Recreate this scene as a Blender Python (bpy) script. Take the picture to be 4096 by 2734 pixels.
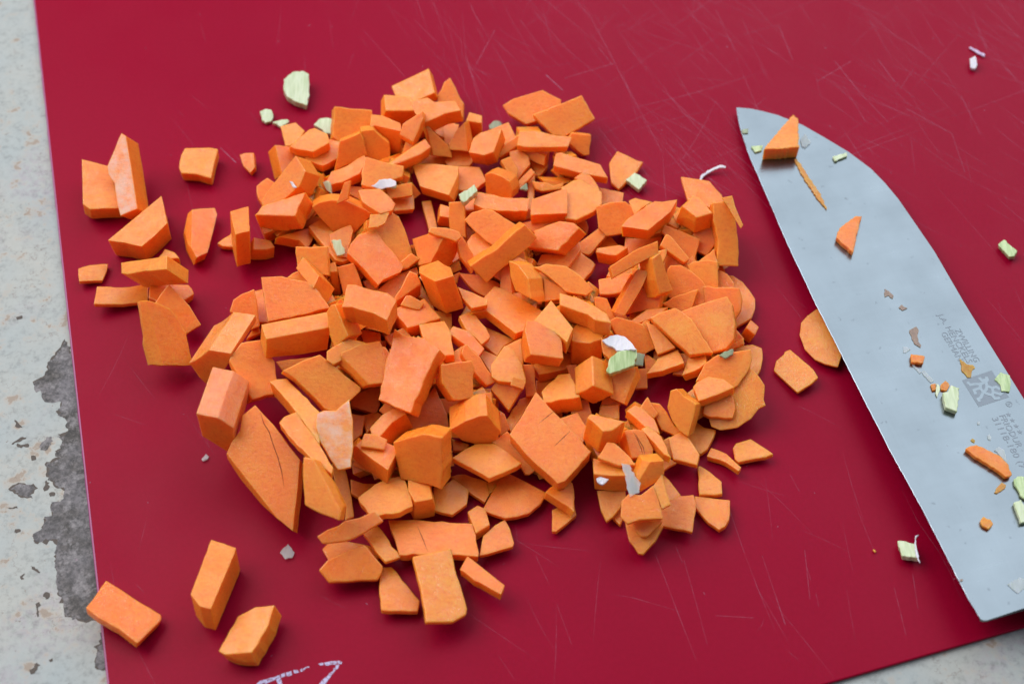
import bpy, bmesh, math, random
from mathutils import Vector, Matrix

for o in list(bpy.data.objects):
    bpy.data.objects.remove(o, do_unlink=True)
scene = bpy.context.scene
COL = scene.collection
MM = 0.001

# ------------------------------------------------------------------ camera
CAM_DIST = 0.384752
CAM_LENS = 48.0
CAM_PITCH = 55.0
FOCUS = 0.3702

pitch = math.radians(CAM_PITCH)
cd = bpy.data.cameras.new('camera')
cd.lens = CAM_LENS
cd.sensor_width = 36.0
cd.clip_start = 0.01
cd.clip_end = 20.0
cd.dof.use_dof = True
cd.dof.focus_distance = FOCUS
cd.dof.aperture_fstop = 13.0
cam = bpy.data.objects.new('camera', cd)
COL.objects.link(cam)
cam.location = (0.0, -CAM_DIST * math.cos(pitch), CAM_DIST * math.sin(pitch))
cam.rotation_euler = (math.pi / 2 - pitch, 0.0, 0.0)
scene.camera = cam

# ------------------------------------------------------------------ light: dull room, one big window beyond the board
world = bpy.data.worlds.new('World')
scene.world = world
world.use_nodes = True
bg = world.node_tree.nodes['Background']
bg.inputs['Color'].default_value = (0.66, 0.80, 1.0, 1.0)
bg.inputs['Strength'].default_value = 0.19

def window_light(name, loc, target, sx, sy, power, color):
    l = bpy.data.lights.new(name, 'AREA')
    l.shape = 'RECTANGLE'
    l.size = sx
    l.size_y = sy
    l.energy = power
    l.color = color
    o = bpy.data.objects.new(name, l)
    COL.objects.link(o)
    o.location = loc
    o.rotation_euler = (Vector(target) - Vector(loc)).to_track_quat('-Z', 'Y').to_euler()
    return o
window_light('side_window_light', (-0.80, 0.36, 1.08), (0, 0, 0), 1.2, 1.2, 16.0, (1.0, 0.98, 0.96))
window_light('back_window_light', (0.55, 0.82, 1.05), (0, 0, 0), 1.8, 1.3, 15.0, (0.80, 0.90, 1.0))

scene.render.engine = 'CYCLES'
scene.cycles.use_denoising = True
scene.view_settings.view_transform = 'Standard'
scene.view_settings.look = 'None'
scene.view_settings.gamma = 1.0
scene.view_settings.exposure = 0.27

# ------------------------------------------------------------------ node helpers
def new_mat(name):
    m = bpy.data.materials.new(name)
    m.use_nodes = True
    nt = m.node_tree
    return m, nt, nt.nodes['Principled BSDF']

def coords(nt, scale=(1000, 1000, 1000), kind='Object'):
    tc = nt.nodes.new('ShaderNodeTexCoord')
    mp = nt.nodes.new('ShaderNodeMapping')
    mp.inputs['Scale'].default_value = scale
    nt.links.new(tc.outputs[kind], mp.inputs['Vector'])
    return mp.outputs['Vector']

def noise(nt, vec, scale, detail=3.0, rough=0.55, out='Fac'):
    n = nt.nodes.new('ShaderNodeTexNoise')
    n.inputs['Scale'].default_value = scale
    n.inputs['Detail'].default_value = detail
    n.inputs['Roughness'].default_value = rough
    if vec is not None:
        nt.links.new(vec, n.inputs['Vector'])
    return n.outputs[out]

def ramp(nt, fac, stops):
    r = nt.nodes.new('ShaderNodeValToRGB')
    cr = r.color_ramp
    while len(cr.elements) > len(stops):
        cr.elements.remove(cr.elements[-1])
    while len(cr.elements) < len(stops):
        cr.elements.new(0.5)
    for e, (p, c) in zip(cr.elements, stops):
        e.position = p
        e.color = (c, c, c, 1) if isinstance(c, (int, float)) else tuple(c) + (1,)
    nt.links.new(fac, r.inputs['Fac'])
    return r.outputs['Color']

def mixc(nt, fac, a, b, blend='MIX'):
    m = nt.nodes.new('ShaderNodeMix')
    m.data_type = 'RGBA'
    m.blend_type = blend
    for sock, v in ((m.inputs['Factor'], fac), (m.inputs['A'], a), (m.inputs['B'], b)):
        if isinstance(v, (int, float)):
            sock.default_value = v
        elif isinstance(v, tuple):
            sock.default_value = v + (1,)
        else:
            nt.links.new(v, sock)
    return m.outputs['Result']

def math_n(nt, op, a, b=0.0, clamp=False):
    m = nt.nodes.new('ShaderNodeMath')
    m.operation = op
    m.use_clamp = clamp
    for s, v in zip(m.inputs, (a, b)):
        if isinstance(v, (int, float)):
            s.default_value = v
        else:
            nt.links.new(v, s)
    return m.outputs[0]

def bump(nt, p, h, strength, dist=0.0002):
    b = nt.nodes.new('ShaderNodeBump')
    b.inputs['Strength'].default_value = strength
    b.inputs['Distance'].default_value = dist
    nt.links.new(h, b.inputs['Height'])
    nt.links.new(b.outputs['Normal'], p.inputs['Normal'])
    return b

def sss(p, w, radius, scale):
    p.inputs['Subsurface Weight'].default_value = w
    p.inputs['Subsurface Radius'].default_value = radius
    p.inputs['Subsurface Scale'].default_value = scale

# ------------------------------------------------------------------ materials
def flesh_material(name, radial=False, skin=0):
    m, nt, p = new_mat(name)
    v = coords(nt)
    rnd = nt.nodes.new('ShaderNodeObjectInfo').outputs['Random']
    add = nt.nodes.new('ShaderNodeVectorMath')
    add.operation = 'ADD'
    cmb = nt.nodes.new('ShaderNodeCombineXYZ')
    for i in range(3):
        nt.links.new(math_n(nt, 'MULTIPLY', rnd, 90.0 + 37 * i), cmb.inputs[i])
    nt.links.new(v, add.inputs[0])
    nt.links.new(cmb.outputs[0], add.inputs[1])
    vr = add.outputs[0]
    st = nt.nodes.new('ShaderNodeMapping')
    st.inputs['Scale'].default_value = (0.55, 1.5, 0.9)
    st.inputs['Rotation'].default_value = (0.3, 0.2, 0.7)
    nt.links.new(vr, st.inputs['Vector'])
    speck = noise(nt, vr, 1.05, 5, 0.72)
    fleck = noise(nt, vr, 2.4, 2, 0.5)
    broad = noise(nt, vr, 0.16, 2)
    if radial:
        sep = nt.nodes.new('ShaderNodeSeparateXYZ')
        nt.links.new(v, sep.inputs[0])
        ang = math_n(nt, 'ARCTAN2', sep.outputs[1], sep.outputs[0])
        rr = math_n(nt, 'SQRT', math_n(nt, 'ADD', math_n(nt, 'POWER', sep.outputs[0], 2.0), math_n(nt, 'POWER', sep.outputs[1], 2.0)))
        c2 = nt.nodes.new('ShaderNodeCombineXYZ')
        nt.links.new(math_n(nt, 'MULTIPLY', ang, 9.0), c2.inputs[0])
        nt.links.new(math_n(nt, 'MULTIPLY', rr, 0.25), c2.inputs[1])
        fib = noise(nt, c2.outputs[0], 1.6, 4, 0.65)
        core = ramp(nt, math_n(nt, 'MULTIPLY', rr, 0.1), [(0.0, 1.15), (0.35, 1.06), (0.45, 0.94), (1.0, 1.0)])
    else:
        fib = noise(nt, st.outputs[0], 1.0, 4, 0.6)
        core = None
    mixf = math_n(nt, 'ADD', math_n(nt, 'MULTIPLY', math_n(nt, 'SUBTRACT', broad, 0.15), 1.3), math_n(nt, 'MULTIPLY', math_n(nt, 'SUBTRACT', rnd, 0.5), 0.85), True)
    base = mixc(nt, mixf, (0.97, 0.292, 0.021), (0.94, 0.196, 0.009))
    base = mixc(nt, 0.9, base, ramp(nt, fib, [(0.28, (0.88, 0.70, 0.55) if radial else (0.94, 0.84, 0.73)), (0.5, 1.0), (0.72, (1.03, 1.14, 1.3) if radial else (1.02, 1.08, 1.18))]), 'MULTIPLY')
    base = mixc(nt, 0.9, base, ramp(nt, speck, [(0.33, (0.89, 0.72, 0.58)), (0.47, 1.0), (0.66, (1.02, 1.13, 1.32))]), 'MULTIPLY')
    if core is not None:
        base = mixc(nt, 1.0, base, core, 'MULTIPLY')
    if skin:
        sk = ramp(nt, noise(nt, vr, 0.24, 5, 0.7), [(0.36, 0.05), (0.62, 1.0)])
        base = mixc(nt, math_n(nt, 'MULTIPLY', sk, 0.62 if skin == 2 else 0.14), base, (0.80, 0.60, 0.50))  # pale skin tone, with its whitish sheen mixed into the colour
    nt.links.new(base, p.inputs['Base Color'])
    wet = noise(nt, vr, 0.3, 3)
    nt.links.new(ramp(nt, wet, [(0.35, 0.55), (0.65, 0.36)]), p.inputs['Roughness'])
    nt.links.new(math_n(nt, 'ADD', math_n(nt, 'MULTIPLY', ramp(nt, wet, [(0.38, 0.1), (0.54, 1.0)]), ramp(nt, fleck, [(0.58, 0.0), (0.66, 1.0)])), 0.35 if skin else 0.0), p.inputs['Coat Weight'])
    p.inputs['Coat Roughness'].default_value = 0.12
    p.inputs['Coat IOR'].default_value = 1.6
    cb = nt.nodes.new('ShaderNodeBump')
    cb.inputs['Strength'].default_value = 0.8
    cb.inputs['Distance'].default_value = 0.0004
    nt.links.new(noise(nt, vr, 1.3, 4, 0.7), cb.inputs['Height'])
    nt.links.new(cb.outputs['Normal'], p.inputs['Coat Normal'])
    p.inputs['Specular IOR Level'].default_value = 0.62
    sss(p, 0.80, (1.0, 0.40, 0.10), 0.0036)
    h = math_n(nt, 'ADD', speck, math_n(nt, 'MULTIPLY', fib, 0.6))
    bump(nt, p, h, 0.6 if skin else 0.36, 0.00028)
    return m

def plant_material(name, a, b, stripe=1.6, coat=0.2, alpha=1.0):
    m, nt, p = new_mat(name)
    v = coords(nt, (1000 * stripe, 180, 1000))
    f = noise(nt, v, 0.9, 3)
    c = mixc(nt, ramp(nt, f, [(0.35, 0.0), (0.65, 1.0)]), a, b)
    nt.links.new(c, p.inputs['Base Color'])
    p.inputs['Roughness'].default_value = 0.35
    p.inputs['Coat Weight'].default_value = coat
    p.inputs['Alpha'].default_value = alpha
    sss(p, 0.4, (0.8, 0.9, 0.5), 0.0015)
    bump(nt, p, f, 0.35, 0.0002)
    return m

M = {
    'flesh': flesh_material('carrot_flesh'),
    'round': flesh_material('carrot_crosscut', radial=True),
    'sheen': flesh_material('carrot_peeled_face', skin=1),
    'skin': flesh_material('carrot_skin_with_sheen', skin=2),
    'celery': plant_material('celery_pale', (0.66, 0.71, 0.48), (0.50, 0.57, 0.32)),
    'greencelery': plant_material('celery_green', (0.58, 0.68, 0.36), (0.36, 0.48, 0.20)),
    'dullcelery': plant_material('celery_dull', (0.40, 0.46, 0.28), (0.30, 0.32, 0.20), alpha=0.8),
    'petal': plant_material('onion_white', (0.70, 0.68, 0.72), (0.64, 0.62, 0.67)),
    'film': plant_material('onion_film', (0.75, 0.80, 0.78), (0.60, 0.66, 0.62), coat=0.6, alpha=0.38),
    'lilac': plant_material('lilac_fibre', (0.62, 0.48, 0.66), (0.55, 0.40, 0.60)),
    'brownsmear': plant_material('brown_smear', (0.36, 0.22, 0.15), (0.28, 0.18, 0.13), alpha=0.85),
}

def board_material():
    m, nt, p = new_mat('red_plastic')
    v = coords(nt)
    c = mixc(nt, noise(nt, v, 0.02, 3), (0.272, 0.0004, 0.0185), (0.306, 0.0006, 0.0235))
    c = mixc(nt, 0.5, c, ramp(nt, noise(nt, v, 0.9, 4, 0.7), [(0.3, 0.86), (0.7, 1.1)]), 'MULTIPLY')
    nt.links.new(c, p.inputs['Base Color'])
    nt.links.new(ramp(nt, noise(nt, v, 0.05, 4), [(0.3, 0.36), (0.7, 0.46)]), p.inputs['Roughness'])
    p.inputs['Specular IOR Level'].default_value = 0.085
    sss(p, 0.12, (1.0, 0.1, 0.15), 0.0015)
    bump(nt, p, noise(nt, v, 2.6, 3, 0.6), 0.16, 0.0001)
    return m

def table_material():
    m, nt, p = new_mat('distressed_paint')
    v = coords(nt)
    fine = noise(nt, v, 0.55, 6, 0.72)
    mid = noise(nt, v, 0.085, 5, 0.62)
    c = mixc(nt, ramp(nt, noise(nt, v, 0.03, 4), [(0.35, 0.0), (0.7, 1.0)]), (0.345, 0.375, 0.370), (0.42, 0.405, 0.36))
    # mottled worn areas
    wornm = math_n(nt, 'MULTIPLY', ramp(nt, noise(nt, v, 0.022, 3), [(0.52, 0.0), (0.60, 1.0)]), ramp(nt, fine, [(0.42, 0.0), (0.58, 1.0)]))
    c = mixc(nt, math_n(nt, 'MULTIPLY', wornm, 0.55), c, (0.36, 0.30, 0.33))
    c = mixc(nt, 0.9, c, ramp(nt, noise(nt, v, 0.4, 6, 0.75), [(0.30, 0.62), (0.48, 0.97), (0.75, 1.08)]), 'MULTIPLY')
    rust = ramp(nt, noise(nt, v, 0.20, 5, 0.6), [(0.63, 0.0), (0.66, 1.0)])
    c = mixc(nt, math_n(nt, 'MULTIPLY', rust, 0.8), c, (0.13, 0.085, 0.06))
    halo = ramp(nt, noise(nt, v, 0.20, 5, 0.6), [(0.55, 0.0), (0.65, 0.55)])
    c = mixc(nt, halo, c, (0.42, 0.32, 0.24))
    pit = ramp(nt, noise(nt, v, 0.62, 4, 0.65), [(0.64, 0.0), (0.70, 0.75)])
    c = mixc(nt, math_n(nt, 'MULTIPLY', pit, ramp(nt, noise(nt, v, 0.07, 3), [(0.40, 0.1), (0.60, 1.0)])), c, (0.16, 0.11, 0.08))
    crack = ramp(nt, math_n(nt, 'ABSOLUTE', math_n(nt, 'SUBTRACT', mid, 0.5)), [(0.0, 1.0), (0.006, 0.0)])
    c = mixc(nt, math_n(nt, 'MULTIPLY', crack, ramp(nt, noise(nt, v, 0.06, 2), [(0.5, 0.0), (0.6, 0.6)])), c, (0.17, 0.12, 0.10))
    nt.links.new(c, p.inputs['Base Color'])
    p.inputs['Roughness'].default_value = 0.55
    bump(nt, p, fine, 0.2, 0.0002)
    return m

def chip_material():
    m, nt, p = new_mat('bare_chipped_patch')
    v = coords(nt)
    f = noise(nt, v, 0.9, 6, 0.75)
    big = noise(nt, v, 0.07, 4)
    mo = noise(nt, v, 0.33, 5, 0.7)
    c = mixc(nt, ramp(nt, f, [(0.34, 0.0), (0.62, 1.0)]), (0.020, 0.016, 0.013), (0.125, 0.105, 0.098))
    c = mixc(nt, ramp(nt, mo, [(0.42, 0.0), (0.60, 0.8)]), c, (0.035, 0.027, 0.022))
    c = mixc(nt, ramp(nt, big, [(0.45, 0.0), (0.62, 0.6)]), c, (0.20, 0.18, 0.195))
    c = mixc(nt, ramp(nt, noise(nt, v, 0.24, 6, 0.75), [(0.50, 0.0), (0.60, 0.8)]), c, (0.24, 0.215, 0.215))
    c = mixc(nt, 0.8, c, ramp(nt, f, [(0.36, 0.35), (0.58, 1.15)]), 'MULTIPLY')
    nt.links.new(c, p.inputs['Base Color'])
    p.inputs['Roughness'].default_value = 0.6
    return m

def dark_material():
    m, nt, p = new_mat('rust_brown')
    v = coords(nt)
    c = mixc(nt, noise(nt, v, 0.8, 5, 0.7), (0.03, 0.022, 0.018), (0.11, 0.075, 0.055))
    nt.links.new(c, p.inputs['Base Color'])
    p.inputs['Roughness'].default_value = 0.6
    return m

def steel_material(name, base=(0.215, 0.238, 0.252), r0=0.16, r1=0.26, brushed=True):
    m, nt, p = new_mat(name)
    v = coords(nt, (900, 40, 900))
    v2 = coords(nt, (30, 1400, 900))
    f = noise(nt, v, 1.0, 4, 0.6)
    f2 = noise(nt, v2, 1.0, 3, 0.6)
    b = noise(nt, coords(nt), 0.05, 3)
    p.inputs['Metallic'].default_value = 1.0
    c = mixc(nt, 0.35, base, ramp(nt, b, [(0.3, 0.62), (0.7, 1.15)]), 'MULTIPLY')
    c = mixc(nt, 0.18, c, ramp(nt, f, [(0.3, 0.85), (0.7, 1.12)]), 'MULTIPLY')
    c = mixc(nt, 0.05, c, ramp(nt, f2, [(0.3, 0.75), (0.7, 1.2)]), 'MULTIPLY')
    spots = ramp(nt, noise(nt, coords(nt), 0.35, 4, 0.6), [(0.66, 0.0), (0.70, 0.4)])
    c = mixc(nt, spots, c, (0.10, 0.11, 0.12))
    nt.links.new(c, p.inputs['Base Color'])
    rough = math_n(nt, 'ADD', math_n(nt, 'MULTIPLY', f, r1 - r0), r0)
    nt.links.new(math_n(nt, 'ADD', rough, math_n(nt, 'MULTIPLY', b, 0.08)), p.inputs['Roughness'])
    if brushed:
        p.inputs['Anisotropic'].default_value = 0.4
        bump(nt, p, math_n(nt, 'ADD', f, math_n(nt, 'MULTIPLY', f2, 0.5)), 0.12, 0.00004)
    return m

def plain(name, col, rough=0.5, spec=0.5):
    m, nt, p = new_mat(name)
    c = mixc(nt, noise(nt, coords(nt), 0.8, 3), tuple(x * 0.9 for x in col), tuple(min(1, x * 1.08) for x in col))
    nt.links.new(c, p.inputs['Base Color'])
    p.inputs['Roughness'].default_value = rough
    p.inputs['Specular IOR Level'].default_value = spec
    return m

def scratch_material():
    m, nt, p = new_mat('scratch_scuff')
    v = coords(nt)
    p.inputs['Base Color'].default_value = (0.56, 0.28, 0.42, 1)
    p.inputs['Roughness'].default_value = 0.5
    at = nt.nodes.new('ShaderNodeAttribute')
    at.attribute_name = 'depth'
    gap = ramp(nt, noise(nt, v, 0.5, 4, 0.7), [(0.36, 0.25), (0.6, 1.0)])
    nt.links.new(math_n(nt, 'MULTIPLY', at.outputs['Fac'], gap), p.inputs['Alpha'])
    return m

def print_material():
    m, nt, p = new_mat('worn_white_print')
    v = coords(nt)
    p.inputs['Base Color'].default_value = (0.52, 0.46, 0.68, 1)
    p.inputs['Roughness'].default_value = 0.5
    nt.links.new(ramp(nt, noise(nt, v, 1.6, 4, 0.7), [(0.36, 0.15), (0.50, 0.95)]), p.inputs['Alpha'])
    return m

M['board'] = board_material()
M['rim'] = plain('board_edge_highlight', (0.33, 0.05, 0.17), 0.4)  # lilac tint carries the highlight of the board's bevel
M['table'] = table_material()
M['chip'] = chip_material()
M['rust'] = dark_material()
M['steel'] = steel_material('brushed_steel')
M['edge'] = steel_material('ground_edge', (0.42, 0.46, 0.52), 0.2, 0.3, False)
M['etch'] = plain('etched_grey', (0.25, 0.285, 0.325), 0.55, 0.3)
M['cut'] = plain('dark_cut', (0.22, 0.035, 0.008), 0.7, 0.2)
M['handle'] = plain('black_handle', (0.02, 0.02, 0.022), 0.4)
M['scratch'] = scratch_material()
M['print'] = print_material()

# ------------------------------------------------------------------ mesh helpers
def link(name, me, mats, parent=None):
    o = bpy.data.objects.new(name, me)
    for m in mats:
        me.materials.append(m)
    COL.objects.link(o)
    if parent is not None:
        o.parent = parent
    return o

def tag(o, label=None, cat=None, group=None, kind=None):
    for k, v in (('label', label), ('category', cat), ('group', group), ('kind', kind)):
        if v:
            o[k] = v
    return o

def refine(q, step, jit, rng):
    out = []
    n = len(q)
    for i in range(n):
        a = Vector(q[i])
        b = Vector(q[(i + 1) % n])
        d = b - a
        L = d.length
        k = max(1, int(L / step))
        nrm = Vector((-d.y, d.x)) / max(L, 1e-6)
        bow = rng.gauss(0, 0.007) * L
        out.append(a)
        for j in range(1, k):
            f = j / k
            out.append(a + d * f + nrm * (rng.gauss(0, jit) + bow * 4 * f * (1 - f)))
    return out

def chunk_mesh(name, q, t, rng, taper=0.97, step=1.7, jit=0.085, bev=0.26, curl=0.0, facets=0):
    """a knife-cut piece: outline q (mm) extruded to thickness t, wavering cut edges, softened arrises"""
    pts = refine(q, step, jit, rng)
    c = sum(pts, Vector((0, 0))) / len(pts)
    bm = bmesh.new()
    lay = bm.faces.layers.int.new('cap')
    sx, sy = rng.uniform(-0.03, 0.03) * t, rng.uniform(-0.03, 0.03) * t
    top = [bm.verts.new((p.x * MM, p.y * MM, t / 2 * MM)) for p in pts]
    bot = [bm.verts.new(((c.x + (p.x - c.x) * taper + sx) * MM, (c.y + (p.y - c.y) * taper + sy) * MM, -t / 2 * MM)) for p in pts]
    n = len(pts)
    ft = bm.faces.new(top)
    fb = bm.faces.new(bot[::-1])
    for i in range(n):
        bm.faces.new((top[i], bot[i], bot[(i + 1) % n], top[(i + 1) % n]))
    bm.normal_update()
    ft[lay] = 1
    for _ in range(facets):
        # an extra slanting knife cut along one upper edge
        i = rng.randrange(len(q))
        a, d = Vector(q[i]), Vector(q[(i + 1) % len(q)])
        L = (d - a).length
        if L < 4.0:
            continue
        out = Vector((d.y - a.y, a.x - d.x)) / L
        w, h = rng.uniform(0.5, 1.5), rng.uniform(0.35, 0.75) * t
        al = math.atan2(w, h)
        tilt = rng.uniform(-0.12, 0.12)
        no = Vector((out.x * math.cos(al), out.y * math.cos(al), math.sin(al)))
        no += Vector(((d - a).x / L * tilt, (d - a).y / L * tilt, 0))
        mid = (a + d) / 2 - out * w
        r = bmesh.ops.bisect_plane(bm, geom=bm.verts[:] + bm.edges[:] + bm.faces[:], dist=1e-7,
                                   plane_co=(mid.x * MM, mid.y * MM, t / 2 * MM), plane_no=no.normalized(), clear_outer=True)
        ce = [g for g in r['geom_cut'] if isinstance(g, bmesh.types.BMEdge)]
        if ce:
            bmesh.ops.holes_fill(bm, edges=[e for e in bm.edges if e.is_boundary], sides=0)
    bm.normal_update()
    es = [e for e in bm.edges if len(e.link_faces) == 2 and e.calc_face_angle(0) > 0.42]
    b = min(bev, t * 0.22)
    bmesh.ops.bevel(bm, geom=es, offset=b * MM, offset_type='OFFSET', segments=2, profile=0.5, affect='EDGES', clamp_overlap=True)
    if curl:
        bmesh.ops.triangulate(bm, faces=[f for f in bm.faces if len(f.verts) > 4])
        r = max((p - c).length for p in pts) * MM
        for v in bm.verts:
            v.co.z += curl * MM * ((v.co.x / r) ** 2 + 0.4 * (v.co.x / r))
    bm.normal_update()
    me = bpy.data.meshes.new(name)
    caps = []
    for f in bm.faces:
        f.material_index = 1 if (f[lay] == 1 and f.normal.z > 0.95) else 0
    bm.to_mesh(me)
    bm.free()
    return me

def frame_matrix(c, n):
    z = Vector(n).normalized()
    x = Vector((1, 0, 0)) - z * z.x
    x.normalize()
    y = z.cross(x)
    R = Matrix((x, y, z)).transposed().to_4x4()
    R.translation = Vector(c) * MM
    return R

def pairs(f):
    return [(f[i], f[i + 1]) for i in range(0, len(f), 2)]

def flat_mesh(name, polys, z, jit=0.0, step=2.0, seed=1):
    rng = random.Random(seed)
    bm = bmesh.new()
    for k, q in enumerate(polys):
        pts = refine(q, step, jit, rng) if jit else [Vector(p) for p in q]
        bm.faces.new([bm.verts.new((p.x * MM, p.y * MM, (z + k * 0.0012) * MM)) for p in pts])
    bm.normal_update()
    for f in bm.faces:
        if f.normal.z < 0:
            f.normal_flip()
    bmesh.ops.triangulate(bm, faces=bm.faces[:])
    me = bpy.data.meshes.new(name)
    bm.to_mesh(me)
    bm.free()
    return me

BOARD = [(-84.31,-145.78),(329.01,-27.17),(191.57,474.34),(-221.75,355.73)]
BLADE_EDGE = [(1.7,-0.64),(7.01,-1.9),(12.21,-2.8),(23.72,-4.15),(32.64,-4.46),(44.84,-5.06),(60.38,-5.85),(76.51,-6.12),(84.1,-6.29),(99.95,-6.14),(117.54,-6.13),(127.73,-5.97),(134.4,-5.93),(150.89,-5.23),(165.37,-5.09),(177.52,-4.96),(182.06,-4.53)]
BLADE_HEEL = [(182.95,-4.44),(183.45,-3.84),(183.61,-2.94),(182.93,6.95)]
BLADE_SPINE = [(1.59,-0.18),(3.22,3.76),(5.44,7.22),(8.03,10.78),(14.14,16.7),(21.09,21.26),(29.18,26.22),(37.47,29.94),(43.99,31.61),(51.35,32.83),(60.71,33.53),(73.16,34.42),(93.18,34.38),(108.24,34.73),(127.27,35.29)]
TEXTS = [('ZWILLING', (101.02, 27.53), (112.68, 27.99), 1.8), ('J.A. HENCKELS', (94.78, 25.25), (112.51, 25.93), 1.8), ('GERMANY', (101.11, 23.34), (112.83, 23.89), 1.8), ('FRIODUR', (130.5, 26.41), (140.89, 26.44), 1.8), ('31118-180 (7"', (130.66, 24.19), (147.94, 24.31), 1.8)]
STARS = [(130.77,29.04),(132.66,29.19),(134.61,29.31),(136.53,29.38)]
REG = [(127.42,30.72),(127.2,31.63),(127.8,29.85),(128.36,30.62)]
EMBLEM = [(117.38,22.04),(116.34,31.23),(125.62,31.71),(126.48,22.49)]
FIGURES = [[(118.44,23.18),(119.32,23.47),(119.4,24.74),(119.79,26.26),(119.51,27.96),(118.97,28.69),(118.16,28.78)],[(117.91,26.86),(118.87,27.18),(118.82,28.39)],[(119.79,26.26),(120.96,25.6),(121.17,23.64),(122.34,23.57)],[(120.96,25.6),(122.46,25.8),(123.88,24.37),(124.15,23.37),(124.83,23.5)],[(119.51,27.96),(120.77,27.65),(121.77,28.71),(121.74,29.98),(122.58,30.4)],[(120.77,27.65),(121.86,26.96),(122.46,25.8)],[(121.77,28.71),(123.12,28.36),(124.23,29.83),(123.74,30.7)],[(123.12,28.36),(123.91,27.66),(125.14,27.83),(125.28,29.06)],[(122.46,25.8),(123.44,26.81),(123.91,27.66)]]
SCRATCHES = [([(63.6,-43.36),(70.55,-51.33),(77.68,-60.8)],0.5),([(74.45,-59.1),(78.96,-61.22),(85.99,-65.21)],0.8),([(56.43,-53.07),(59.09,-65.42)],0.6),([(59.09,-65.42),(61.49,-75.28),(64.71,-86.58)],1),([(63.55,-66.26),(65.74,-77.29)],0.5),([(65.74,-77.29),(67.29,-84.82)],0.9),([(36.51,-66.05),(39.44,-76.09)],0.7),([(39.44,-76.09),(40.78,-80.88),(44.73,-94.25)],1.6),([(41.78,-63.75),(43.17,-68.13)],0.7),([(43.6,-67.5),(46.38,-82.46)],0.6),([(46.38,-82.46),(47.62,-89.86)],0.3),([(24.9,-76.69),(30.78,-77.89),(43.11,-81.87)],1),([(1.5,-62.49),(9.86,-63.75),(21.59,-65.01)],0.7),([(50.43,-82.46),(59.58,-83.05)],0.8),([(74.54,-64.59),(74.18,-78.09)],1),([(74.49,-69.57),(75.02,-72.85)],0.8),([(6.03,-66.26),(9.32,-74.07)],0.4),([(62.13,-83.25),(61.6,-84.82),(59.91,-86.96)],0.5),([(73.47,-42.91),(75.24,-47.81)],0.4),([(75.87,-76.49),(76.15,-80.09)],0.4),([(11.09,-79.29),(14.53,-89.86)],0.25),([(-14.61,141.69),(-12.77,135.72),(-7.46,122.8)],1.2),([(-7.46,122.8),(-2.87,111.89),(2.12,97.02)],0.7),([(23.78,142.55),(29.01,126.51),(34.04,111.09),(45.26,74.67)],0.7),([(-16.81,135.72),(-15.27,115.9),(-10.47,93.96),(-8.18,84.93)],0.6),([(-7.54,131.51),(0.49,123.21),(12.85,115.09)],0.5),([(-11.82,111.09),(-5.79,127.34)],0.9),([(11.04,106.34),(16.45,99.33)],1.8),([(17.12,104.77),(34.08,111.89)],0.7),([(-32.83,132.35),(-25.02,121.58)],0.6),([(-49.75,127.34),(-35.06,105.56)],0.4),([(36.02,105.56),(46.72,72.5)],0.5),([(28.74,119.13),(32.93,111.09)],0.7),([(40.3,102.43),(59.88,84.19),(64.83,79.03)],0.7),([(26.91,83.45),(34.36,69.64)],0.6),([(2.8,132.35),(11.18,115.9)],0.5),([(69.3,137.42),(73.8,117.51)],0.6),([(106.22,112.72),(112.47,98.03)],1),([(112.47,98.03),(119.47,85.0)],0.6),([(89.66,129.85),(92.43,113.32)],0.9),([(107.26,102.09),(112.26,85.56),(115.17,83.33)],0.8),([(99.13,103.26),(111.68,112.72)],0.8),([(121.36,132.36),(131.24,121.8),(143.13,107.96)],0.7),([(126.16,91.18),(138.8,80.02)],0.9),([(138.8,80.02),(139.75,63.88)],0.6),([(95.52,100.93),(105.59,90.05),(111.77,82.22)],0.7),([(78.81,124.26),(87.3,116.33),(92.78,109.14)],0.7),([(161.18,139.98),(170.31,121.8)],0.6),([(120.59,113.32),(124.43,103.26)],0.9),([(126.03,100.35),(131.65,109.14)],0.5),([(144.8,96.88),(147.65,80.02)],0.6),([(-91.22,74.06),(-85.6,67.79)],1.6),([(102.09,-47.02),(104.75,-56.61),(108.61,-65.08),(110.5,-71.29),(111.93,-78.56)],0.8),([(88.11,-35.28),(89.28,-46.57),(91.04,-58.33)],0.8),([(100.93,-71.29),(100.66,-80.55)],0.9),([(95.66,-74.95),(96.54,-87.61)],0.8),([(65.65,-76.56),(67.16,-84.49)],0.8)]
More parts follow.
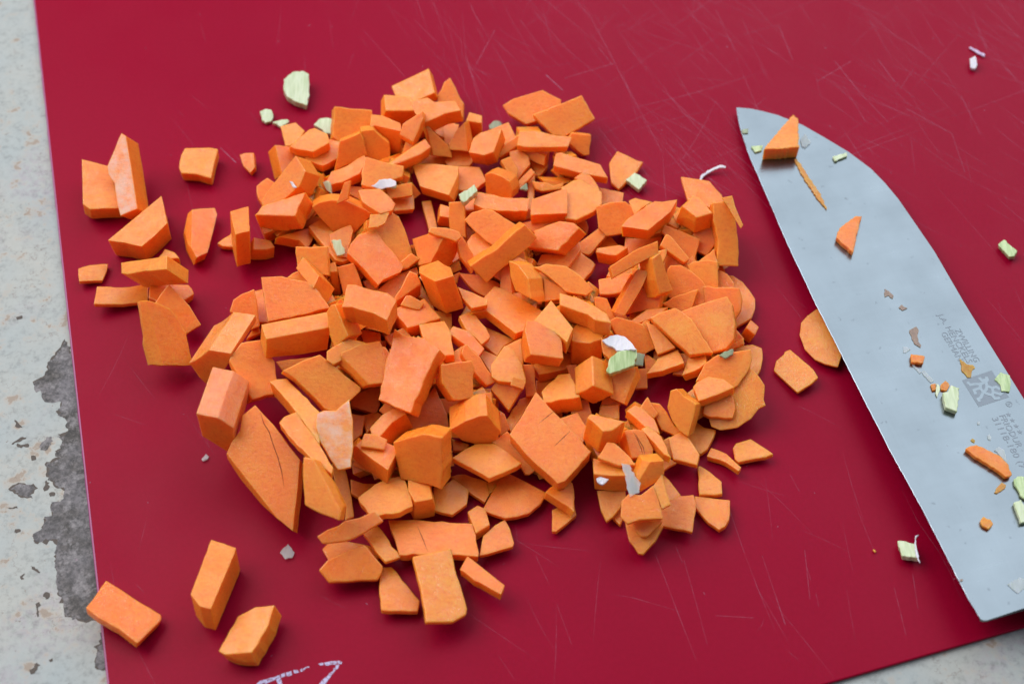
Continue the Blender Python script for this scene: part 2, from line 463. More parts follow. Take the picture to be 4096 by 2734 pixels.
CHIPS = [[(-126.71,1.53),(-128.43,-3.92),(-130.01,-6.41),(-129.89,-10.52),(-132.8,-12.96),(-132.06,-14.98),(-130.29,-15.39),(-129.06,-18.19),(-126.14,-19.38),(-123.73,-18.99),(-124.04,-23.33),(-121.41,-24.9),(-120.22,-28.79),(-122.78,-29.94),(-121.17,-31.48),(-120.99,-34.15),(-122.41,-35.28),(-120.49,-36.79),(-123.79,-38.29),(-123.14,-41.65),(-120.55,-44.97),(-117.7,-46.43),(-117.54,-48.98),(-120.54,-50.07),(-119.45,-54.01),(-121.61,-54.37),(-121.3,-57.55),(-123.47,-59.31),(-122.42,-61.41),(-118.16,-60.71),(-116.64,-62.1),(-116.14,-67.95),(-113.67,-76.01),(-112.07,-77.99),(-111.09,-81.6),(-105.64,-83.22),(-101.51,-82.57),(-100.18,-76.01),(-109.97,-40.91),(-120.17,-9.7)],[(-101.39,-86.76),(-100.98,-90.88),(-101.25,-93.39),(-100.51,-95.26),(-95.66,-95.88),(-97.72,-87.08)],[(-132.1,-46.21),(-129.98,-44.6),(-126.68,-44.97),(-125.37,-46.07),(-126.81,-47.53),(-125.8,-48.69),(-128.59,-48.25)],[(-127.05,-33.39),(-125.68,-30.33),(-124.03,-30.33),(-123.91,-32.62),(-125.18,-34.53),(-126.54,-34.3)],[(-135.42,-24.75),(-133.95,-26.07),(-132.78,-27.24),(-134.37,-27.24)],[(-134.63,-32.62),(-132.61,-30.33),(-130.96,-30.33),(-133.28,-31.86)],[(-133.2,-32.24),(-129.83,-32.62),(-129.81,-33.39),(-132.83,-33.39)],[(-128.62,-36.04),(-127.41,-36.19),(-127.05,-37.32),(-128.17,-37.62)],[(-142.26,9.67),(-140.65,10.37),(-140.28,9.24),(-141.7,8.63)],[(-128.36,-57.98),(-127.37,-57.84),(-126.82,-58.68),(-127.87,-59.1)],[(-124.36,-71.2),(-123.3,-70.32),(-123.11,-71.87),(-123.79,-72.14)],[(-117.48,-76.01),(-116.54,-75.48),(-115.75,-76.67),(-116.58,-77.47)],[(-118.91,-78.65),(-118.16,-78.13),(-117.49,-79.05),(-118.15,-79.7),(-117.41,-81.92),(-117.71,-82.25)],[(-117.0,-95.88),(-115.6,-94.02),(-114.52,-94.64),(-115.63,-96.81),(-116.42,-97.0)],[(-123.5,-46.07),(-123.1,-43.5),(-122.12,-44.24),(-122.2,-46.43)],[(-121.67,-47.53),(-120.13,-47.16),(-120.12,-48.25),(-121.18,-48.4)],[(-131.58,-51.72),(-129.24,-51.29),(-128.99,-51.86),(-130.99,-52.08)],[(-122.29,-68.29),(-119.47,-69.98),(-119.71,-70.32),(-121.8,-69.17)],[(-112.75,-93.39),(-111.95,-92.89),(-111.75,-93.64),(-112.35,-93.89)]]
PRINT = [[(-61.95,-101.21),(-61.09,-99.77),(-58.35,-98.56),(-55.98,-97.71),(-55.59,-98.56),(-57.85,-99.41),(-60.21,-100.37),(-60.93,-101.21)],[(-56.71,-98.56),(-55.8,-98.45),(-54.62,-101.21),(-55.64,-101.21)],[(-55.68,-97.6),(-54.79,-97.21),(-54.47,-98.03),(-55.46,-98.41)],[(-54.49,-97.17),(-53.2,-96.74),(-52.94,-97.71),(-54.2,-98.03)],[(-52.8,-96.57),(-51.79,-96.42),(-51.31,-97.13),(-52.42,-97.34)],[(-51.17,-96.42),(-50.69,-96.1),(-50.48,-96.85),(-50.92,-97.0)],[(-50.47,-96.21),(-49.09,-95.56),(-48.96,-95.88),(-50.22,-96.7)],[(-46.88,-94.91),(-45.77,-94.63),(-45.51,-95.24),(-46.33,-95.35)],[(-45.46,-94.63),(-44.14,-94.33),(-43.87,-95.13),(-45.09,-95.35)],[(-44.04,-94.29),(-42.51,-94.16),(-42.28,-94.94),(-43.77,-95.13)],[(-42.34,-94.22),(-41.68,-94.16),(-41.14,-94.48),(-41.21,-95.02),(-42.04,-94.91)],[(-42.63,-95.24),(-41.71,-95.13),(-42.05,-96.21),(-42.95,-96.53)],[(-43.09,-95.99),(-42.54,-96.42),(-43.09,-97.39),(-43.82,-97.17)],[(-44.02,-97.28),(-43.28,-97.49),(-43.9,-98.77),(-44.76,-98.35)],[(-44.86,-98.35),(-44.01,-98.77),(-45.12,-100.26),(-45.98,-99.73)],[(-46.18,-99.73),(-45.12,-100.15),(-45.64,-101.42),(-47.06,-101.42)]]
BLADE_FRAME = [[71.489973,90.930897,2.2],[0.246461,-0.968417,0.037751],[0.969108,0.246637,0.0],[-0.009311,0.036585,0.999287]]

# ------------------------------------------------------------------ the table
bm = bmesh.new()
s = 0.9
bm.faces.new([bm.verts.new(v) for v in ((-s, -s, -0.0015), (s, -s, -0.0015), (s, s, -0.0015), (-s, s, -0.0015))])
me = bpy.data.meshes.new('table')
bm.to_mesh(me)
bm.free()
table = tag(link('table', me, [M['table']]), 'pale blue grey distressed painted table top under the board', kind='structure')
for i, q in enumerate(CHIPS):
    big = i < 2
    if i < 3:
        cc = sum((Vector(p) for p in q), Vector((0, 0))) / len(q)
        me = flat_mesh('paint_chip_rim', [[tuple(Vector(p) + (Vector(p) - cc).normalized() * 0.55) for p in q]], -1.475 + 0.002 * i, 0.30, 0.7, 70 + i)
        link('paint_chip_rim', me, [M['rust']], table)
    me = flat_mesh('paint_chip', [q], -1.46 + 0.002 * i, 0.42 if big else 0.22, 0.8 if big else 0.5, 40 + i)
    link('paint_chip', me, [M['chip'] if i < 4 else M['rust']], table)

# ------------------------------------------------------------------ the board
def round_poly(q, r, seg=8):
    out = []
    n = len(q)
    for i in range(n):
        p = Vector(q[i])
        a = (Vector(q[i - 1]) - p).normalized()
        b = (Vector(q[(i + 1) % n]) - p).normalized()
        for j in range(seg + 1):
            f = j / seg
            out.append(p + a * r * (1 - f) ** 2 + b * r * f ** 2)
    return out

bm = bmesh.new()
outl = round_poly(BOARD, 9.0)
top = [bm.verts.new((p.x * MM, p.y * MM, 0)) for p in outl]
bot = [bm.verts.new((p.x * MM, p.y * MM, -1.45 * MM)) for p in outl]
bm.faces.new(top)
bm.faces.new(bot[::-1])
for i in range(len(outl)):
    j = (i + 1) % len(outl)
    bm.faces.new((top[i], bot[i], bot[j], top[j]))
bm.normal_update()
es = [e for e in bm.edges if e.calc_face_angle(0) > 1.0]
bmesh.ops.bevel(bm, geom=es, offset=0.35 * MM, segments=3, profile=0.5, affect='EDGES')
me = bpy.data.meshes.new('cutting_board')
bm.to_mesh(me)
bm.free()
board = tag(link('cutting_board', me, [M['board']]), 'dark red flexible plastic cutting board scored with fine knife scratches', 'cutting board')

# rim strip along one side, tinted lilac in place of the bevel's highlight
A = Vector(BOARD[0])
D = Vector(BOARD[3])
dr = (D - A).normalized()
A2, D2 = A + dr * 11, D - dr * 11
nrm = Vector((-dr.y, dr.x))
bm = bmesh.new()
N = 160
rng = random.Random(5)
rows = []
for i in range(N + 1):
    p = A2.lerp(D2, i / N)
    w = 0.36 + rng.gauss(0, 0.05)
    rows.append([bm.verts.new(((p + nrm * o).x * MM, (p + nrm * o).y * MM, z * MM)) for o, z in ((-0.25, 0.03), (0.12, -0.02), (w, -0.55), (w, -1.3))])
for a, b in zip(rows, rows[1:]):
    for k in range(3):
        bm.faces.new((a[k], a[k + 1], b[k + 1], b[k]))
me = bpy.data.meshes.new('board_edge')
bm.to_mesh(me)
bm.free()
link('board_edge', me, [M['rim']], board)['label'] = 'edge of the board, tinted lilac for its highlight'

# knife scratches: hundreds of hair-fine scuffs, one mesh
rng = random.Random(21)
lines = [(pts, w * (0.26 if max(p[1] for p in pts) < 40 else 0.55)) for pts, w in SCRATCHES]
for i in range(950):
    u = rng.random()
    if u < 0.72:
        x, y = rng.uniform(-40, 230), rng.uniform(55, 240)
        a = math.radians(rng.gauss(-56, 16)) if rng.random() < 0.8 else math.radians(rng.uniform(15, 60))
        L = rng.uniform(6, 48)
        w = rng.uniform(0.04, 0.32)
    else:
        x, y = rng.uniform(-110, 190), rng.uniform(-130, 160)
        a = math.radians(rng.gauss(-66, 25))
        L = rng.uniform(3, 26)
        w = rng.uniform(0.04, 0.14)
    bend = rng.gauss(0, 0.05)
    pts = []
    for k in range(4):
        f = k / 3
        pts.append((x + math.cos(a + bend * f) * L * f, y + math.sin(a + bend * f) * L * f))
    lines.append((pts, w))
for i in range(150):
    x, y = rng.uniform(-130, 200), rng.uniform(-120, 230)
    a = rng.uniform(0, 6.28)
    L = rng.uniform(0.15, 0.7)
    lines.append(([(x, y), (x + math.cos(a) * L, y + math.sin(a) * L)], rng.uniform(0.3, 1.0)))
vs, fs, dep = [], [], []
for i, (pts, w) in enumerate(lines):
    P = [Vector(p) for p in pts]
    n = len(P)
    z = (0.030 + 0.00006 * i) * MM
    base = len(vs)
    for k, p in enumerate(P):
        d = (P[min(k + 1, n - 1)] - P[max(k - 1, 0)])
        if d.length < 1e-6:
            d = Vector((1, 0))
        d.normalize()
        hw = (0.055 + 0.085 * min(w, 1.6)) * (0.35 if k in (0, n - 1) and n > 2 else 1.0)
        nn = Vector((-d.y, d.x)) * hw
        for sg in (1, -1):
            q = p + nn * sg
            vs.append((q.x * MM, q.y * MM, z))
            dep.append(min(0.75, 0.10 + 0.34 * w) * (0.5 if k in (0, n - 1) and n > 2 else 1.0))
    for k in range(n - 1):
        fs.append((base + 2 * k, base + 2 * k + 1, base + 2 * k + 3, base + 2 * k + 2))
me = bpy.data.meshes.new('scratches')
me.from_pydata(vs, [], fs)
at = me.attributes.new('depth', 'FLOAT', 'POINT')
for k, v in enumerate(dep):
    at.data[k].value = v
tag(link('scratches', me, [M['scratch']], board), kind='stuff')
me = flat_mesh('printed_mark', PRINT, 0.05, 0.16, 0.6, 9)
link('printed_mark', me, [M['print']], board)['label'] = 'faded white outline print near the board edge'

# ------------------------------------------------------------------ the knife
O, kx, ky, kz = [Vector(v) for v in BLADE_FRAME]
KM = Matrix((kx, ky, kz)).transposed().to_4x4()
KM.translation = O * MM
knife = bpy.data.objects.new('kitchen_knife', None)
knife.empty_display_size = 0.02
COL.objects.link(knife)
knife.matrix_world = KM
tag(knife, 'broad steel kitchen knife with rounded tip lying flat on the red board', 'knife')
hx = max(p[0] for p in BLADE_EDGE)
spy = BLADE_SPINE[-1][1]
h0, h1 = Vector(BLADE_HEEL[1]), Vector(BLADE_HEEL[-1])
hd_ = (h1 - h0).normalized()
hk = h1 + hd_ * max(1.0, (spy - 22.0 - h1.y) / max(hd_.y, 0.1))
neck = [tuple(h1), tuple(hk), (max(hx + 12.0, hk.x + 3), spy - 19.0), (max(hx + 16.0, hk.x + 6), spy - 18.0)]
spine_end = [(hx + 16.0, spy + 0.6)]
outl = [(p, 0.12) for p in BLADE_EDGE] + [(p, 0.9) for p in BLADE_HEEL[:-1]] + [(p, 1.6) for p in neck] + [(p, 2.0) for p in spine_end] + [(p, 1.8) for p in BLADE_SPINE[::-1][:-2]] + [(p, 0.6) for p in BLADE_SPINE[::-1][-2:]]
bm = bmesh.new()
rng = random.Random(3)
tp, bt = [], []
dense = []
for i, (p, th) in enumerate(outl):
    q, th2 = outl[(i + 1) % len(outl)]
    a, b = Vector(p), Vector(q)
    k = max(1, int((b - a).length / 1.2)) if th < 0.2 and th2 < 0.2 else 1
    for j in range(k):
        f = j / k
        c = a.lerp(b, f)
        if th < 0.2 and th2 < 0.2:
            c = c + Vector((rng.gauss(0, 0.02), rng.gauss(0, 0.035)))
        dense.append((c, th + (th2 - th) * f))
for c, th in dense:
    tp.append(bm.verts.new((c.x * MM, c.y * MM, 0)))
    bt.append(bm.verts.new((c.x * MM, c.y * MM, -th * MM)))
bm.faces.new(tp)
bm.faces.new(bt[::-1])
for i in range(len(tp)):
    j = (i + 1) % len(tp)
    bm.faces.new((tp[i], bt[i], bt[j], tp[j]))
bm.normal_update()
bm.faces.ensure_lookup_table()
if bm.faces[0].normal.z < 0:
    bmesh.ops.reverse_faces(bm, faces=bm.faces[:])
bmesh.ops.triangulate(bm, faces=[f for f in bm.faces if len(f.verts) > 4 and f.normal.z < 0.5])
me = bpy.data.meshes.new('blade')
bm.to_mesh(me)
bm.free()
link('blade', me, [M['steel']], knife)
# ground strip along the cutting edge, its highlight put into a paler steel
ed = [c for c, th in dense if th <= 0.121]
bm = bmesh.new()
prev = None
for i, c in enumerate(ed):
    w = 0.16 + rng.gauss(0, 0.04)
    v = (bm.verts.new((c.x * MM, (c.y - 0.02) * MM, -0.02 * MM)), bm.verts.new((c.x * MM, (c.y + w) * MM, 0.03 * MM)))
    if prev:
        bm.faces.new((prev[0], v[0], v[1], prev[1]))
    prev = v
me = bpy.data.meshes.new('cutting_edge')
bm.to_mesh(me)
bm.free()
link('cutting_edge', me, [M['edge']], knife)

def text_mesh(s):
    cu = bpy.data.curves.new('lettering', 'FONT')
    cu.body = s
    cu.size = 1.0
    cu.resolution_u = 3
    o = bpy.data.objects.new('lettering', cu)
    COL.objects.link(o)
    dg = bpy.context.evaluated_depsgraph_get()
    me = bpy.data.meshes.new_from_object(o.evaluated_get(dg))
    bpy.data.objects.remove(o, do_unlink=True)
    bpy.data.curves.remove(cu)
    return me

for s_, p0, p1, h in TEXTS:
    me = text_mesh(s_)
    xs = [v.co.x for v in me.vertices]
    ys = [v.co.y for v in me.vertices]
    a, b = Vector(p0), Vector(p1)
    d = (b - a).normalized()
    nn = Vector((-d.y, d.x))
    sx = (b - a).length / (max(xs) - min(xs))
    sy = h / 0.73
    x0 = min(xs)
    for v in me.vertices:
        q = a + d * (v.co.x - x0) * sx + nn * v.co.y * sy
        v.co = (q.x * MM, q.y * MM, 0.05 * MM)
    me.name = 'etched_lettering'
    o = link('etched_lettering', me, [M['etch']], knife)
# stars
polys = []
for (x, y) in STARS:
    polys.append([(x + (0.78 if k % 2 == 0 else 0.32) * math.cos(math.radians(36 * k + 90)), y + (0.78 if k % 2 == 0 else 0.32) * math.sin(math.radians(36 * k + 90))) for k in range(10)])
for q in polys:
    link('etched_star', flat_mesh('etched_star', [q], 0.05), [M['etch']], knife)
# emblem: grey square with two linked white stick figures
em = link('etched_emblem', flat_mesh('etched_emblem', [EMBLEM], 0.04), [M['etch']], knife)
quads = []
for pl in FIGURES:
    for a, b in zip(pl, pl[1:]):
        a, b = Vector(a), Vector(b)
        d = (b - a).normalized()
        nn = Vector((-d.y, d.x)) * 0.42
        a2, b2 = a - d * 0.22, b + d * 0.22
        quads.append([tuple(a2 + nn), tuple(b2 + nn), tuple(b2 - nn), tuple(a2 - nn)])
link('emblem_figures', flat_mesh('emblem_figures', quads, 0.07), [M['steel']], em)
# registered mark
rx = sum(p[0] for p in REG) / 4
ry = sum(p[1] for p in REG) / 4
ring = []
for k in range(20):
    a0, a1 = k / 20 * 6.2832, (k + 1) / 20 * 6.2832
    ring.append([(rx + r * math.cos(a), ry + r * math.sin(a)) for r, a in ((0.88, a0), (0.88, a1), (0.70, a1), (0.70, a0))])
link('registered_mark', flat_mesh('registered_mark', ring, 0.05), [M['etch']], knife)
me = text_mesh('R')
for v in me.vertices:
    v.co = ((rx - 0.38 + v.co.x * 1.25) * MM, (ry - 0.42 + v.co.y * 1.2) * MM, 0.05 * MM)
link('registered_mark', me, [M['etch']], knife)
# handle and bolster (just beyond the picture edge)
def rbox(name, x0, x1, y0, y1, z0, z1, mat, bev):
    bm = bmesh.new()
    bmesh.ops.create_cube(bm, size=1.0)
    for v in bm.verts:
        v.co = ((x0 + x1) / 2 + v.co.x * (x1 - x0), (y0 + y1) / 2 + v.co.y * (y1 - y0), (z0 + z1) / 2 + v.co.z * (z1 - z0))
        v.co *= MM
    bmesh.ops.bevel(bm, geom=bm.edges[:], offset=bev * MM, segments=3, profile=0.6, affect='EDGES')
    me = bpy.data.meshes.new(name)
    bm.to_mesh(me)
    bm.free()
    return link(name, me, [mat], knife)
rbox('bolster', hx + 15.5, hx + 30, spy - 18.5, spy + 0.8, -4.5, 3.0, M['edge'], 2.2)
hd = rbox('handle', hx + 29.5, hx + 142, spy - 20, spy + 2.0, -8.3, 5.5, M['handle'], 4.5)

# ------------------------------------------------------------------ pieces on the board, the heap and the blade (mm)
CUTS = [(61, 1.39, [(-4.47, 3.82), (-3.2, 0.63), (-1.61, -3.63)]), (162, 3.41, [(-0.82, 11.5), (0.23, 8.68), (1.66, 6.55), (2.75, 3.46), (4.24, -0.19), (5.34, -3.82), (6.07, -7.61)]), (243, 2.51, [(-1.26, 3.24), (-0.38, 1.81), (0.77, -0.9), (1.13, -2.66)]), (243, 2.51, [(-0.65, 2.79), (0.42, 0.86), (1.4, -0.66), (1.65, -2.43)]), (247, 3.25, [(4.74, 3.12), (3.09, 1.5), (0.57, -0.93)]), (247, 3.25, [(1.08, 9.05), (-0.87, 7.41), (-3.2, 5.46)])]
CARROTS = [
((-21.84,79.45,2.5),(0.0412,-0.1543,0.9872),3.25,(-1.49,-3.05,2.2,-5,4.02,1.52,0.76,5.58,-5.49,0.95),'','small carrot chip just behind the torn-ended stick, towards the knife'),
((-19.13,75.77,3.46),(0.0364,-0.1491,0.9881),2.02,(-1.8,-3.83,-0.19,-4.11,1.88,-0.03,2.56,3.89,-2.46,4.07),'','tiny carrot slice just behind the torn-ended stick, towards the knife'),
((-68.29,76.09,2.25),(-0.0152,-0.149,0.9887),3.23,(-1.99,-4.04,-0.67,-4.05,2.49,-1.81,3.73,1.58,0.55,4.88,-4.13,3.45),'','small carrot chip just in front of the round cream celery bit, towards the table'),
((20.54,71.38,4.32),(0.1335,-0.6099,0.7811),5.04,(-4.18,1.28,-1.52,-1.52,1.34,-3.64,3.04,-3.31,3.51,3.34,-2.2,3.86),'','small carrot cube at the end of the long bar at the back'),
((-25.05,67.02,1.52),(0.0481,-0.1309,0.9902),2,(-5.22,-1.52,4.06,-2.36,5.21,2.09,-4.05,1.78),'','small carrot stick right on the knife side of the torn-ended stick'),
((-16.14,66.42,2.17),(0.0311,-0.1317,0.9908),2.4,(-4.68,-0.58,-3.38,-2.96,3.17,-2.54,4.37,-0.42,3.11,3.53,-2.59,2.97),'','small carrot slice just behind the mint celery block'),
((-80.97,65.49,2.5),(-0.0899,-0.3308,0.9394),2.63,(-1.37,-1.57,1.01,-4.03,2.34,-2.17,1.72,2.77,-1.02,2.74,-2.69,2.26),'','small carrot offcut standing alone between the lone cube and the heap'),
((8.56,63.69,1.3),(-0.0165,-0.1255,0.992),1.79,(-1.56,-2.81,-0.02,-2.82,2.37,0.29,2.66,1.91,-3.44,3.43),'','tiny carrot slice just on the table side of the loose far stick'),
((-96.1,63.53,3.2),(0.0528,-0.1289,0.9902),4.36,(-5.18,2.58,-5.35,-2.48,-4.36,-4.36,0.66,-4.6,4.74,-5.86,5.07,-1.01,5.75,5.07,3.03,5.57,-4.38,5.09),'','lone carrot cube with frayed corner on bare board behind the loose pieces'),
((13.02,57.87,3.12),(0.1504,-0.551,0.8208),4.96,(-3.51,-1.4,-0.67,-2.04,5.18,-0.63,3.77,2,0.46,1,-5.23,1.07),'','tiny carrot stick right behind the bright square cube'),
((35.15,63.7,1.99),(-0.0041,-0.1267,0.9919),1.79,(-4.89,-5.97,-2.66,-8.3,3.16,-1.89,4.16,0.05,5.26,1.78,3.27,2.41,-0.3,4.65,-2.67,5.93,-5.34,1.34),'','lone carrot wedge touching the pale celery square'),
((29.99,52.34,1.5),(-0.0589,-0.1044,0.9928),1.77,(-3.52,-3.7,3.4,-2.57,3.91,0.94,-0.23,2.16,-3.55,3.17),'','small carrot slice just in front of the pale celery square, towards the table'),
((-124.23,50.57,4.8),(0.1624,-0.0998,0.9817),5.81,(-3.26,-5.81,-1.01,-7.38,8.25,-5.92,2.01,8.82,-5.99,10.29),'','flat carrot block half hidden under the peeled upright wedge near the table side'),
((5.72,53.32,1.62),(-0.0112,-0.1077,0.9941),1.77,(-1.02,-1.75,-1.28,-6.28,0.58,-6.29,1.09,-0.7,1.37,8.13,-0.74,6.89),'','tiny carrot stick right behind the bright square cube, towards the table'),
((-115.16,54.23,8.53),(-0.2733,-0.4147,0.8679),7.3,(-2.62,7.57,-4.76,2.64,-4.24,0.22,-2.06,-2.93,-0.71,-9.4,0.53,-12.95,6.18,-11.21,4.53,-3.37,2.59,5.25,1.12,11.54,-0.55,12.64),'S','tall carrot wedge with whitish sheen coloured onto its peeled face, leaning on a flat block'),
((-20.17,43.34,3.17),(-0.0358,-0.0943,0.9949),5.77,(-2.25,-1.78,2.05,-2.47,2.09,1.35,-1.89,2.9),'','tiny carrot chunk just in front of the mint celery block, towards the table'),
((-24.62,44.74,1.47),(0.049,-0.0909,0.9947),1.75,(0.04,-6.18,2.35,-4.3,0.24,5.47,-2.63,5),'','tiny carrot stick just in front of the mint celery block, towards the table'),
((21.03,41.17,1.1),(-0.0421,-0.084,0.9956),1.74,(-1.45,0.04,1.31,-2.89,1.77,-0.73,1.24,1.62,-2.87,1.96),'','tiny carrot slice just behind the glistening slab, towards the knife'),
((-12.92,37.49,1.1),(0.026,-0.0775,0.9967),1.73,(-1.21,-2.87,0.12,-2.21,2.17,1.24,-1.07,3.84),'','tiny carrot slice just behind the long bright slab, towards the table'),
((-108.44,34.14,5.33),(0.0547,-0.1135,0.992),9.07,(-8.07,-4.71,-3.28,-5.31,1.59,-6.43,4.8,-2.69,7.94,1.87,6.08,8.24,4.65,12.38,-4.98,0.56,-8.73,-3.91),'','large pointed carrot block with a bright ridge in the loose table-side row'),
((-84.32,34.63,1.57),(0.1672,-0.0623,0.984),1.91,(-0.93,-2.05,2.83,-1.89,1.49,3.97,-0.86,0.97,-2.53,-1),'','tiny carrot triangle behind the tall narrow stick of the heap edge'),
((-73.04,30.71,3.2),(0.1469,-0.0623,0.9872),5.29,(-3.24,-2.09,1.36,-1.61,3.6,-0.51,2.19,1.74,-3.92,2.48),'','tiny carrot chunk just in front of the big moist block'),
((27.62,33.76,1.37),(-0.0558,-0.07,0.996),1.91,(-2.44,-3.62,4.09,-1.07,1.87,2.49,-0.22,2.86,-3.31,-0.66),'','tiny carrot slice just behind the topping bright stick, towards the table'),
((-92.58,37.42,3.44),(0.3804,-0.0151,0.9247),4.16,(-4.11,-0.92,-2.51,-6.32,0.36,-11.13,3.24,-8.39,4.28,6.29,3.35,8.34,-0.6,6.94,-4.02,5.19),'','lone five-sided carrot chip in front of the lone frayed cube'),
((-100.2,28.31,2.03),(0.0732,-0.0607,0.9955),3.4,(-0.51,-1.62,3.26,-0.82,1.57,1.21,-1.38,2.23,-2.95,-1),'','small carrot nub poking out behind the frosted carrot slab'),
((-121.38,23.18,1.64),(0.2393,-0.0289,0.9705),1.69,(-3.52,-4.09,2.73,-2.73,3.44,0.98,3.4,3.44,-1.52,2.09,-4.53,0.31),'','small translucent carrot tile lying closest to the table-side board edge'),
((-9.11,15.13,0.95),(0.019,-0.0335,0.9993),1.68,(0.9,-1.39,1.95,-0.23,-0.91,1.62,-1.94,0),'','tiny carrot slice just behind the fanned-fibre slice, towards the table'),
((-97.39,13.99,3.04),(0.2289,-0.016,0.9733),3.33,(-6,-2.81,-2.76,-4.44,3.82,-2.04,6.34,0.59,4.38,3.54,0.39,3,-6.17,2.16),'','ragged carrot slice under the frosted slab'),
((-110.87,14.84,2.33),(0.2231,-0.0165,0.9746),1.67,(-7.91,-5.1,-0.22,-4.01,6.63,-1.84,5.91,3.9,4.81,4.02,-1.15,1.92,-8.07,1.11),'','flat carrot strip pointing at the table-side board edge'),
((-25.55,14.57,1.24),(0.0532,-0.0319,0.9981),1.67,(-2.27,0.22,0.37,-1.25,3.68,-5.38,3.22,-3.53,-1.22,5.61,-3.79,4.33),'','tiny carrot stick just in front of the tall pale-ended block'),
((-13.09,9.55,0.93),(0.0275,-0.0219,0.9994),1.66,(1.96,0.12,-0.05,2.07,-1.9,-2.18),'','tiny carrot slice just on the table side of the fanned-fibre slice'),
((-71.57,10.96,1.4),(0.1478,-0.0177,0.9889),1.66,(-0.28,-5.6,2.93,-5.55,0.02,6.16,-2.67,4.99),'','small carrot stick just in front of the quarter round slice, towards the table'),
((64.91,13.04,1.79),(-0.1341,-0.0239,0.9907),1.67,(-5.88,2.16,-5.69,-8.39,-1.46,-9.44,2.93,-6.85,4.25,-3.81,4.61,-0.13,3.34,2.93,1.7,6.02,-0.88,8.58,-2.92,8.93),'r','round carrot slice flat on the board behind the big crosscut wheel'),
((-19.01,5.64,1.28),(0.0402,-0.0143,0.9991),2.2,(-1.47,0.04,0.73,-2.76,2.01,-3.6,1.87,2.7,-3.14,3.62),'','tiny carrot slice well behind the broad upright facet, towards the knife'),
((66.8,1.57,2.75),(0.2072,-0.0578,0.9766),4.79,(0.48,-2.53,1.93,0.41,-0.32,2.55,-2.09,-0.44),'','small carrot cube alone beside the round slices on the knife side'),
((-72.47,2.46,1.12),(0.1514,0.0006,0.9885),1.65,(1.73,-0.32,0.92,1.67,-0.48,1.52,-2.17,-2.88),'','tiny carrot slice just on the table side of the long orange block'),
((-36.19,-1.92,0.94),(0.0771,0.0041,0.997),1.64,(-0.53,-1.5,0.91,-1.12,1.01,1.52,-1.39,1.09),'','tiny carrot slice right behind the leaning flat tile, towards the knife'),
((-4.34,-1.71,1.19),(0.0093,0.0008,1),2.18,(-4.47,-0.48,0.34,-4.67,2.04,-1.26,5.3,0.94,-3.22,5.47),'','small carrot slice just in front of the fanned-fibre slice'),
((87.03,0.37,1.79),(-0.1813,0.008,0.9834),1.33,(2.35,9.98,-0.15,9.55,-3.16,7.45,-5.15,5.32,-6.09,1.11,-5.25,-3.87,-2.87,-7.72,-0.27,-9.59,2.97,-10.94,4.49,-7.33,6.89,-0.77,6.25,6.82),'r','round carrot slice tucked under the knife blade'),
((-6.77,-7.8,1.5),(0.0146,0.014,0.9998),1.62,(-0.46,-1.74,1.26,-5.15,2.89,1.38,-1.04,3.47,-2.65,2.03),'','tiny carrot slice well in front of the star-core block, towards the table'),
((66.11,-7.32,1.56),(-0.1406,0.0197,0.9899),1.62,(-3.95,-1.44,-2.21,-4.96,1.29,-5.95,2.61,-3.58,3.47,-0.34,3.65,3.34,1.13,4.88,-1.42,4.67,-4.56,3.38),'r','thin round carrot slice behind the big curved slice on the knife side'),
((78.24,-9.86,1.61),(-0.1661,0.028,0.9857),1.31,(-0.28,-8.68,3.71,-6.25,5.84,-4.38,4.98,-1.69,1.6,3.06,-0.6,6.01,-2.15,5.39,-2.42,4.56,-4.81,2.55,-5.86,-0.57),'','lone rough carrot rectangle on the board between heap and blade'),
((8.39,-16.96,0.98),(-0.0183,0.035,0.9992),1.6,(-1.81,-1.84,0.15,-3.49,0.01,-0.85,3.41,3.16,-1.76,3.02),'','tiny carrot slice just on the table side of the pink peeled cube'),
((1.67,-25.15,1.16),(-0.0037,0.0533,0.9986),1.58,(-1.98,-5.99,-0.45,-3.15,1.16,-0.22,4.31,6.35,0.38,5.08,-3.42,-2.07),'','small carrot stick just behind the grooved slab, towards the table'),
((-13.81,-34.88,0.93),(0.031,0.0764,0.9966),1.55,(-1.86,-1.59,1.68,-1.26,2.57,0.45,-2.39,2.41),'','tiny carrot slice just on the knife side of the glistening cube'),
((50.83,-32.65,1.37),(-0.1127,0.0743,0.9908),1.56,(-2.53,-3.34,-1.03,-5.23,0.97,-3.86,3.13,0.11,3.98,2.31,0.78,3.33,-1.12,5.41,-4.18,1.27),'','small carrot slice well behind the fan-shaped slice'),
((62.78,-36.5,1.51),(-0.1393,0.0851,0.9866),1.66,(-3.9,-2.57,-3,-3.77,4.28,-2.8,6.43,-1.98,3.32,1.21,1,3.52,-1.02,2.97,-3.02,2.5,-4.08,0.93),'','loose trapezoid carrot slice closest to the knife-side front of the heap'),
((56.2,-39.94,1.91),(-0.1258,0.0911,0.9879),2.2,(0.09,-0.86,3.18,-4.01,4.03,-2.82,0.6,1.9,-3.24,4.24,-4.66,1.55),'','small carrot stick loose near the knife-side front of the heap'),
((-5,-47.01,1.25),(0.0114,0.1047,0.9944),1.52,(-1.15,-2.76,-0.19,-2.17,2.95,4.08,-1.62,0.85),'','tiny carrot stick right behind the half moon slice, towards the table'),
((51.44,-45.35,1.56),(-0.1161,0.1042,0.9878),1.64,(-2.78,-4.78,3.11,-4.99,3.3,-1,0.65,2.21,-1.76,4.44,-2.52,4.12),'','loose pointed carrot chip standing over the fan-shaped slice'),
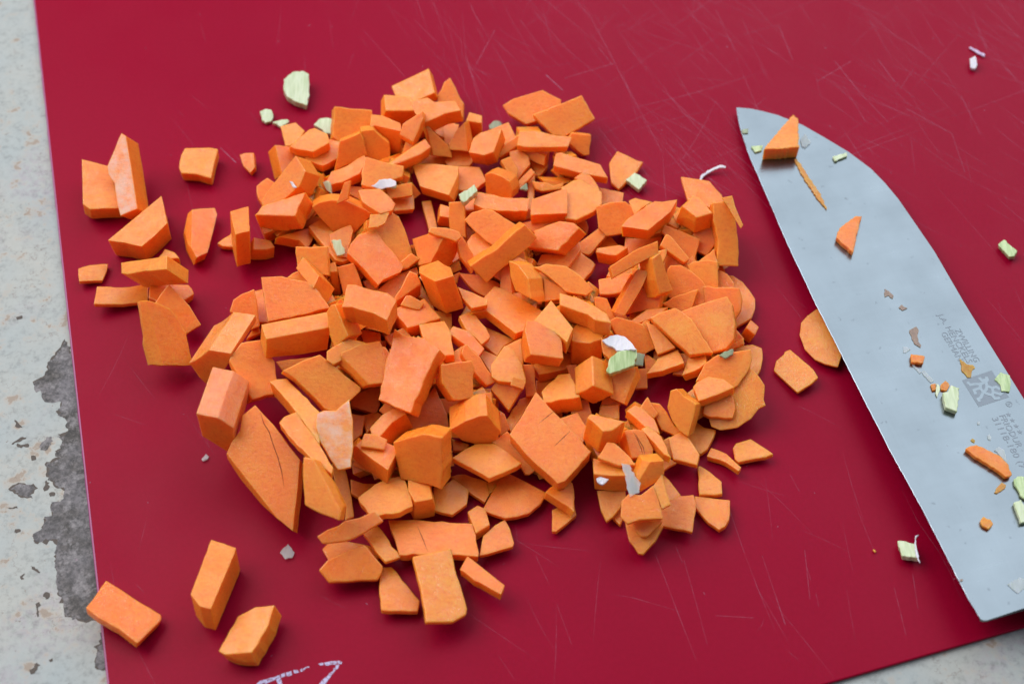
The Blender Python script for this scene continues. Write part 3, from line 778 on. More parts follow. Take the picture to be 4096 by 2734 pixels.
((-39.67,-47.63,1.32),(0.0901,0.1085,0.99),1.52,(-2.22,-1.97,-0.05,-3.34,4.25,1.45,0.78,1.3,-2.76,2.55),'','tiny carrot slice right behind the wet ridged chunk, towards the table'),
((-9.88,-47.8,1.85),(0.0226,0.1059,0.9941),1.52,(-1.47,-1.47,2.85,-4.88,3.97,-2.46,3.32,1.67,-2.48,4,-6.18,3.13),'','small carrot stick just behind the half moon slice, towards the table'),
((40.96,-48.39,1.55),(-0.0931,0.1101,0.9895),1.63,(-1.53,-1.93,-0.16,-4.16,2.89,-2.07,0.3,2.93,-1.5,5.24),'','tiny carrot slice right behind the broad curved slice'),
((-16.02,-51.04,2.83),(0.0369,0.1128,0.9929),1.51,(-4.08,-4.52,0.79,-5.82,4.42,-2.43,4.82,2.18,0.72,5.51,-2.31,2.32,-4.35,2.76),'','medium carrot slice just behind the long front slab'),
((0.47,-52.39,2.14),(-0.0011,0.1163,0.9932),2.01,(-5.84,2.62,-8.15,-2.66,-4.94,-4.23,-2.04,-5.27,0.85,-4.81,3.94,-3.77,7.08,-0.61,8.75,2.59,2.86,6.47,-2.52,9.67),'r','half moon carrot slice flat on the board in front of the grooved slab'),
((-43.52,-49.35,1.58),(0.099,0.113,0.9887),1.52,(-2.09,0.47,0.76,-5.15,0.75,-8.54,3.05,-7.37,1.69,-0.37,0.57,4.07,-0.51,7.68,-4.22,9.2),'','small carrot stick just on the table side of the wet ridged chunk'),
((27.64,-56.23,1.23),(-0.0637,0.1284,0.9897),1.61,(0.07,-2.6,0.75,-0.93,1.16,3.58,-1.97,-0.04),'','tiny carrot slice right in front of the bright moist tile, towards the table'),
((52.09,-54.96,2.03),(-0.1192,0.1272,0.9847),1.61,(-4.81,1.39,-1.95,-3.38,0.6,-5.99,2.32,-4.96,3.47,-3.02,4.39,3.03,1.7,3.58,-1.11,4.33,-4.6,5.03),'r','loose fan-shaped carrot slice with radial fibres near the front cluster'),
((13.07,-56.83,1.44),(-0.0302,0.1288,0.9912),1.5,(-2.88,-3.89,-1.86,-4.05,0.91,-1.54,3.52,1.01,3.05,5.77,-2.75,2.7),'','thin carrot triangle under the propped chip in front of the grooved slab'),
((-8.63,-57.87,2.39),(-0.0059,0.1282,0.9917),3.64,(-1.36,-2.07,-0.5,-4.75,3.07,-2.11,1.83,2.92,-0.22,4.05,-2.81,1.96),'','small upright carrot block between long front slab and half moon slice'),
((-3.24,-63.14,2.78),(0.0076,0.1427,0.9897),1.48,(-1.08,-4.13,3.47,-2.5,3.79,-1.48,2.74,2.93,1.42,5.86,-1.26,3.9,-4.11,0.73,-4.98,-5.3),'','loose carrot triangle at the knife-side end of the long front slab'),
((-19.45,-64.45,3.83),(0.012,0.1436,0.9896),2.78,(-10.48,1.21,-8.61,-4.74,1.85,-4.2,11.09,-5.03,11.18,-3.97,9.4,5.01,-2.28,5.73,-12.14,5.99),'','longest carrot slab lying across the front of the heap'),
((-40.58,-65.75,1.47),(0.0944,0.1533,0.9837),1.48,(-5.25,-3.94,5.93,-2.52,7.51,-1.42,5.51,1.38,2.4,1.99,-2.77,2.68,-5.89,2.12,-7.45,-0.29),'','moist carrot slice mostly under the oval slice'),
((-32.98,-65.93,4.59),(0.0775,0.1491,0.9858),1.47,(-2.64,0.49,0.05,-3.41,1.51,-5.08,5.34,-3.33,1.97,1.61,-1.41,6.24,-4.82,3.47),'','flat carrot stick between the peeled strip and the long front slab'),
((-8.41,-74.51,4.96),(0.02,0.168,0.9856),2.88,(-3.21,0.38,-0.96,-1.8,5.7,-5.93,6.65,-3.17,-0.92,3.78,-2.74,5.44,-4.52,1.32),'','loose carrot stick on the knife side of the leaning front plank'),
((-72.74,-78.41,6.55),(-0.0039,0.1876,0.9822),8.78,(-4.51,-4.51,-1.7,-8.01,1.06,-8.83,2.85,0.2,4.44,9.3,-2.14,11.85),'','loose long carrot wedge standing between plank and board print'),
((-28.76,-76.61,1.88),(0.068,0.1794,0.9814),1.61,(-4.27,0.48,-3.23,-6.46,5.71,-6.34,6.04,-3.19,1.36,2.64,-1.52,6.59,-4.1,6.27),'','loose carrot trapezoid beside the leaning front plank'),
((-95.01,-84.15,3.48),(0.2202,0.2071,0.9532),2.88,(-5.43,-2.35,-0.21,-4.68,5.05,-8.1,7.49,-3.72,9.3,-0.47,8.99,0.96,-2.04,6.83,-6.05,8.92,-8.03,2.53,-9.08,0.1),'','loose carrot plank overhanging the table-side edge of the board'),
((-62.78,-89.45,4.09),(-0.2415,0.0438,0.9694),5.43,(-3.6,-6.17,1.43,-6.85,5.15,0.97,6.12,6.1,1.1,6.17,-3.19,4.24,-7.01,-4.45),'','loose curved carrot block just behind the faded white print'),
((-18.96,89.09,6.32),(-0.0516,-0.5091,0.8592),3.74,(-3.46,-3.19,3.85,-6.62,4,-1.97,2.77,-0.21,-0.36,6.39,-2.3,4.91,-4.5,0.69),'','small carrot chip just on the knife side of the topmost far cube'),
((-11.6,78.06,5.4),(0.0187,0.0287,0.9994),7.37,(-2.74,-1.31,2.18,-2.19,2.27,1.03,-1.72,2.48),'','tiny carrot chunk well behind the long far bar, towards the table'),
((6.39,85.1,5.84),(-0.0762,-0.4446,0.8925),3.73,(-7.67,-1.85,-1.87,-5.49,3.22,-4.11,9.02,-0.26,9.17,2.33,3.38,5.56,-5.93,2.95,-9.32,0.88),'','carrot tile tilted under another tile apart from the heap at the back'),
((-50.53,74.53,7.09),(0.2631,-0.5657,0.7815),6.85,(-5.38,-2.52,-3.46,-3.99,0.62,-4.56,6.08,-1.97,6.89,6.2,-4.75,6.84),'','squarest carrot cube standing at the far table-side corner'),
((-2.86,75.03,3.67),(0.0057,-0.2105,0.9776),2.66,(-1.96,-1.89,0.82,-3.63,4.25,-0.87,1.76,4.74,-4.87,1.65),'','small carrot slice just on the table side of the long far bar'),
((-22.85,69.39,7.05),(0.2515,-0.6634,0.7047),4.55,(-1.89,-3.67,4.17,-4.43,3.37,-1.16,-1.3,3.17,-4.34,6.1),'','small carrot stick just behind the torn-ended stick, towards the knife'),
((-0.97,68.32,5.61),(0.0022,-0.5233,0.8521),4.55,(-3.02,-2.05,-2.66,-3.9,3.24,-0.01,3.54,4.61,-1.1,1.35),'','tiny carrot stick just on the table side of the long far bar'),
((-56.57,64.59,6.51),(0.105,-0.0785,0.9914),3.67,(-0.81,-5.17,3.73,-1.78,4.08,4.47,-0.42,5.39,-6.58,-2.9),'','small carrot chip just in front of the round cream celery bit'),
((7.6,66.71,4.96),(-0.2884,-0.7141,0.6378),5,(-3.26,-0.76,2.98,-3.12,3.39,1.01,-3.12,2.87),'','tiny carrot chip right in front of the long far bar'),
((-69.55,63.87,5.93),(0.5032,-0.3299,0.7987),6.77,(-1.75,-6.41,3.56,0.52,2.61,3.29,-4.42,2.61),'s','small carrot chunk well in front of the round cream celery bit, towards the table'),
((19.84,59.12,7.59),(-0.0034,-0.0764,0.9971),3.28,(-7.45,-0.73,0.2,-3.38,8.93,-5.36,6.86,-0.24,2.96,1.23,-4.92,4.41,-6.58,4.07),'','carrot stick lying loose between the back bar and the heap'),
((2.2,63.18,5.15),(-0.0047,-0.2887,0.9574),2.61,(-2.51,-0.47,-0.95,-6.97,3.4,-1.26,2.9,1.55,0.18,4.01,-3.02,3.14),'','small carrot slice just in front of the long far bar, towards the table'),
((-13,56.93,3.59),(0.0266,-0.1793,0.9834),2.59,(-4.05,-0.94,-2.86,-4.16,2.42,-3.24,5.28,-0.57,3.1,4.37,-3.9,4.54),'','small carrot slice right behind the mint celery block'),
((10.9,54.61,3.68),(-0.0254,-0.4544,0.8904),2.7,(-3.82,-0.97,-1.82,-1.75,4.32,-1.06,4.93,1.04,1.62,0.11,-0.32,1.01,-4.92,1.62),'','tiny seven-sided carrot stick right behind the bright square cube'),
((-46.42,51.41,3.91),(0.1046,-0.3523,0.93),2.57,(-2.83,-0.34,1.58,-2.74,3.28,-1.13,1.16,2.05,-3.2,2.16),'','tiny carrot slice right in front of the lilac onion flake, towards the table'),
((-74.3,51.49,4.58),(0.166,-0.3475,0.9228),2.57,(-2.03,-1.96,-0.11,-5.16,1.12,-1.8,3.03,2.87,0.53,4.46,-2.54,1.6),'','small carrot slice just behind the big moist block'),
((58.08,51.67,3.92),(-0.1187,-0.1652,0.9791),2.57,(-5.42,-2.5,1.54,-5.98,5.38,-3.96,4.97,-1.46,1.61,3.62,-1.13,4.43,-6.95,5.84),'','peeled carrot quarter at the far knife-side corner of the heap'),
((23.26,50.85,7.27),(-0.0483,-0.1736,0.9836),2.55,(-1.99,1.16,2.5,-7.8,3.53,-5.17,2.52,-0.07,0.31,3.79,-2.15,5.02,-4.72,3.07),'','small carrot stick just in front of the loose far stick'),
((-11.93,45.36,3.97),(0.0229,-0.045,0.9987),4.3,(-2.41,-2.17,4.34,-1.61,0.96,3.04,-2.89,0.74),'','tiny carrot chip right in front of the mint celery block'),
((-32.8,47.02,3.9),(0.2395,-0.1399,0.9608),2.56,(-2.62,-3.06,3.55,-1.41,3.2,3.64,-4.13,0.83),'','small carrot slice just in front of the lilac onion flake, towards the knife'),
((37.48,47.05,3.61),(-0.0775,-0.1596,0.9841),2.56,(-1.37,-4,4.41,0.48,-0.54,2.23,-2.5,1.29),'','tiny carrot slice right behind the slant-ended slab, towards the table'),
((4.77,43.62,3.58),(-0.0113,-0.4262,0.9045),2.55,(-1.7,-1.89,1.55,-1.32,1.56,1.6,-1.41,1.61),'','tiny carrot slice right in front of the bright square cube, towards the table'),
((6.47,38.96,3.66),(-0.0149,-0.3341,0.9424),2.53,(-2.3,-0.79,0.22,-2.51,7.84,1.24,-0.2,1.52,-5.57,0.54),'','tiny carrot stick right behind the glistening slab, towards the table'),
((-78.12,30.37,9.19),(0.1,0.1784,0.9789),12.77,(-0.69,-6.25,3.05,-4.29,1.29,6.74,-3.65,3.8),'','tall narrow carrot stick at the table-side edge of the heap'),
((-15.64,39.62,5.7),(-0.0945,-0.5886,0.8029),3.28,(-2.61,-2.51,-0.46,-4.18,2.35,-5.22,2.02,0.93,1.55,5.63,-2.84,5.35),'','small carrot chip just in front of the mint celery block'),
((-62.5,33.56,4.64),(0.281,-0.0188,0.9595),4.02,(0.09,-1.98,2.47,-4.49,3.98,-0.52,2.18,5.12,0.79,2.57,-2.72,1.24,-6.8,-1.94),'','small carrot chip just in front of the big moist block, towards the knife'),
((23.23,31.81,3.93),(-0.0543,-0.3206,0.9457),2.5,(-0.87,-3.48,-0.05,-2.92,4.95,3.03,2.96,5.4,-3.35,0.6,-3.65,-2.62),'','small carrot slice just on the knife side of the glistening slab'),
((56.71,31.15,6.16),(-0.139,-0.4943,0.8581),5.39,(-2.88,-3.02,0.04,-4.59,2.18,-1.54,3.98,2.92,0.67,4.01,-3.99,2.22),'','small carrot chunk right in front of the standing offcut, towards the table'),
((37.76,31.25,3.73),(-0.0801,-0.1301,0.9883),2.5,(-4.84,-0.16,-4.24,-3.97,-0.39,-2.5,5.7,-0.96,6.41,2.83,1.85,1.96,-4.48,2.81),'','small carrot slice right behind the topping bright stick'),
((48.54,30.18,7.53),(-0.12,-0.5046,0.855),4.3,(-5.1,2.56,-3.5,0.88,1.86,-5.37,4.38,-5.66,5.96,0.25,0.93,2.63,-4.52,4.71),'','small carrot chip just in front of the slant-ended slab, towards the knife'),
((-52.31,30.24,5.92),(0.1887,-0.0147,0.9819),2.49,(-4.07,0.59,1.45,-6.33,3.39,-6.65,5.85,-5,3.66,-0.53,0.37,4.27,-3.3,8.75,-7.35,4.91),'','medium carrot stick right behind the celery matchstick, towards the table'),
((-10.08,31.9,3.74),(0.0214,-0.1336,0.9908),2.5,(-0.79,-6.76,5.69,-0.77,0.12,4.37,-1.86,2.73,-3.16,0.44),'','small carrot slice just on the table side of the long bright slab'),
((60.76,30.76,12.24),(0.088,-0.573,0.8148),5.32,(-3.66,2.33,-2.36,-3.18,-2.59,-10.59,3.82,-10.68,3.7,-3.09,2.83,2.89,2.15,6.65,-0.23,8.03,-3.66,7.64),'','tall carrot offcut standing at the knife-side edge of the heap'),
((51.63,23.46,6.14),(-0.1255,-0.3894,0.9125),2.46,(-0.61,-1.6,1.78,-0.24,0.48,1.8,-1.65,0.04),'','tiny carrot slice just behind the standing pale strip, towards the knife'),
((56.55,21.87,7.98),(-0.1381,-0.3881,0.9112),2.44,(-1.01,-2.47,2.67,-2.1,1.49,4.15,-3.14,0.42),'','tiny carrot slice just in front of the standing offcut, towards the table'),
((-50.48,17.35,6.48),(-0.0634,0.2378,0.9692),8.86,(-0.74,-2.23,1.62,-1.94,0.47,2.5,-1.36,1.67),'','tiny carrot chunk right on the knife side of the pink topped stick'),
((-101.76,15.98,10.55),(-0.5302,-0.0722,0.8448),8.96,(-7.29,0.3,-4.33,-1.01,2.28,-2.17,10.94,-4.65,10.36,0.07,-3.78,3.24,-8.18,4.22),'','carrot slab with a frosted top edge lying across the loose table-side row'),
((-54.91,18.43,13.4),(-0.0064,-0.5617,0.8273),5.62,(-4.99,-2.95,1.1,-4.04,3.77,-4.28,3.53,-0.17,3.3,3.9,-1.17,3.68,-5.53,3.86),'','medium carrot chunk right behind the pink topped stick, towards the knife'),
((21.07,23.62,3.52),(-0.0453,-0.1165,0.9922),2.47,(-0.79,-5.22,1.9,-1.98,3.18,0.54,2.17,1.8,-1.25,4.92,-5.21,-0.07),'','small carrot slice just in front of the glistening slab, towards the knife'),
((-60.04,12.79,12.81),(0.1499,-0.3771,0.914),2.39,(-0.03,-1.47,3.37,-1.49,0.85,2.2,-1.43,1.01,-2.76,-0.25),'','tiny carrot slice right in front of the pink topped stick, towards the table'),
((47.13,22.23,5.39),(-0.1146,-0.3816,0.9172),3.2,(-3.38,-0.88,-2.08,-4.8,4.95,-2.6,3.4,1.66,0.73,2.93,-3.63,3.69),'','small carrot chip right behind the standing pale strip, towards the knife'),
((-16.19,20.52,3.09),(0.0404,-0.4708,0.8813),1.29,(0.42,-1.92,1.22,1.58,-1.64,0.34),'','tiny carrot slice right in front of the tall pale-ended block, towards the knife'),
((61.29,17.62,4.52),(-0.1491,-0.369,0.9174),3.19,(-2.88,-2.3,2.64,-3.03,2.21,-0.53,0.54,2.09,-2.52,3.76),'','small carrot chip right behind the flat round slice, towards the table'),
((-40.16,17.24,3.75),(0.0984,-0.3765,0.9212),2.45,(-1.39,-1.51,1.59,-2.2,2.56,1.09,0.01,1.81,-2.77,0.81),'','tiny carrot slice just in front of the round-cornered tile'),
((-46.19,16.44,6.64),(0.0682,-0.5542,0.8296),6.31,(-1.48,-4.68,-0.19,-1.95,3.91,-2.12,1.25,4.98,-3.5,3.76),'','small carrot chunk just in front of the round-cornered tile, towards the table'),
((-9.96,17.61,3.84),(0.0229,-0.2032,0.9789),2.45,(-3.64,0.6,-0.79,-2.72,2.64,-4.69,7.16,-0.88,1.37,2.19,-1.46,2.52,-5.29,2.97),'','small carrot slice just on the knife side of the tall pale-ended block'),
((-0.27,16.74,6.1),(-0.0897,-0.4936,0.8651),4.65,(-2.91,-2.38,2.1,-5.29,2.62,-1.76,0.9,0.86,0.1,5.96,-2.8,2.61),'','small carrot chip just behind the fanned-fibre slice'),
((-32.59,16.48,4.24),(0.0779,-0.2911,0.9535),2.44,(-3.21,-3.21,-0.76,-5.18,0.54,-1.42,5.83,3.59,5.21,5.76,-1.27,2.66,-6.35,-2.2),'','small carrot stick just in front of the round-cornered tile, towards the knife'),
((11.57,10.5,3.76),(-0.0288,-0.3665,0.93),2.43,(-2.07,-2.55,-0.68,-0.17,2.66,-0.2,2.35,1.82,-2.25,1.1),'','tiny carrot slice just on the knife side of the fanned-fibre slice'),
((30.76,6.06,3.25),(-0.0768,-0.3556,0.9315),2.41,(-1.21,-1.11,2.77,-1.59,1.29,0.74,-2.85,1.96),'','tiny carrot stick just behind the white onion petal'),
((-74.97,7.19,5.75),(0.1876,-0.4099,0.8926),3.13,(-2.42,-2.27,1.92,-6.04,4.25,-5.06,3.04,2.52,2.23,5.66,-1.17,4.08,-3.48,2.3,-4.37,-1.17),'','medium carrot chip just on the table side of the quarter round slice'),
((-1.18,6.31,5.26),(0.123,0.021,0.9922),3.45,(-10.46,-2.36,-6.13,-1.26,2.07,-8.31,5.19,-6.65,8.02,-3.98,9.96,0.02,4,3.91,-1.55,7.15,-4.12,7.93,-6.97,3.57),'','broad carrot slice with fanned fibres in the heap middle'),
((-93.53,5.74,6.36),(0.2344,-0.4419,0.8659),3.33,(-1.71,-0.79,2.03,-6.67,6.35,-3.61,2.91,1.73,-2.93,7.67,-6.66,1.67),'','narrow carrot slice leaning behind the large shield-shaped slice'),
((62.11,-0.94,3.18),(-0.1555,-0.3464,0.9251),1.66,(-2.32,-1.22,-0.42,-1.58,2.86,-0.56,-0.12,3.36),'','tiny carrot slice right behind the grey celery scrap, towards the knife'),
((-39.33,-1.22,3.44),(0.0962,-0.2535,0.9625),2.39,(-1.92,-2.16,2.83,-1.62,2.6,1.4,-3.51,2.38),'','tiny carrot slice right behind the leaning flat tile'),
((-10.21,0.03,5.76),(0.1958,-0.059,0.9789),2.38,(-2.59,-1.28,1.68,-5.26,4.14,-2.52,2.94,0.31,-1.31,5.5,-4.86,3.25),'','small carrot slice just in front of the fanned-fibre slice, towards the table'),
((-33.63,-1.68,3.39),(0.0849,-0.34,0.9366),2.38,(-0.23,-1.95,0.94,-1,1.3,2.31,-2.02,0.64),'','tiny carrot slice just behind the broad upright facet, towards the table'),
((61.43,-4.22,3.83),(-0.1567,-0.3884,0.9081),2.06,(-2.86,-2.21,3.11,0.4,2.85,2.09,-3.11,-0.28),'','tiny carrot stick right behind the grey celery scrap, towards the knife'),
((-12.87,-4.72,6.41),(0.2428,0.025,0.9697),2.84,(-0.23,-1.89,3.62,-4.85,5.2,-2.12,0.45,3.23,-3.87,4.1,-5.17,1.52),'','small carrot stick just in front of the fanned-fibre slice, towards the table'),
((42.03,-6.94,3.83),(-0.1068,-0.3287,0.9384),2.36,(-3.02,-2.36,-0.44,-1.22,4.5,0.59,1.82,2.34,-2.85,0.65),'','tiny carrot stick just in front of the crosscut wheel, towards the table'),
((-14.17,-8.84,5.38),(0.0354,-0.2428,0.9694),2.35,(-2.18,-2.5,3.69,-1.63,0.6,3.04,-2.11,1.09),'','tiny carrot slice just on the knife side of the broad upright facet'),
((-95.84,-3.99,11.63),(0.5416,-0.412,0.7328),4.45,(-4.82,0.13,-3.71,-9.97,8.6,-9.42,6.17,-0.49,1.75,5.51,-1.71,6.75,-6.28,7.49),'','large shield-shaped carrot slice nearest the viewer in the loose table-side row'),
((-34.99,-6.82,3.91),(0.0891,-0.3301,0.9397),2.36,(0.3,-3.49,1.39,-0.33,-0.05,1.79,-1.65,2.03),'','tiny carrot stick right behind the leaning flat tile, towards the knife'),
((0.93,-6.28,4.09),(-0.0023,-0.2467,0.9691),2.36,(-1.25,0.11,2.43,-5.3,1.7,3.8,-2.88,1.38),'','tiny carrot slice right in front of the star-core block, towards the table'),
((12.1,-10.51,3.68),(-0.0253,0.0689,0.9973),3.64,(-6.73,-1.21,-4.78,-4.39,4.55,-2.17,5.99,2.33,1.98,3.44,-1.01,2.01),'','small carrot stick right in front of the star-core block, towards the knife'),
((37.44,-10.51,3.85),(-0.0957,-0.322,0.9419),2.35,(-0.8,-1,-0.47,-3.38,2.52,0.84,-1.26,3.54),'','tiny carrot slice right on the knife side of the bright green celery'),
((-77.98,-9.66,12.6),(-0.3211,-0.9433,0.0835),14.61,(-5.05,-7.65,-3.05,-10.29,4.21,-0.09,6.99,5.28,7.06,7.34,0.43,6.23,-3.44,1.37,-7.14,-2.2),'p','curved peeled carrot chunk at the table-side edge of the heap'),
((35.39,-15.17,3.81),(-0.0912,-0.3125,0.9455),2.33,(-2.15,-2.92,1.54,-2.75,1.71,2.93,-1.1,2.74),'','tiny carrot slice right in front of the bright green celery, towards the knife'),
((5.15,-16.37,4.93),(-0.0137,-0.4342,0.9007),3.03,(-1.37,-4.49,1.77,-4.24,1.13,0.04,0.71,4.4,-2.23,4.28),'','small carrot stick just in front of the star-core block'),
((-68.01,-20.92,15.28),(0.1796,-0.3206,0.93),3.91,(-4.55,-2.23,-1.64,-8.16,3.64,-6.06,6.78,-5.7,5.16,3.11,1.25,8.86,-3.84,7.73,-6.79,2.45),'','big dark carrot slab under the long orange block'),
((26.63,-22.68,3.41),(-0.0694,-0.2968,0.9524),2.31,(2.38,-1.02,3.07,0,-0.13,1.75,-2.2,0.84,-3.11,-1.57),'','tiny carrot slice just in front of the pink peeled cube, towards the knife'),
((-1.67,-20.57,5.97),(0.0045,-0.4245,0.9054),4.39,(-1.87,-2.17,0.79,-5.49,4.82,1.02,1.69,1.92,-1.31,4.3,-4.12,0.42),'','small carrot chip well in front of the star-core block, towards the table'),
((-38.53,-22.04,3.84),(0.0973,-0.2094,0.973),2.31,(-4.81,-2.1,2.11,-4.13,2.92,-1.4,2.66,0.33,3.15,4.2,-0.87,2.87,-5.16,0.24),'','small carrot slice just in front of the leaning flat tile'),
((-16.12,-23.28,3.63),(0.0421,-0.2966,0.9541),2.3,(-1.58,-3.2,2.76,-0.25,2.35,1.88,-3.53,1.57),'','tiny carrot slice well in front of the broad upright facet, towards the knife'),
((26.24,-25.86,3.28),(-0.0687,-0.2897,0.9547),2.3,(-0.01,-1.86,2.63,-2.03,2.74,2.46,-2.29,2.09,-3.08,-0.66),'','tiny five-sided carrot slice just in front of the pink peeled cube, towards the knife'),
((18.53,-25.99,4.09),(-0.0487,-0.2911,0.9554),2.29,(-2.78,-0.64,-1.23,-0.89,1.13,-4.84,2.86,-0.47,2.05,3.39,-2.03,3.45),'','small carrot slice just in front of the pink peeled cube'),
((61.49,-24.04,6.34),(-0.1626,-0.3582,0.9194),2.59,(-8.29,-6.67,-5.96,-7.73,-1.28,-7.14,2.42,-4.78,4.47,-2.24,6.34,-1.41,5.85,0.22,6.32,4.1,5.07,6.28,4.12,7.57,2.61,9.02,-3.24,5.42,-9.48,1.44,-8.94,-4.07),'r','large round carrot slice lowest of the stack on the knife side'),
((-37.45,-28.83,3.36),(0.0868,-0.002,0.9962),2.29,(-1.22,-4.08,-0.08,-2.53,2.99,1.91,1.11,3.04,-2.8,1.65),'','tiny carrot slice just on the knife side of the papery skinned slice'),
((-22.82,-27.5,4.13),(0.056,-0.1062,0.9928),2.29,(-3.79,-5.57,0.54,-3.85,6.05,-3.24,5.41,0.66,1.76,9.07,-3.54,0.95,-6.41,1.97),'','medium carrot slice just behind the glistening cube'),
((40.95,-28.86,4.8),(-0.1108,-0.4252,0.8983),3.56,(-2.74,0.66,-1.17,-2.65,2.39,-4.4,4.13,-3.08,2.44,-1.67,0.36,2.1,-1.46,4.33,-3.96,4.71),'','small carrot stick well behind the limp celery strand, towards the knife'),
((-2.31,-28.82,3.59),(0.0062,-0.3753,0.9269),1.19,(-1,-3.79,1.87,-1.85,0.36,2.29,-1.22,3.35),'','tiny carrot stick just behind the grooved slab, towards the table'),
((-41.13,-31.04,4.61),(0.1053,-0.1897,0.9762),2.27,(-1.36,-4.65,1.45,-2.15,1.97,3.16,-2.05,3.63),'','small carrot slice right on the knife side of the papery skinned slice'),
((-55.9,-32.11,16.42),(-0.0077,0.0758,0.9971),5.74,(0.76,-3.5,7.77,-13.84,6.78,-3.4,-2.7,7.35,-5.37,7.1,-7.24,6.3),'','dark orange carrot stick with a pale stripe behind the big cracked wedge'),
((-73.71,-32.73,17.94),(-0.1464,-0.9836,0.1056),15.4,(-4.57,-3.59,1.53,-9.46,3.73,-4.96,4.65,1.54,1,5.16,-1.9,5.39,-4.43,5.91),'p','long rounded carrot block in front of the curved peeled chunk'),
((41.59,-36.85,3.53),(-0.1102,-0.2634,0.9584),2.26,(-0.26,-2.99,1.66,-2.2,0.32,3.12,-1.72,2.07),'','tiny carrot stick just behind the limp celery strand, towards the knife'),
((45.53,-37.87,4.82),(-0.113,-0.0801,0.9904),2.25,(-3.34,-3.25,2.78,-5.19,3.67,-2.22,1.38,2.36,-0.26,5.21,-4.23,3.09),'','small carrot slice well behind the limp celery strand, towards the knife'),
((40.27,-41.15,3.78),(-0.1067,-0.2287,0.9676),1.46,(-0.95,-2.86,3.05,-0.46,-0.46,2.09,-1.64,1.23),'','tiny carrot slice just behind the limp celery strand, towards the knife'),
((-52,-44.07,19.1),(-0.0148,0.1065,0.9942),2.79,(-4.23,1,2.12,-6.06,7.69,-10.92,7.95,-8.99,4.03,-2.17,-1.48,6.14,-3.01,8.69,-5.98,7.13,-7.1,5.18),'','dark edged carrot stick parallel to the pale striped stick'),
((2.22,-40.72,4.92),(-0.0062,-0.403,0.9152),3.49,(-0.59,-1.29,1.21,-4.29,2.44,-4.3,3.9,-3.17,3.8,-0.77,0.24,2.61,-3.43,7.12,-7.56,4.09),'','medium carrot stick just in front of the grooved slab, towards the table'),
((-23.52,-53.4,6.09),(0.0769,0.163,0.9836),7.66,(-3.04,-0.3,-1.22,-3.81,4.08,-2.15,3.53,2.68,-3.35,3.58),'','small carrot chunk right on the knife side of the wet ridged chunk'),
((13.27,-50.96,3.98),(0.2202,0.1119,0.969),3.06,(-1.1,-3.42,2.36,-6,2.59,-1.15,2.21,3.19,0.56,4.26,-1.46,3.94,-5.17,-0.81),'','carrot chip propped over a thin triangle in front of the grooved slab'),
((-31.35,-55.01,8.44),(-0.0056,0.1612,0.9869),2.46,(-4.78,-4.74,-2.31,-5.75,3.33,-4.59,6.44,-2.59,5.89,0.07,3.32,7.13,-0.51,6.1,-3.7,4.39,-7.68,-0.02),'','carrot chunk with a wet shiny ridge near the front of the heap'),
((25.93,-53.73,3.31),(-0.0694,-0.1723,0.9826),1.64,(-3.08,-1.33,-1.74,-4.49,0,-3.23,1.95,-0.87,3.43,1.99,3.37,3.87,-3.93,4.04),'','small carrot slice right on the table side of the bright moist tile'),
((-63.6,-44.44,10.95),(-0.0175,-0.3513,0.9361),6.82,(-2.26,13.56,-5.5,10.8,-5.88,6.88,-7.81,4.02,-9.3,0.12,-5.81,-5.23,-0.18,-11.57,8.77,-18.75,9.34,-11.42,9.87,-0.69,6,4.01,2.76,8.28),'','biggest carrot wedge, with a dark crack, at the near table-side heap edge'),
((43.1,-55.99,3.47),(-0.1112,-0.0724,0.9912),2.04,(-5.13,-3.62,-1.15,-4.73,2.75,-5.85,3.41,-2.05,4.13,1.95,3.8,4.63,-0.19,4.47,-2.35,3.54,-5.28,1.67),'','broad curved carrot slice at the knife-side end of the near cluster'),
((-40.72,-63.87,9.89),(0.1149,-0.2452,0.9626),1.67,(-6.19,-4.01,-0.74,-3.2,1.48,-2.38,4.38,-0.69,8.74,2.15,6.34,4.78,2.55,2.9,-1.15,2.03,-2.4,0.85,-5.27,-0.35,-7.75,-2.09),'','translucent peeled carrot strip lying across the front of the heap'),
((33.14,-62.89,3.68),(-0.0921,-0.2409,0.9662),1.82,(-3.55,-0.96,-1.35,-4.31,-0.1,-4.59,3.16,-1.15,5.27,2.59,0.96,4.71,-4.39,3.72),'','pointed carrot slice nearest the viewer in the near cluster'),
((-39.22,-71.39,4.6),(0.1121,-0.3069,0.9451),2.77,(-6.14,-4.29,-0.08,-3.84,5.84,-3.47,6.89,-1.44,7.07,-0.07,3.14,4.52,2.04,5.37,-3.38,2.99,-6.59,1.44,-8.78,-1.21),'','moist oval carrot slice at the near table-side front of the heap'),
((-16.77,-79.04,6),(0.2095,0.0405,0.977),1.64,(-5.69,-0.41,-4.13,-8.79,2.42,-8.02,5.66,-5.71,5.84,-4,2.61,6.33,1.47,12.01,-8.17,8.58),'','carrot plank leaning on the long front slab, nearest the viewer'),
((-30.82,91.07,7.04),(-0.2604,-0.2047,0.9436),4.42,(-5.63,-1.5,-0.17,-4.88,7.57,-2.71,5.31,6.79,-7.08,2.31),'','topmost carrot cube at the far tip of the heap'),
((-35.55,81.54,8.29),(0.0655,-0.1315,0.9892),8.73,(-4.84,-3.16,5.87,-2.62,4.22,2.67,-5.25,3.11),'','small carrot chunk right in front of the topmost far cube, towards the table'),
((-23.29,75.96,13.26),(-0.1506,-0.1444,0.978),5.8,(-5.81,-1.42,-2.94,-5.31,3.39,-2.6,8.38,-1.93,6.6,1.74,0.04,2.19,-2.13,4.14,-7.54,3.19),'','medium carrot chunk just in front of the topmost far cube, towards the knife'),
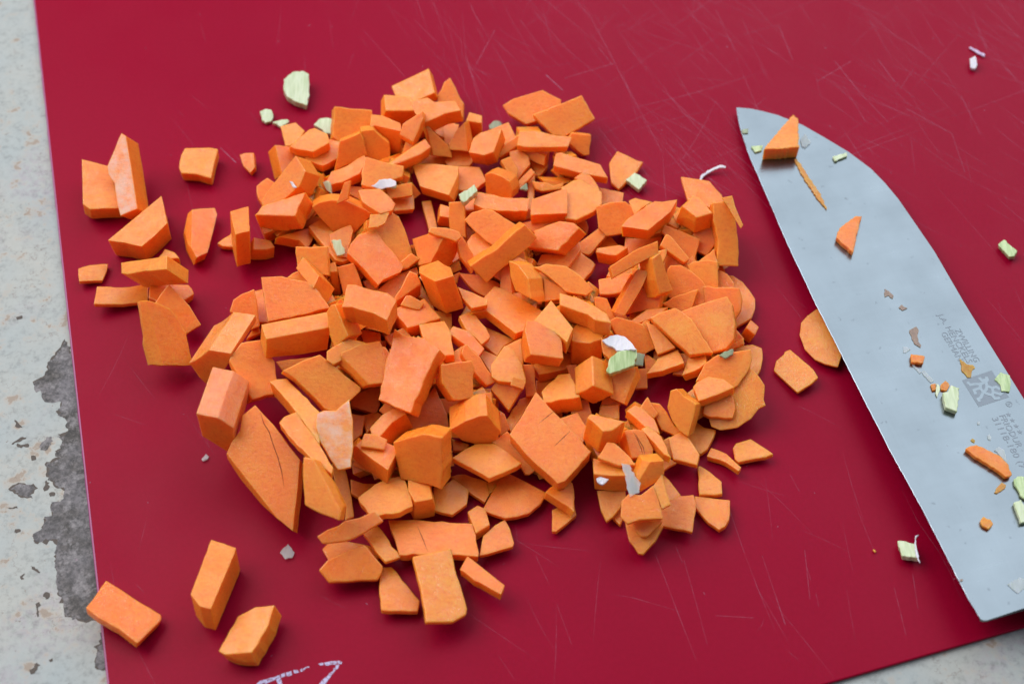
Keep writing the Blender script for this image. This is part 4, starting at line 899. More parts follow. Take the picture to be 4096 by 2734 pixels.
((-39.42,71.45,8.43),(0.0573,0.1355,0.9891),9.52,(-3.93,-3.01,-2.57,-1.27,5.63,-3.66,5.26,0.26,-0.4,3.66,-3.99,4.02),'','small carrot chunk just on the knife side of the squarest cube'),
((16.77,78.79,7.31),(0.0622,-0.4804,0.8748),3.46,(-4.38,-5.16,-0.69,-5.6,4.06,-2.99,9.01,0.23,4.79,7.71,-2.23,4.62,-10.54,1.2),'','rectangular carrot tile resting on another tile apart from the heap at the back'),
((8.8,68.18,9.14),(0.0703,-0.1017,0.9923),2.61,(-7.36,-2.83,-4.86,-3.35,8.23,-2.51,9.47,1.16,3.01,1.87,-1.8,3.04,-6.69,2.62),'','long carrot bar in front of the two tilted back tiles'),
((-15.51,70.83,7.11),(-0.0635,-0.5699,0.8193),4.55,(-1.7,1.98,-3.72,-1.56,-3.43,-3.32,3.4,-3.88,3.27,0.62,2.17,6.16),'','small carrot chip well on the knife side of the torn-ended stick'),
((-60.84,65.81,10.64),(-0.0061,-0.1072,0.9942),3.72,(-4.41,-3.27,1.21,-4.44,5.91,-1.04,5.02,2.42,1,4.64,-2.07,3.66,-6.66,-1.99),'','small carrot chip right in front of the round cream celery bit, towards the table'),
((-7.25,66.9,8.19),(-0.2144,-0.1263,0.9685),5.91,(-4.05,1.74,-5.42,-3.31,-0.63,-5.11,2.37,-4.38,3.8,-0.16,4.95,3.84,0.82,3.91,-1.83,3.46),'','small carrot chunk well on the table side of the long far bar'),
((-41.44,67.11,9.13),(0.173,-0.8499,0.4976),5.64,(-3.65,-3.21,0.92,-4.98,4.02,-3.31,3.93,1.04,-0.62,5.4,-4.6,5.06),'','medium carrot chunk just on the table side of the torn-ended stick'),
((-49.14,63.81,9.55),(0.0919,-0.813,0.5749),4.94,(-3.54,-0.37,-5.07,-6.54,-1.59,-5.34,5.28,-1.34,4.41,4.08,3.29,5.97,-2.79,3.53),'','medium carrot chip just in front of the squarest cube'),
((-0.57,59.02,6.52),(0.1341,-0.4443,0.8858),3.37,(-0.57,-2.23,1.61,-3.6,2.2,-0.2,-0.17,3.66,-3.06,2.37),'','tiny carrot chip right behind the pink half round, towards the knife'),
((4.12,56.6,4.96),(-0.0089,-0.2833,0.959),1.58,(-1.65,-3.39,2.88,1.83,1.65,3.39,-2.88,-1.84),'','tiny carrot stick right on the knife side of the pink half round'),
((-21.65,54.9,6.01),(-0.0599,-0.075,0.9954),4.4,(-5.76,-3.29,4.17,-7.5,5.56,-3.28,5.66,3.69,-1.01,4.83,-8.62,5.55),'','medium carrot chip just behind the mint celery block, towards the table'),
((-2.73,52.45,7.98),(-0.3621,-0.8077,0.4653),5.98,(-4.26,-3.15,-0.39,-3.93,3.79,-3.66,4.35,-0.87,3.32,1.76,0.58,3.13,-2.67,3.83,-4.73,2.88),'','half round carrot piece with a pink face in the far heap'),
((-33.43,48.67,8.07),(0.0803,-0.513,0.8547),3.09,(-3.44,-2.51,3.87,-1.19,3.71,2.67,-4.14,1.03),'','small carrot chip right in front of the lilac onion flake, towards the knife'),
((-65.23,46.61,11.51),(-0.4831,-0.4355,0.7596),7.4,(-3.24,1.77,-7.98,-3.23,-7.21,-5.33,0.16,-4.59,5.41,-1.48,8.3,3.87,4.55,8.98),'','medium carrot stick just behind the big moist block'),
((-4.3,43.74,6.81),(0.0895,-0.0511,0.9947),5.38,(-7.26,-1.27,-4.46,-2.75,1.09,-3.2,8.77,-2.82,9.25,2.05,2.68,1.88,-3.27,2.85,-6.81,3.28),'','carrot stick with jagged upper edge in front of the pink half round'),
((51.71,35.18,13.82),(-0.0444,-0.047,0.9979),7.28,(-2.46,-1.31,0.6,-4.15,5.72,-2.48,2.43,3.01,0.52,4.18,-2.14,0.77,-4.68,-0.01),'','small carrot chunk right in front of the peeled quarter, towards the table'),
((20.97,46.22,7.5),(-0.0408,-0.0612,0.9973),2.54,(-5.38,-7.59,-1.99,-8.3,3.48,-5.12,5.56,-2.55,5.82,1.71,1.99,4.75,-0.49,6.72,-2.68,6.49,-6.31,3.89),'','medium carrot slice just on the knife side of the bright square cube'),
((62.95,32.9,18.15),(-0.1525,-0.3972,0.905),0.74,(-1.76,1.69,-0.38,-1.01,2.02,-5.45,2.75,-4.54,0.67,0.99,-0.13,4.39,-3.18,3.91),'','thin carrot peel hanging from the tall knife-side offcut'),
((-67.82,34.23,12.09),(-0.2408,-0.1743,0.9548),7.27,(-7.39,-4.32,-3.37,-4.03,2.59,-1.69,6.84,-2.02,9.78,6.07,2.6,4.69,-3.61,3.3,-7.44,-2.01),'','big moist carrot block at the far table-side edge of the heap'),
((-51.44,39.4,10.86),(0.1184,-0.8789,0.4621),5.83,(-4.78,-1,-1.11,-5.72,4.74,-6.75,10.65,-0.59,3.12,3.82,-1.24,4.25,-4.57,3.7,-6.82,2.3),'','wide dome-shaped carrot slice beside the big moist block'),
((30.66,38.59,8.37),(-0.0757,-0.5644,0.822),4.34,(-5.31,-3.4,-2.93,-5.61,2.26,-4.88,2.26,-2.12,5.14,0.96,4.15,3.19,2.48,4.53,-2.01,4.23,-6.04,3.09),'','medium carrot chip just on the table side of the slant-ended slab'),
((-6.81,36.41,7.58),(-0.1163,-0.4712,0.8743),3.26,(-3.57,-2.37,-0.9,-4.88,1.94,-6.85,9.23,-1.07,4.71,1.7,1.38,4.03,-0.96,4.56,-4.85,3.5,-6.99,1.38),'','medium carrot chip just in front of the jagged topped stick'),
((28.87,26.17,6.66),(-0.1775,-0.0162,0.984),5.3,(1.4,-2.54,4.97,-0.07,1.95,1.47,-3.81,1.7,-4.51,-0.55),'','tiny carrot stick right behind the topping bright stick, towards the table'),
((46.19,25,10.48),(-0.0141,-0.4143,0.91),4.24,(2.78,-4.57,4.43,-3.36,-0.87,3.32,-2.25,4.05,-4.08,0.56),'','small carrot stick just behind the standing pale strip, towards the knife'),
((43.18,22.76,10.43),(-0.1062,-0.3958,0.9122),2.44,(-0.25,-2.57,0.86,-0.16,1.04,1.64,-1.65,1.1),'','tiny carrot slice right behind the standing pale strip'),
((1.73,19.32,11.68),(-0.0042,-0.3098,0.9508),2.42,(-0.4,-1.17,2.9,-0.19,0.07,1.23,-2.57,0.12),'','tiny carrot stick right in front of the long bright slab, towards the knife'),
((-21.7,25.86,9.82),(-0.6361,-0.2928,0.7139),7.63,(-3.34,-5.35,1.33,-5.43,6.2,0.93,3.14,3.34,-1.27,3.39,-6.07,3.12),'','small carrot chunk just behind the tall pale-ended block'),
((14.54,24.83,6.1),(-0.0314,-0.1233,0.9919),2.47,(-2.46,-2.99,1.32,-3.84,3.43,-0.7,5.4,2.41,4.98,5.65,0.92,0.96,-6,1.09,-7.59,-2.58),'','small carrot slice right in front of the glistening slab'),
((-34.95,29.25,9.51),(0.2828,-0.4399,0.8523),4.27,(-7.64,2.46,-4.04,-3.52,2.28,-8.76,5.21,-7.38,6.13,-4.25,3.61,2.93,1.88,6.44,0.25,7.33,-7.67,4.75),'','large carrot chip right behind the round-cornered tile, towards the knife'),
((-29.69,21.92,7.99),(0.075,-0.5083,0.8579),3.19,(-2.28,0.13,-1.99,-2.38,0.13,-1.55,3.35,1.03,0.78,2.78),'','tiny carrot chip right on the table side of the tall pale-ended block'),
((-13.23,23.25,10.45),(0.2196,-0.5075,0.8332),3.39,(-1.75,-1.15,1.67,-5.71,2.67,-2.38,1.86,0.07,-1.32,4.91,-3.14,4.26),'','small carrot stick just behind the tall pale-ended block, towards the knife'),
((-19.2,11.28,11.02),(-0.2685,0.2819,0.9211),11.78,(-5.34,0.68,-0.42,-5.37,4.92,-4.7,3.97,-0.37,2.28,1.44,0.08,4.69,-5.5,3.63),'','tall carrot block leaning in the heap middle with a pale end'),
((-54.59,11.38,14.35),(-0.4208,0.0831,0.9033),7.61,(-4.39,2.56,2.29,-7.42,4.23,-2.43,-2.12,7.3),'','carrot stick with a pinkish peeled top in the table-side middle'),
((54.61,19.03,7.5),(-0.1871,-0.5222,0.8321),4.23,(-3.43,-0.84,0.46,-5.09,4.26,-4.92,4.09,2.68,1.5,3.28,-2.38,2.92,-4.49,1.97),'','small carrot chip just on the knife side of the standing pale strip'),
((29.15,15.99,5.38),(-0.0671,-0.201,0.9773),2.44,(-4.24,-3.42,1.85,-2.98,3.28,-0.4,5.25,3.37,-1.65,1.93,-4.48,1.5),'','small carrot slice right behind the leaf-shaped stick, towards the table'),
((12.19,11.26,7.98),(-0.0313,-0.4765,0.8786),4.18,(-3.14,-2.72,3.08,-1.82,3.35,0.31,-3.3,4.23),'','small carrot chip just behind the fanned-fibre slice, towards the knife'),
((-10.78,7.41,9.61),(-0.0193,-0.0937,0.9954),2.39,(-3.04,0.15,-0.35,-3.22,3.96,-2.21,4.1,-0.47,-0.19,1.88,-4.48,3.86),'','small carrot slice just on the table side of the fanned-fibre slice'),
((-29.22,11.43,7.24),(0.1536,-0.4601,0.8745),5.22,(-4.04,-5.02,-0.28,-1.43,2.22,-2.42,4.3,-0.62,2.14,5.39,0.07,6.25,-4.42,-2.14),'','small carrot chunk just in front of the tall pale-ended block, towards the table'),
((49.04,14.46,8.08),(-0.1569,-0.4601,0.8739),3.15,(-5.51,0.94,-4.71,-3.97,1.55,-7.89,6.08,-5.7,5.61,-0.96,5.06,0.22,1.92,3.13,-1.07,5.1,-4.02,5.07,-4.92,4.06),'','medium carrot chip right on the knife side of the standing pale strip'),
((37.97,7.99,9.56),(-0.3428,-0.6269,0.6996),4.97,(-2.86,0.97,-6.38,-4.61,-0.76,-3.17,3.92,-2.58,4.54,2.35,3.5,3.81,-1.97,3.22),'','small carrot chunk right in front of the leaf-shaped stick, towards the knife'),
((60.49,8.59,7.34),(-0.2029,-0.4584,0.8653),4.16,(-6.09,-0.92,0.35,-2.82,1.93,-5.64,3.83,-2.77,4.32,0.29,3.6,3.55,-1.36,3.94,-6.59,4.38),'','medium carrot chip right on the table side of the flat round slice'),
((-59.04,3.24,17.3),(0.1464,-0.2747,0.9503),3.44,(-6.83,-8.39,2.68,-5.9,9.49,-3.69,6.33,0.88,3.09,3.62,-1.42,4.24,-3.9,4.92,-9.45,4.31),'','large quarter round carrot slice behind the long orange block'),
((25.68,6.41,6.94),(-0.0662,-0.4651,0.8828),4.15,(-2.27,-0.07,0.26,-1.8,1.51,-4.28,3.36,-2.87,0.96,2.68,-1.09,3.16,-2.73,3.18),'','small carrot stick just in front of the leaf-shaped stick, towards the table'),
((37.71,1.92,9.31),(-0.0909,-0.2143,0.9725),2.06,(-3.24,-2.55,2.96,-0.26,5.73,2.46,-0.31,1.84,-5.14,-1.49),'','tiny carrot stick just behind the crosscut wheel, towards the table'),
((-27.27,3.39,6.63),(0.0964,-0.0138,0.9952),5.38,(-4.1,-2.22,-1.76,-5.28,1.26,-4.01,7.44,-1.13,3.6,3.87,2.58,5.29,-3.13,2.49,-5.9,0.99),'','medium carrot chunk well in front of the tall pale-ended block'),
((37.09,-0.68,8.67),(-0.0965,-0.4373,0.8941),2.46,(0.83,-2.65,1.02,1.13,-0.23,1.31,-1.62,0.21),'','tiny carrot slice just on the table side of the crosscut wheel'),
((-30.12,-1.85,5.9),(0.0765,-0.3437,0.936),2.37,(0.12,-1.22,2.65,-1.18,-0.18,1.82,-2.59,0.57),'','tiny carrot slice just behind the broad upright facet'),
((-57.54,-12.57,20.53),(0.2277,0.052,0.9723),7.38,(-6.88,-5.63,0.64,-3.39,9.34,-0.02,7.77,6.92,-1.99,2.62,-8.88,-0.49),'','long orange carrot block at the table-side middle of the heap'),
((20.01,-7.91,9.64),(-0.0365,0.2051,0.9781),9.07,(-3.73,-2.82,1.08,-3.94,4.39,-2.48,4.93,1.37,2.82,2.8,-1.98,4.41,-3.43,1.92,-4.08,-1.25),'','small carrot chunk just on the table side of the white onion petal'),
((-44.45,-9.69,22.84),(-0.5209,-0.5721,0.6336),6.25,(-2.12,-3.84,-0.7,-6.63,3.91,-3.07,2.39,-0.24,1.92,0.91,-0.35,5.14,-1.81,4.78,-3.25,2.94),'','small carrot stick just on the knife side of the long orange block'),
((33.41,-2.98,7.78),(0.0617,-0.4928,0.8679),4.09,(-4.91,-0.37,0.5,-5.14,2.74,-5.58,7,-3.5,4.44,0.07,2.55,2.61,-0.43,3.65,-4.88,4.72,-7.01,3.53),'','medium carrot chip right behind the white onion petal, towards the knife'),
((39.74,-5.26,9.16),(-0.099,-0.2533,0.9623),2.34,(-1.74,0.28,0,-5.07,4.97,-3.22,-0.35,3.46,-2.88,4.55),'','small carrot slice right in front of the crosscut wheel, towards the table'),
((-20,-4.89,7.4),(0.0139,0.0501,0.9986),3.64,(-4.27,-0.71,1.79,-6.45,4.36,-6.12,2.72,2.87,1.26,5.86,-5.86,4.54),'','medium carrot chip just behind the broad upright facet, towards the knife'),
((25.87,-11.98,12.94),(-0.0692,-0.4156,0.9069),2.3,(-1.42,-0.93,0.45,-2.63,2.91,-0.19,-1.93,3.75),'','tiny carrot slice right in front of the white onion petal, towards the table'),
((-44.33,-17.61,19.91),(0.1705,-0.2524,0.9525),3.5,(-4.22,-2.76,-2.46,-3.87,-0.3,-2.56,-0.18,-0.73,6.32,1.83,5.6,2.74,1.07,3.65,-1.49,1.97,-4.34,-0.27),'','small carrot stick right behind the leaning flat tile, towards the table'),
((-60.54,-11,4.67),(0.1545,-0.3283,0.9319),1.63,(-2.96,-1.1,-1.63,-2.72,1.64,-0.78,5.88,2.39,1.35,1.59,-4.27,0.62),'','tiny carrot stick just behind the large flat tile, towards the table'),
((46.68,-11.56,5.51),(-0.1197,-0.3207,0.9396),2.34,(-0.04,0.51,-2.89,-2.71,-0.25,-3.15,1.15,-0.58,2.85,2.83,-0.82,3.1),'','tiny carrot slice just in front of the crosscut wheel'),
((50.67,-12.99,7.27),(-0.379,0.0402,0.9245),3.29,(-4.46,-3.07,0.75,-2.01,2.7,-0.64,2.69,2.16,-1.68,3.55),'','small carrot chip right on the table side of the moist curved slice'),
((-1.3,-16.12,9.95),(0.003,-0.0431,0.9991),2.3,(-4.17,-2.91,-2.48,-4.21,1.61,-4.67,5.14,-3.9,4.08,1.2,0.99,6.43,-0.74,7.16,-4.42,0.9),'','medium carrot slice just in front of the star-core block, towards the table'),
((-10.17,-14.68,10.64),(0.1924,-0.3525,0.9158),3.59,(-3.84,2.33,-0.69,-2.16,3.13,-6.25,5.69,-5.11,1.39,1.6,-2.27,5.11,-3.4,4.48),'','small carrot stick well on the knife side of the broad upright facet'),
((16.37,-15.11,6.02),(-0.0434,-0.4004,0.9153),2.32,(-0.57,-0.75,0.99,-4.43,1.27,2.65,-1.68,2.53),'','tiny carrot stick right on the table side of the pink peeled cube'),
((13.8,-22.15,7.27),(-0.1937,0.0723,0.9784),6.01,(-4.97,-4.33,4.89,-3.79,4.06,-0.5,2.39,4.52,-0.87,4.59,-5.5,-0.49),'','medium carrot chunk right in front of the pink peeled cube, towards the table'),
((30.64,-19.44,7.78),(-0.0823,-0.4274,0.9003),4.38,(-4.22,-3.7,0.16,-5.74,1.71,-2.69,4.02,1.81,3.14,4.62,-0.55,3.79,-4.26,1.91),'','medium carrot chip right in front of the bright green celery'),
((-48.95,-24.72,17.42),(0.2877,-0.3636,0.886),3.68,(-7.64,-0.36,-0.06,-7.61,3.1,-8.5,9.2,-2.5,9.42,-1.42,4.69,1.8,0.29,5.3,-1.64,6.68,-6.2,4.75,-11.17,1.86),'','large flat carrot tile just behind the whitish skin flake'),
((55.8,-25.57,6.2),(-0.1455,-0.2843,0.9476),2.98,(-2.92,-3.08,3.03,-3.53,3.81,-1.22,3.56,1.79,2.57,4.15,-0.91,3.62,-4.35,0.31,-4.8,-2.06),'','small carrot chip just in front of the moist curved slice'),
((36.75,-27.05,7.57),(-0.0988,-0.3623,0.9268),1.58,(0.94,-2.86,2.19,-1.5,0.46,1.12,-0.6,3.3,-2.99,-0.06),'','tiny carrot slice well in front of the bright green celery, towards the knife'),
((34.62,-30.35,7.13),(0.147,0.0641,0.987),3.08,(0.26,-3.29,4.06,-4.94,2.88,-0.34,-0.42,3.04,-2.19,3.81,-4.59,1.72),'','small carrot stick well in front of the bright green celery'),
((45.73,-27.87,9.08),(-0.3832,-0.547,0.7443),5.87,(-2.6,-3.15,-0.92,-5.53,1.69,-7.17,3.2,-1.93,3.83,1.4,2.67,2.27,0.67,3.39,-1.45,5.4,-3.12,4.86,-3.97,0.46),'','medium carrot chunk well in front of the moist curved slice, towards the table'),
((-32.13,-33.49,7.77),(-0.2557,0.0176,0.9666),7.08,(-3.55,-3.59,-1.4,-4.35,1.93,-0.31,5.6,1.97,2.91,4.82,-1.11,2.58,-4.37,-1.12),'','small carrot stick just on the knife side of the papery skinned slice'),
((17.19,-32.1,5.15),(-0.0444,-0.1906,0.9807),2.27,(-1.7,-0.83,1.54,-4.5,1.92,-2.42,2.79,0.19,0.32,4.62,-4.87,2.94),'','small carrot slice right behind the grooved slab, towards the knife'),
((-9.51,-32.79,11.69),(0.0876,-0.9731,0.2131),8.29,(-3.91,-3.42,-0.35,-5.21,3.94,-5.85,6.44,-1.17,2.89,5.37,0.79,5.41,-2.75,3.92,-7.03,0.96),'','medium carrot chunk well behind the glistening cube, towards the knife'),
((37.4,-37.82,7.93),(0.0509,0.1081,0.9928),2.9,(-1.69,0.66,1.86,-4.55,3.65,-5.58,1.54,1.27,-1.75,4.5,-3.61,3.69),'','tiny six-sided carrot stick just behind the limp celery strand, towards the knife'),
((32.12,-38.5,7.29),(0.2612,-0.2802,0.9237),5.03,(-3.19,-0.67,-1.97,-3.76,0.94,-3.37,3.99,-2.74,4.18,-0.82,1.64,3.92,-0.92,4.07,-4.65,3.37),'','small carrot chunk just behind the limp celery strand'),
((-35.02,-43.77,11.2),(0.1069,0.1364,0.9849),6.46,(-2.91,-1.54,3.45,-6.5,5.47,-0.28,4.26,1.58,-4.06,5.17,-6.21,1.57),'','medium carrot chunk just on the table side of the glistening cube'),
((25.11,-47.72,7.98),(-0.0709,0.1575,0.985),6.53,(-4.08,-1.56,0.61,-2.37,4.44,-2.57,3.84,0.45,-0.7,2.34,-4.1,3.71),'','small carrot chunk right behind the glossy white blob, towards the knife'),
((-5.99,-42.52,7.48),(0.0133,0.1274,0.9918),2.22,(0.15,-6.78,4.08,-4.78,8.66,-1.83,4.88,1.88,1.29,4.61,-3.33,4.43,-6.09,2.77,-9.64,-0.29),'','large carrot slice just behind the half moon slice, towards the table'),
((10.31,-40.39,10.25),(-0.0273,-0.1752,0.9842),6.5,(-5.01,-4.83,1.31,-11.01,3.25,-10.36,9.88,-2.54,5.05,3.32,0.33,8.85,-3.94,14.24,-10.87,2.32),'','large grooved carrot slab leaning in the near middle of the heap'),
((-46.26,-58.09,20.78),(-0.1424,-0.446,0.8836),4.89,(-4.54,3.7,-3.88,-4.24,0.52,-6.48,4.97,-8.04,5.63,-4.42,2.59,1.27,0.66,3.82,-1.53,6.92,-4.42,7.48),'','large carrot chunk well in front of the papery skinned slice'),
((33.87,-61.47,6.14),(-0.0945,-0.2474,0.9643),1.81,(-2.94,-0.37,-1.5,-2.48,0.26,-2.51,4.08,1.17,3.84,2.51,-3.74,1.67),'','small carrot slice right in front of the bright moist tile'),
((-29.72,68.97,13.92),(-0.1809,-0.5241,0.8322),4.48,(-2.94,1.07,-4.21,-2.89,0.08,-5.39,3.71,2.35,3.36,4.86),'','small carrot chip just behind the torn-ended stick'),
((-31.05,60.02,10.72),(0.1521,-0.0819,0.985),4.75,(-5.36,-5.56,3.27,-0.28,6.5,3.06,4.22,6.77,-8.63,-3.99),'','long carrot stick with torn end in the far heap'),
((-49.1,55.76,7.79),(-0.0164,-0.0825,0.9965),4.04,(-6.66,-5.32,-1.52,-4.26,3.55,-1.2,5.57,3.24,4.67,5.9,-0.58,1.79,-5.02,-0.15),'','small carrot stick just behind the lilac onion flake, towards the table'),
((-39.16,52.55,11.31),(0.0236,-0.3836,0.9232),3.31,(-5.47,0.04,-5.5,-3.75,-1.49,-4.74,3.82,-2.11,6.73,-1.1,7.07,2.35,-0.75,4.09,-4.4,5.22),'','medium carrot chip right behind the lilac onion flake, towards the table'),
((-38.23,37.31,16.39),(0.1624,-0.0487,0.9855),2.46,(-4.78,-1.21,0.51,-4.73,3.91,-3.14,4.71,-0.75,2.15,2.4,-0.23,4.4,-6.27,3.02),'','small carrot slice right in front of the lilac onion flake'),
((10.65,44.12,7.88),(0.0039,-0.0499,0.9987),4.44,(-5.09,-2.9,-5.24,-5.71,5.5,-5.09,5.65,3.76,4.03,4.51,-0.49,3.16,-4.35,2.26),'','bright square carrot cube in the far middle of the heap'),
((-38.15,30.63,16.03),(0.0878,-0.2507,0.9641),0.74,(-2.76,-2.38,0.01,-1.84,2.02,-0.62,3.14,2.85,-2.41,2),'','tiny carrot slice just on the knife side of the dome-shaped slice'),
((39.61,34.33,12.6),(-0.0994,-0.0353,0.9944),5.03,(-5.07,-4.57,-0.66,-5.74,6.11,0.36,8.28,4.54,3.94,4.09,0.26,4.81,-4.81,0.43,-8.05,-3.92),'','thick carrot slab with slanted ends at the far knife side'),
((-18.56,25.32,16.69),(0.0452,-0.3425,0.9384),1.89,(-1.2,-1.08,2.76,-2.52,4.43,-0.99,3.73,0.59,-0.03,1.81,-4.46,1.86,-5.24,0.32),'','small carrot stick just behind the tall pale-ended block'),
((12.29,28.41,11.13),(-0.3919,-0.3694,0.8426),6.37,(-2.68,-3.59,2.26,-4.68,8.74,1.19,7.1,2.99,2.61,4.09,-5.3,2.1,-5.06,0.4,-7.66,-2.5),'','glistening carrot slab behind the heap middle'),
((-49.09,30.44,7.76),(0.11,-0.2187,0.9696),0.97,(-3.73,-0.84,-1.46,-5.52,2.54,-5.59,1.91,-2.15,2.97,3.26,2.19,5.1,-0.54,3.86,-3.87,1.87),'','thin carrot fan under the celery matchstick'),
((-38.99,21.47,10.18),(0.2626,-0.19,0.946),3.59,(-3.47,-4.11,0.97,-8.84,2.37,-6.91,7.21,-3.91,8.06,-2.08,4.87,2.22,1.74,5.38,-0.66,8.65,-5.39,6.39,-7.46,3.1,-8.25,0.11),'','large upright carrot tile with rounded top corners behind the heap middle'),
((14.79,13.32,11.62),(-0.0375,-0.4116,0.9106),2.71,(-4.82,0.72,0.19,-3.95,6,-5,8.07,-3.44,4.31,0.72,0.29,3.5,-5.26,4.21,-8.79,3.24),'','medium carrot stick well in front of the glistening slab'),
((39.38,10.4,16.83),(0.5456,-0.4592,0.701),6.13,(-2.11,-1.42,-0.18,-6.13,4.59,-5.22,1.29,1.75,-0.43,6.37,-3.16,4.65),'','pale carrot strip standing in the knife-side heap'),
((3.86,12.86,12.21),(-0.6372,-0.5213,0.5677),6.22,(-3.1,0.78,-0.75,-4.44,4.49,-6.41,3.43,0.5,-0.43,4.36,-3.65,5.21),'','small carrot stick just behind the fanned-fibre slice'),
((-27.72,6.27,10.01),(0.0704,-0.3761,0.9239),1.24,(-1.31,-1.49,2.01,-2.23,3.32,-0.26,1.79,0.76,-0.59,2.05,-1.78,2.03,-3.43,-0.87),'','tiny carrot slice just in front of the tall pale-ended block, towards the table'),
((47.7,8.06,7.6),(-0.1222,-0.472,0.8731),2.92,(-0.42,-3.13,2.54,-2.03,4.61,3.59,-1.07,1.94,-5.65,-0.38),'','small carrot chip just behind the crosscut wheel'),
((32.8,8,13.89),(-0.138,-0.512,0.8478),3.9,(-1.57,-7.4,2.9,-0.24,5.15,4.83,2.06,5.24,-0.66,3.06,-2.14,0.55,-5.74,-6.03),'','leaf-shaped carrot stick in the knife-side heap'),
((-37.51,-7.96,26.95),(-0.0004,0.0164,0.9999),6.97,(-3.8,-2.4,1.65,-4.32,5.29,-6.64,7.5,-0.1,5,2.23,0.21,3.48,-3.43,5.03,-5.78,5.12,-6.64,-2.4),'','medium carrot chunk just in front of the round-cornered tile'),
((19.68,-2.52,16.75),(-0.0419,0.0298,0.9987),5.84,(-6.69,1.13,0.76,-2.48,2.48,-4.32,6.95,-5.5,5.93,-2.3,2.93,0.41,-1.41,3.27,-4.23,4.4,-6.72,5.4),'','small many-sided carrot stick just in front of the leaf-shaped stick, towards the table'),
((11.49,-6.22,15.62),(-0.0246,0.0396,0.9989),5.5,(-1.53,-2.87,1.19,-4.79,3.19,-7.12,5.14,-2.01,1.8,5.61,-0.9,7.21,-3.31,3.6,-5.59,0.36),'','carrot block standing behind the star-core block'),
((7.69,-11.74,16.27),(0.1728,-0.1234,0.9772),5.14,(-5.16,0.76,-4.23,-5.02,2.58,-5.44,5.67,-5.55,5.03,1.68,2.08,3.18,-1.61,5.32,-4.37,5.06),'','thick carrot block with a star-shaped core in the heap middle'),
((42.7,-12.65,7.16),(-0.2025,0.0704,0.9767),2.67,(-1.81,-2.78,4.31,-0.9,3.73,1.26,2.87,3.8,-2.8,1.68,-6.3,-3.05),'','small carrot stick just in front of the crosscut wheel'),
((-38.43,-19.55,18.35),(0.2253,-0.298,0.9276),3.89,(-7,-0.66,-3.5,-3.56,-0.39,-6.68,6.66,-5.38,5.48,-0.25,3.96,4.37,3.33,5.76,-1.89,4.47,-6.65,1.92),'','flat carrot tile leaning in front of the long orange block'),
((57.79,-16.4,9.81),(-0.0413,-0.3579,0.9328),3.59,(-5.22,-2.39,-1.43,-3.21,0.97,-5.35,2.63,-4.42,5.63,-0.27,6.68,2.69,6.46,5.55,1.55,4.83,-2.53,4.13,-6.12,1.62,-8.62,-3.18),'','moist curved carrot slice topping the stack on the knife side'),
((21.8,-20.17,10.95),(-0.6519,-0.0707,0.755),7.7,(-3.42,-4.68,3.78,-4.1,3.13,5.27,-3.5,3.52),'','carrot cube with a pinkish peeled face beside the green celery chunk'),
((-14.23,-23.13,15.72),(0.3472,-0.4362,0.8301),6.21,(-5.36,-1.14,-2.15,-5.72,3.42,-4.91,3.19,0.2,3.7,3.01,2.85,5,-5.66,3.56),'','medium carrot chunk just on the knife side of the broad upright facet'),
((22.95,-37.18,12.8),(0.1434,0.2149,0.9661),8.03,(-0.4,-3.8,1.95,-3.19,6.17,0.93,-0.51,2.71,-2.93,2.81,-4.29,0.53),'','small carrot chunk just in front of the pink peeled cube'),
((-35.17,-42.04,15.33),(0.0936,-0.1695,0.9811),1.33,(-0.24,-1.69,2.76,-2.14,3.45,0.73,0.09,2.16,-2.55,2.29,-3.51,-1.36),'','bright carrot shaving on a chunk in the near heap'),
((26.91,-44.63,12.74),(-0.0719,-0.1707,0.9827),2.18,(0.25,-2.92,4.49,-2.86,3.4,-0.8,-0.5,3.34,-2.48,3.75,-5.16,-0.51),'','small carrot slice right behind the glossy white blob, towards the knife'),
((-44.7,-41.66,19.09),(0.1249,-0.3106,0.9423),1.69,(-0.06,5.81,-3,5.81,-4.87,4.99,-4.92,1.27,-3.62,-2.61,-1.23,-6.4,1.04,-9.55,4.36,-8.61,4.66,-3.24,4.34,3.54,3.29,9),'S','carrot slice with whitish papery skin standing over the near table-side sticks'),
((-23.08,-43.75,13.39),(-0.3359,-0.7709,0.5412),7.16,(-5.85,-0.8,-4.53,-6.66,2.86,-6.96,6.9,-7.9,7.3,6.76,1.84,6.92,-2.15,5.29,-6.38,3.34),'','large carrot cube with glistening front face in the near heap'),
((34.44,-48.73,12.81),(0.1754,-0.7685,0.6154),6.03,(-3.69,-0.47,-2.63,-4.51,1.42,-2.19,3.51,-0.05,3.2,3.69,-1.82,3.52),'','small carrot chunk right behind the limp celery strand, towards the knife'),
((37.58,-55.4,12.62),(-0.1039,-0.2065,0.9729),1.4,(-1.24,-0.59,-0.08,-4.01,2.03,-3,1.13,0.56,0.36,5.17,-2.2,1.88),'','small carrot slice right behind the broad curved slice, towards the table'),
((31.92,-58.46,11.47),(-0.0894,-0.2344,0.968),1.99,(-4.83,-2.75,-3.18,-4.53,0.34,-3.45,5.68,-3.35,4.89,1.09,3.73,5.42,0.43,2.86,-2.57,3.35,-4.5,1.36),'','bright moist carrot tile topping the near cluster of slices'),
((-48.25,40.26,17.81),(-0.391,-0.6071,0.6918),0.86,(-1.22,-0.43,-2.58,-3.5,1.41,-2.04,2.28,3.27,0.12,2.69),'','tiny shiny carrot splinter standing on the dome-shaped slice'),
((33.96,13.56,20.34),(0.0926,-0.5075,0.8567),4.49,(-6.65,-5.54,1.75,-0.74,6.09,1.14,5.87,4.86,0.46,2.67,-7.52,-2.39),'','bright carrot stick topping the knife-side heap'),
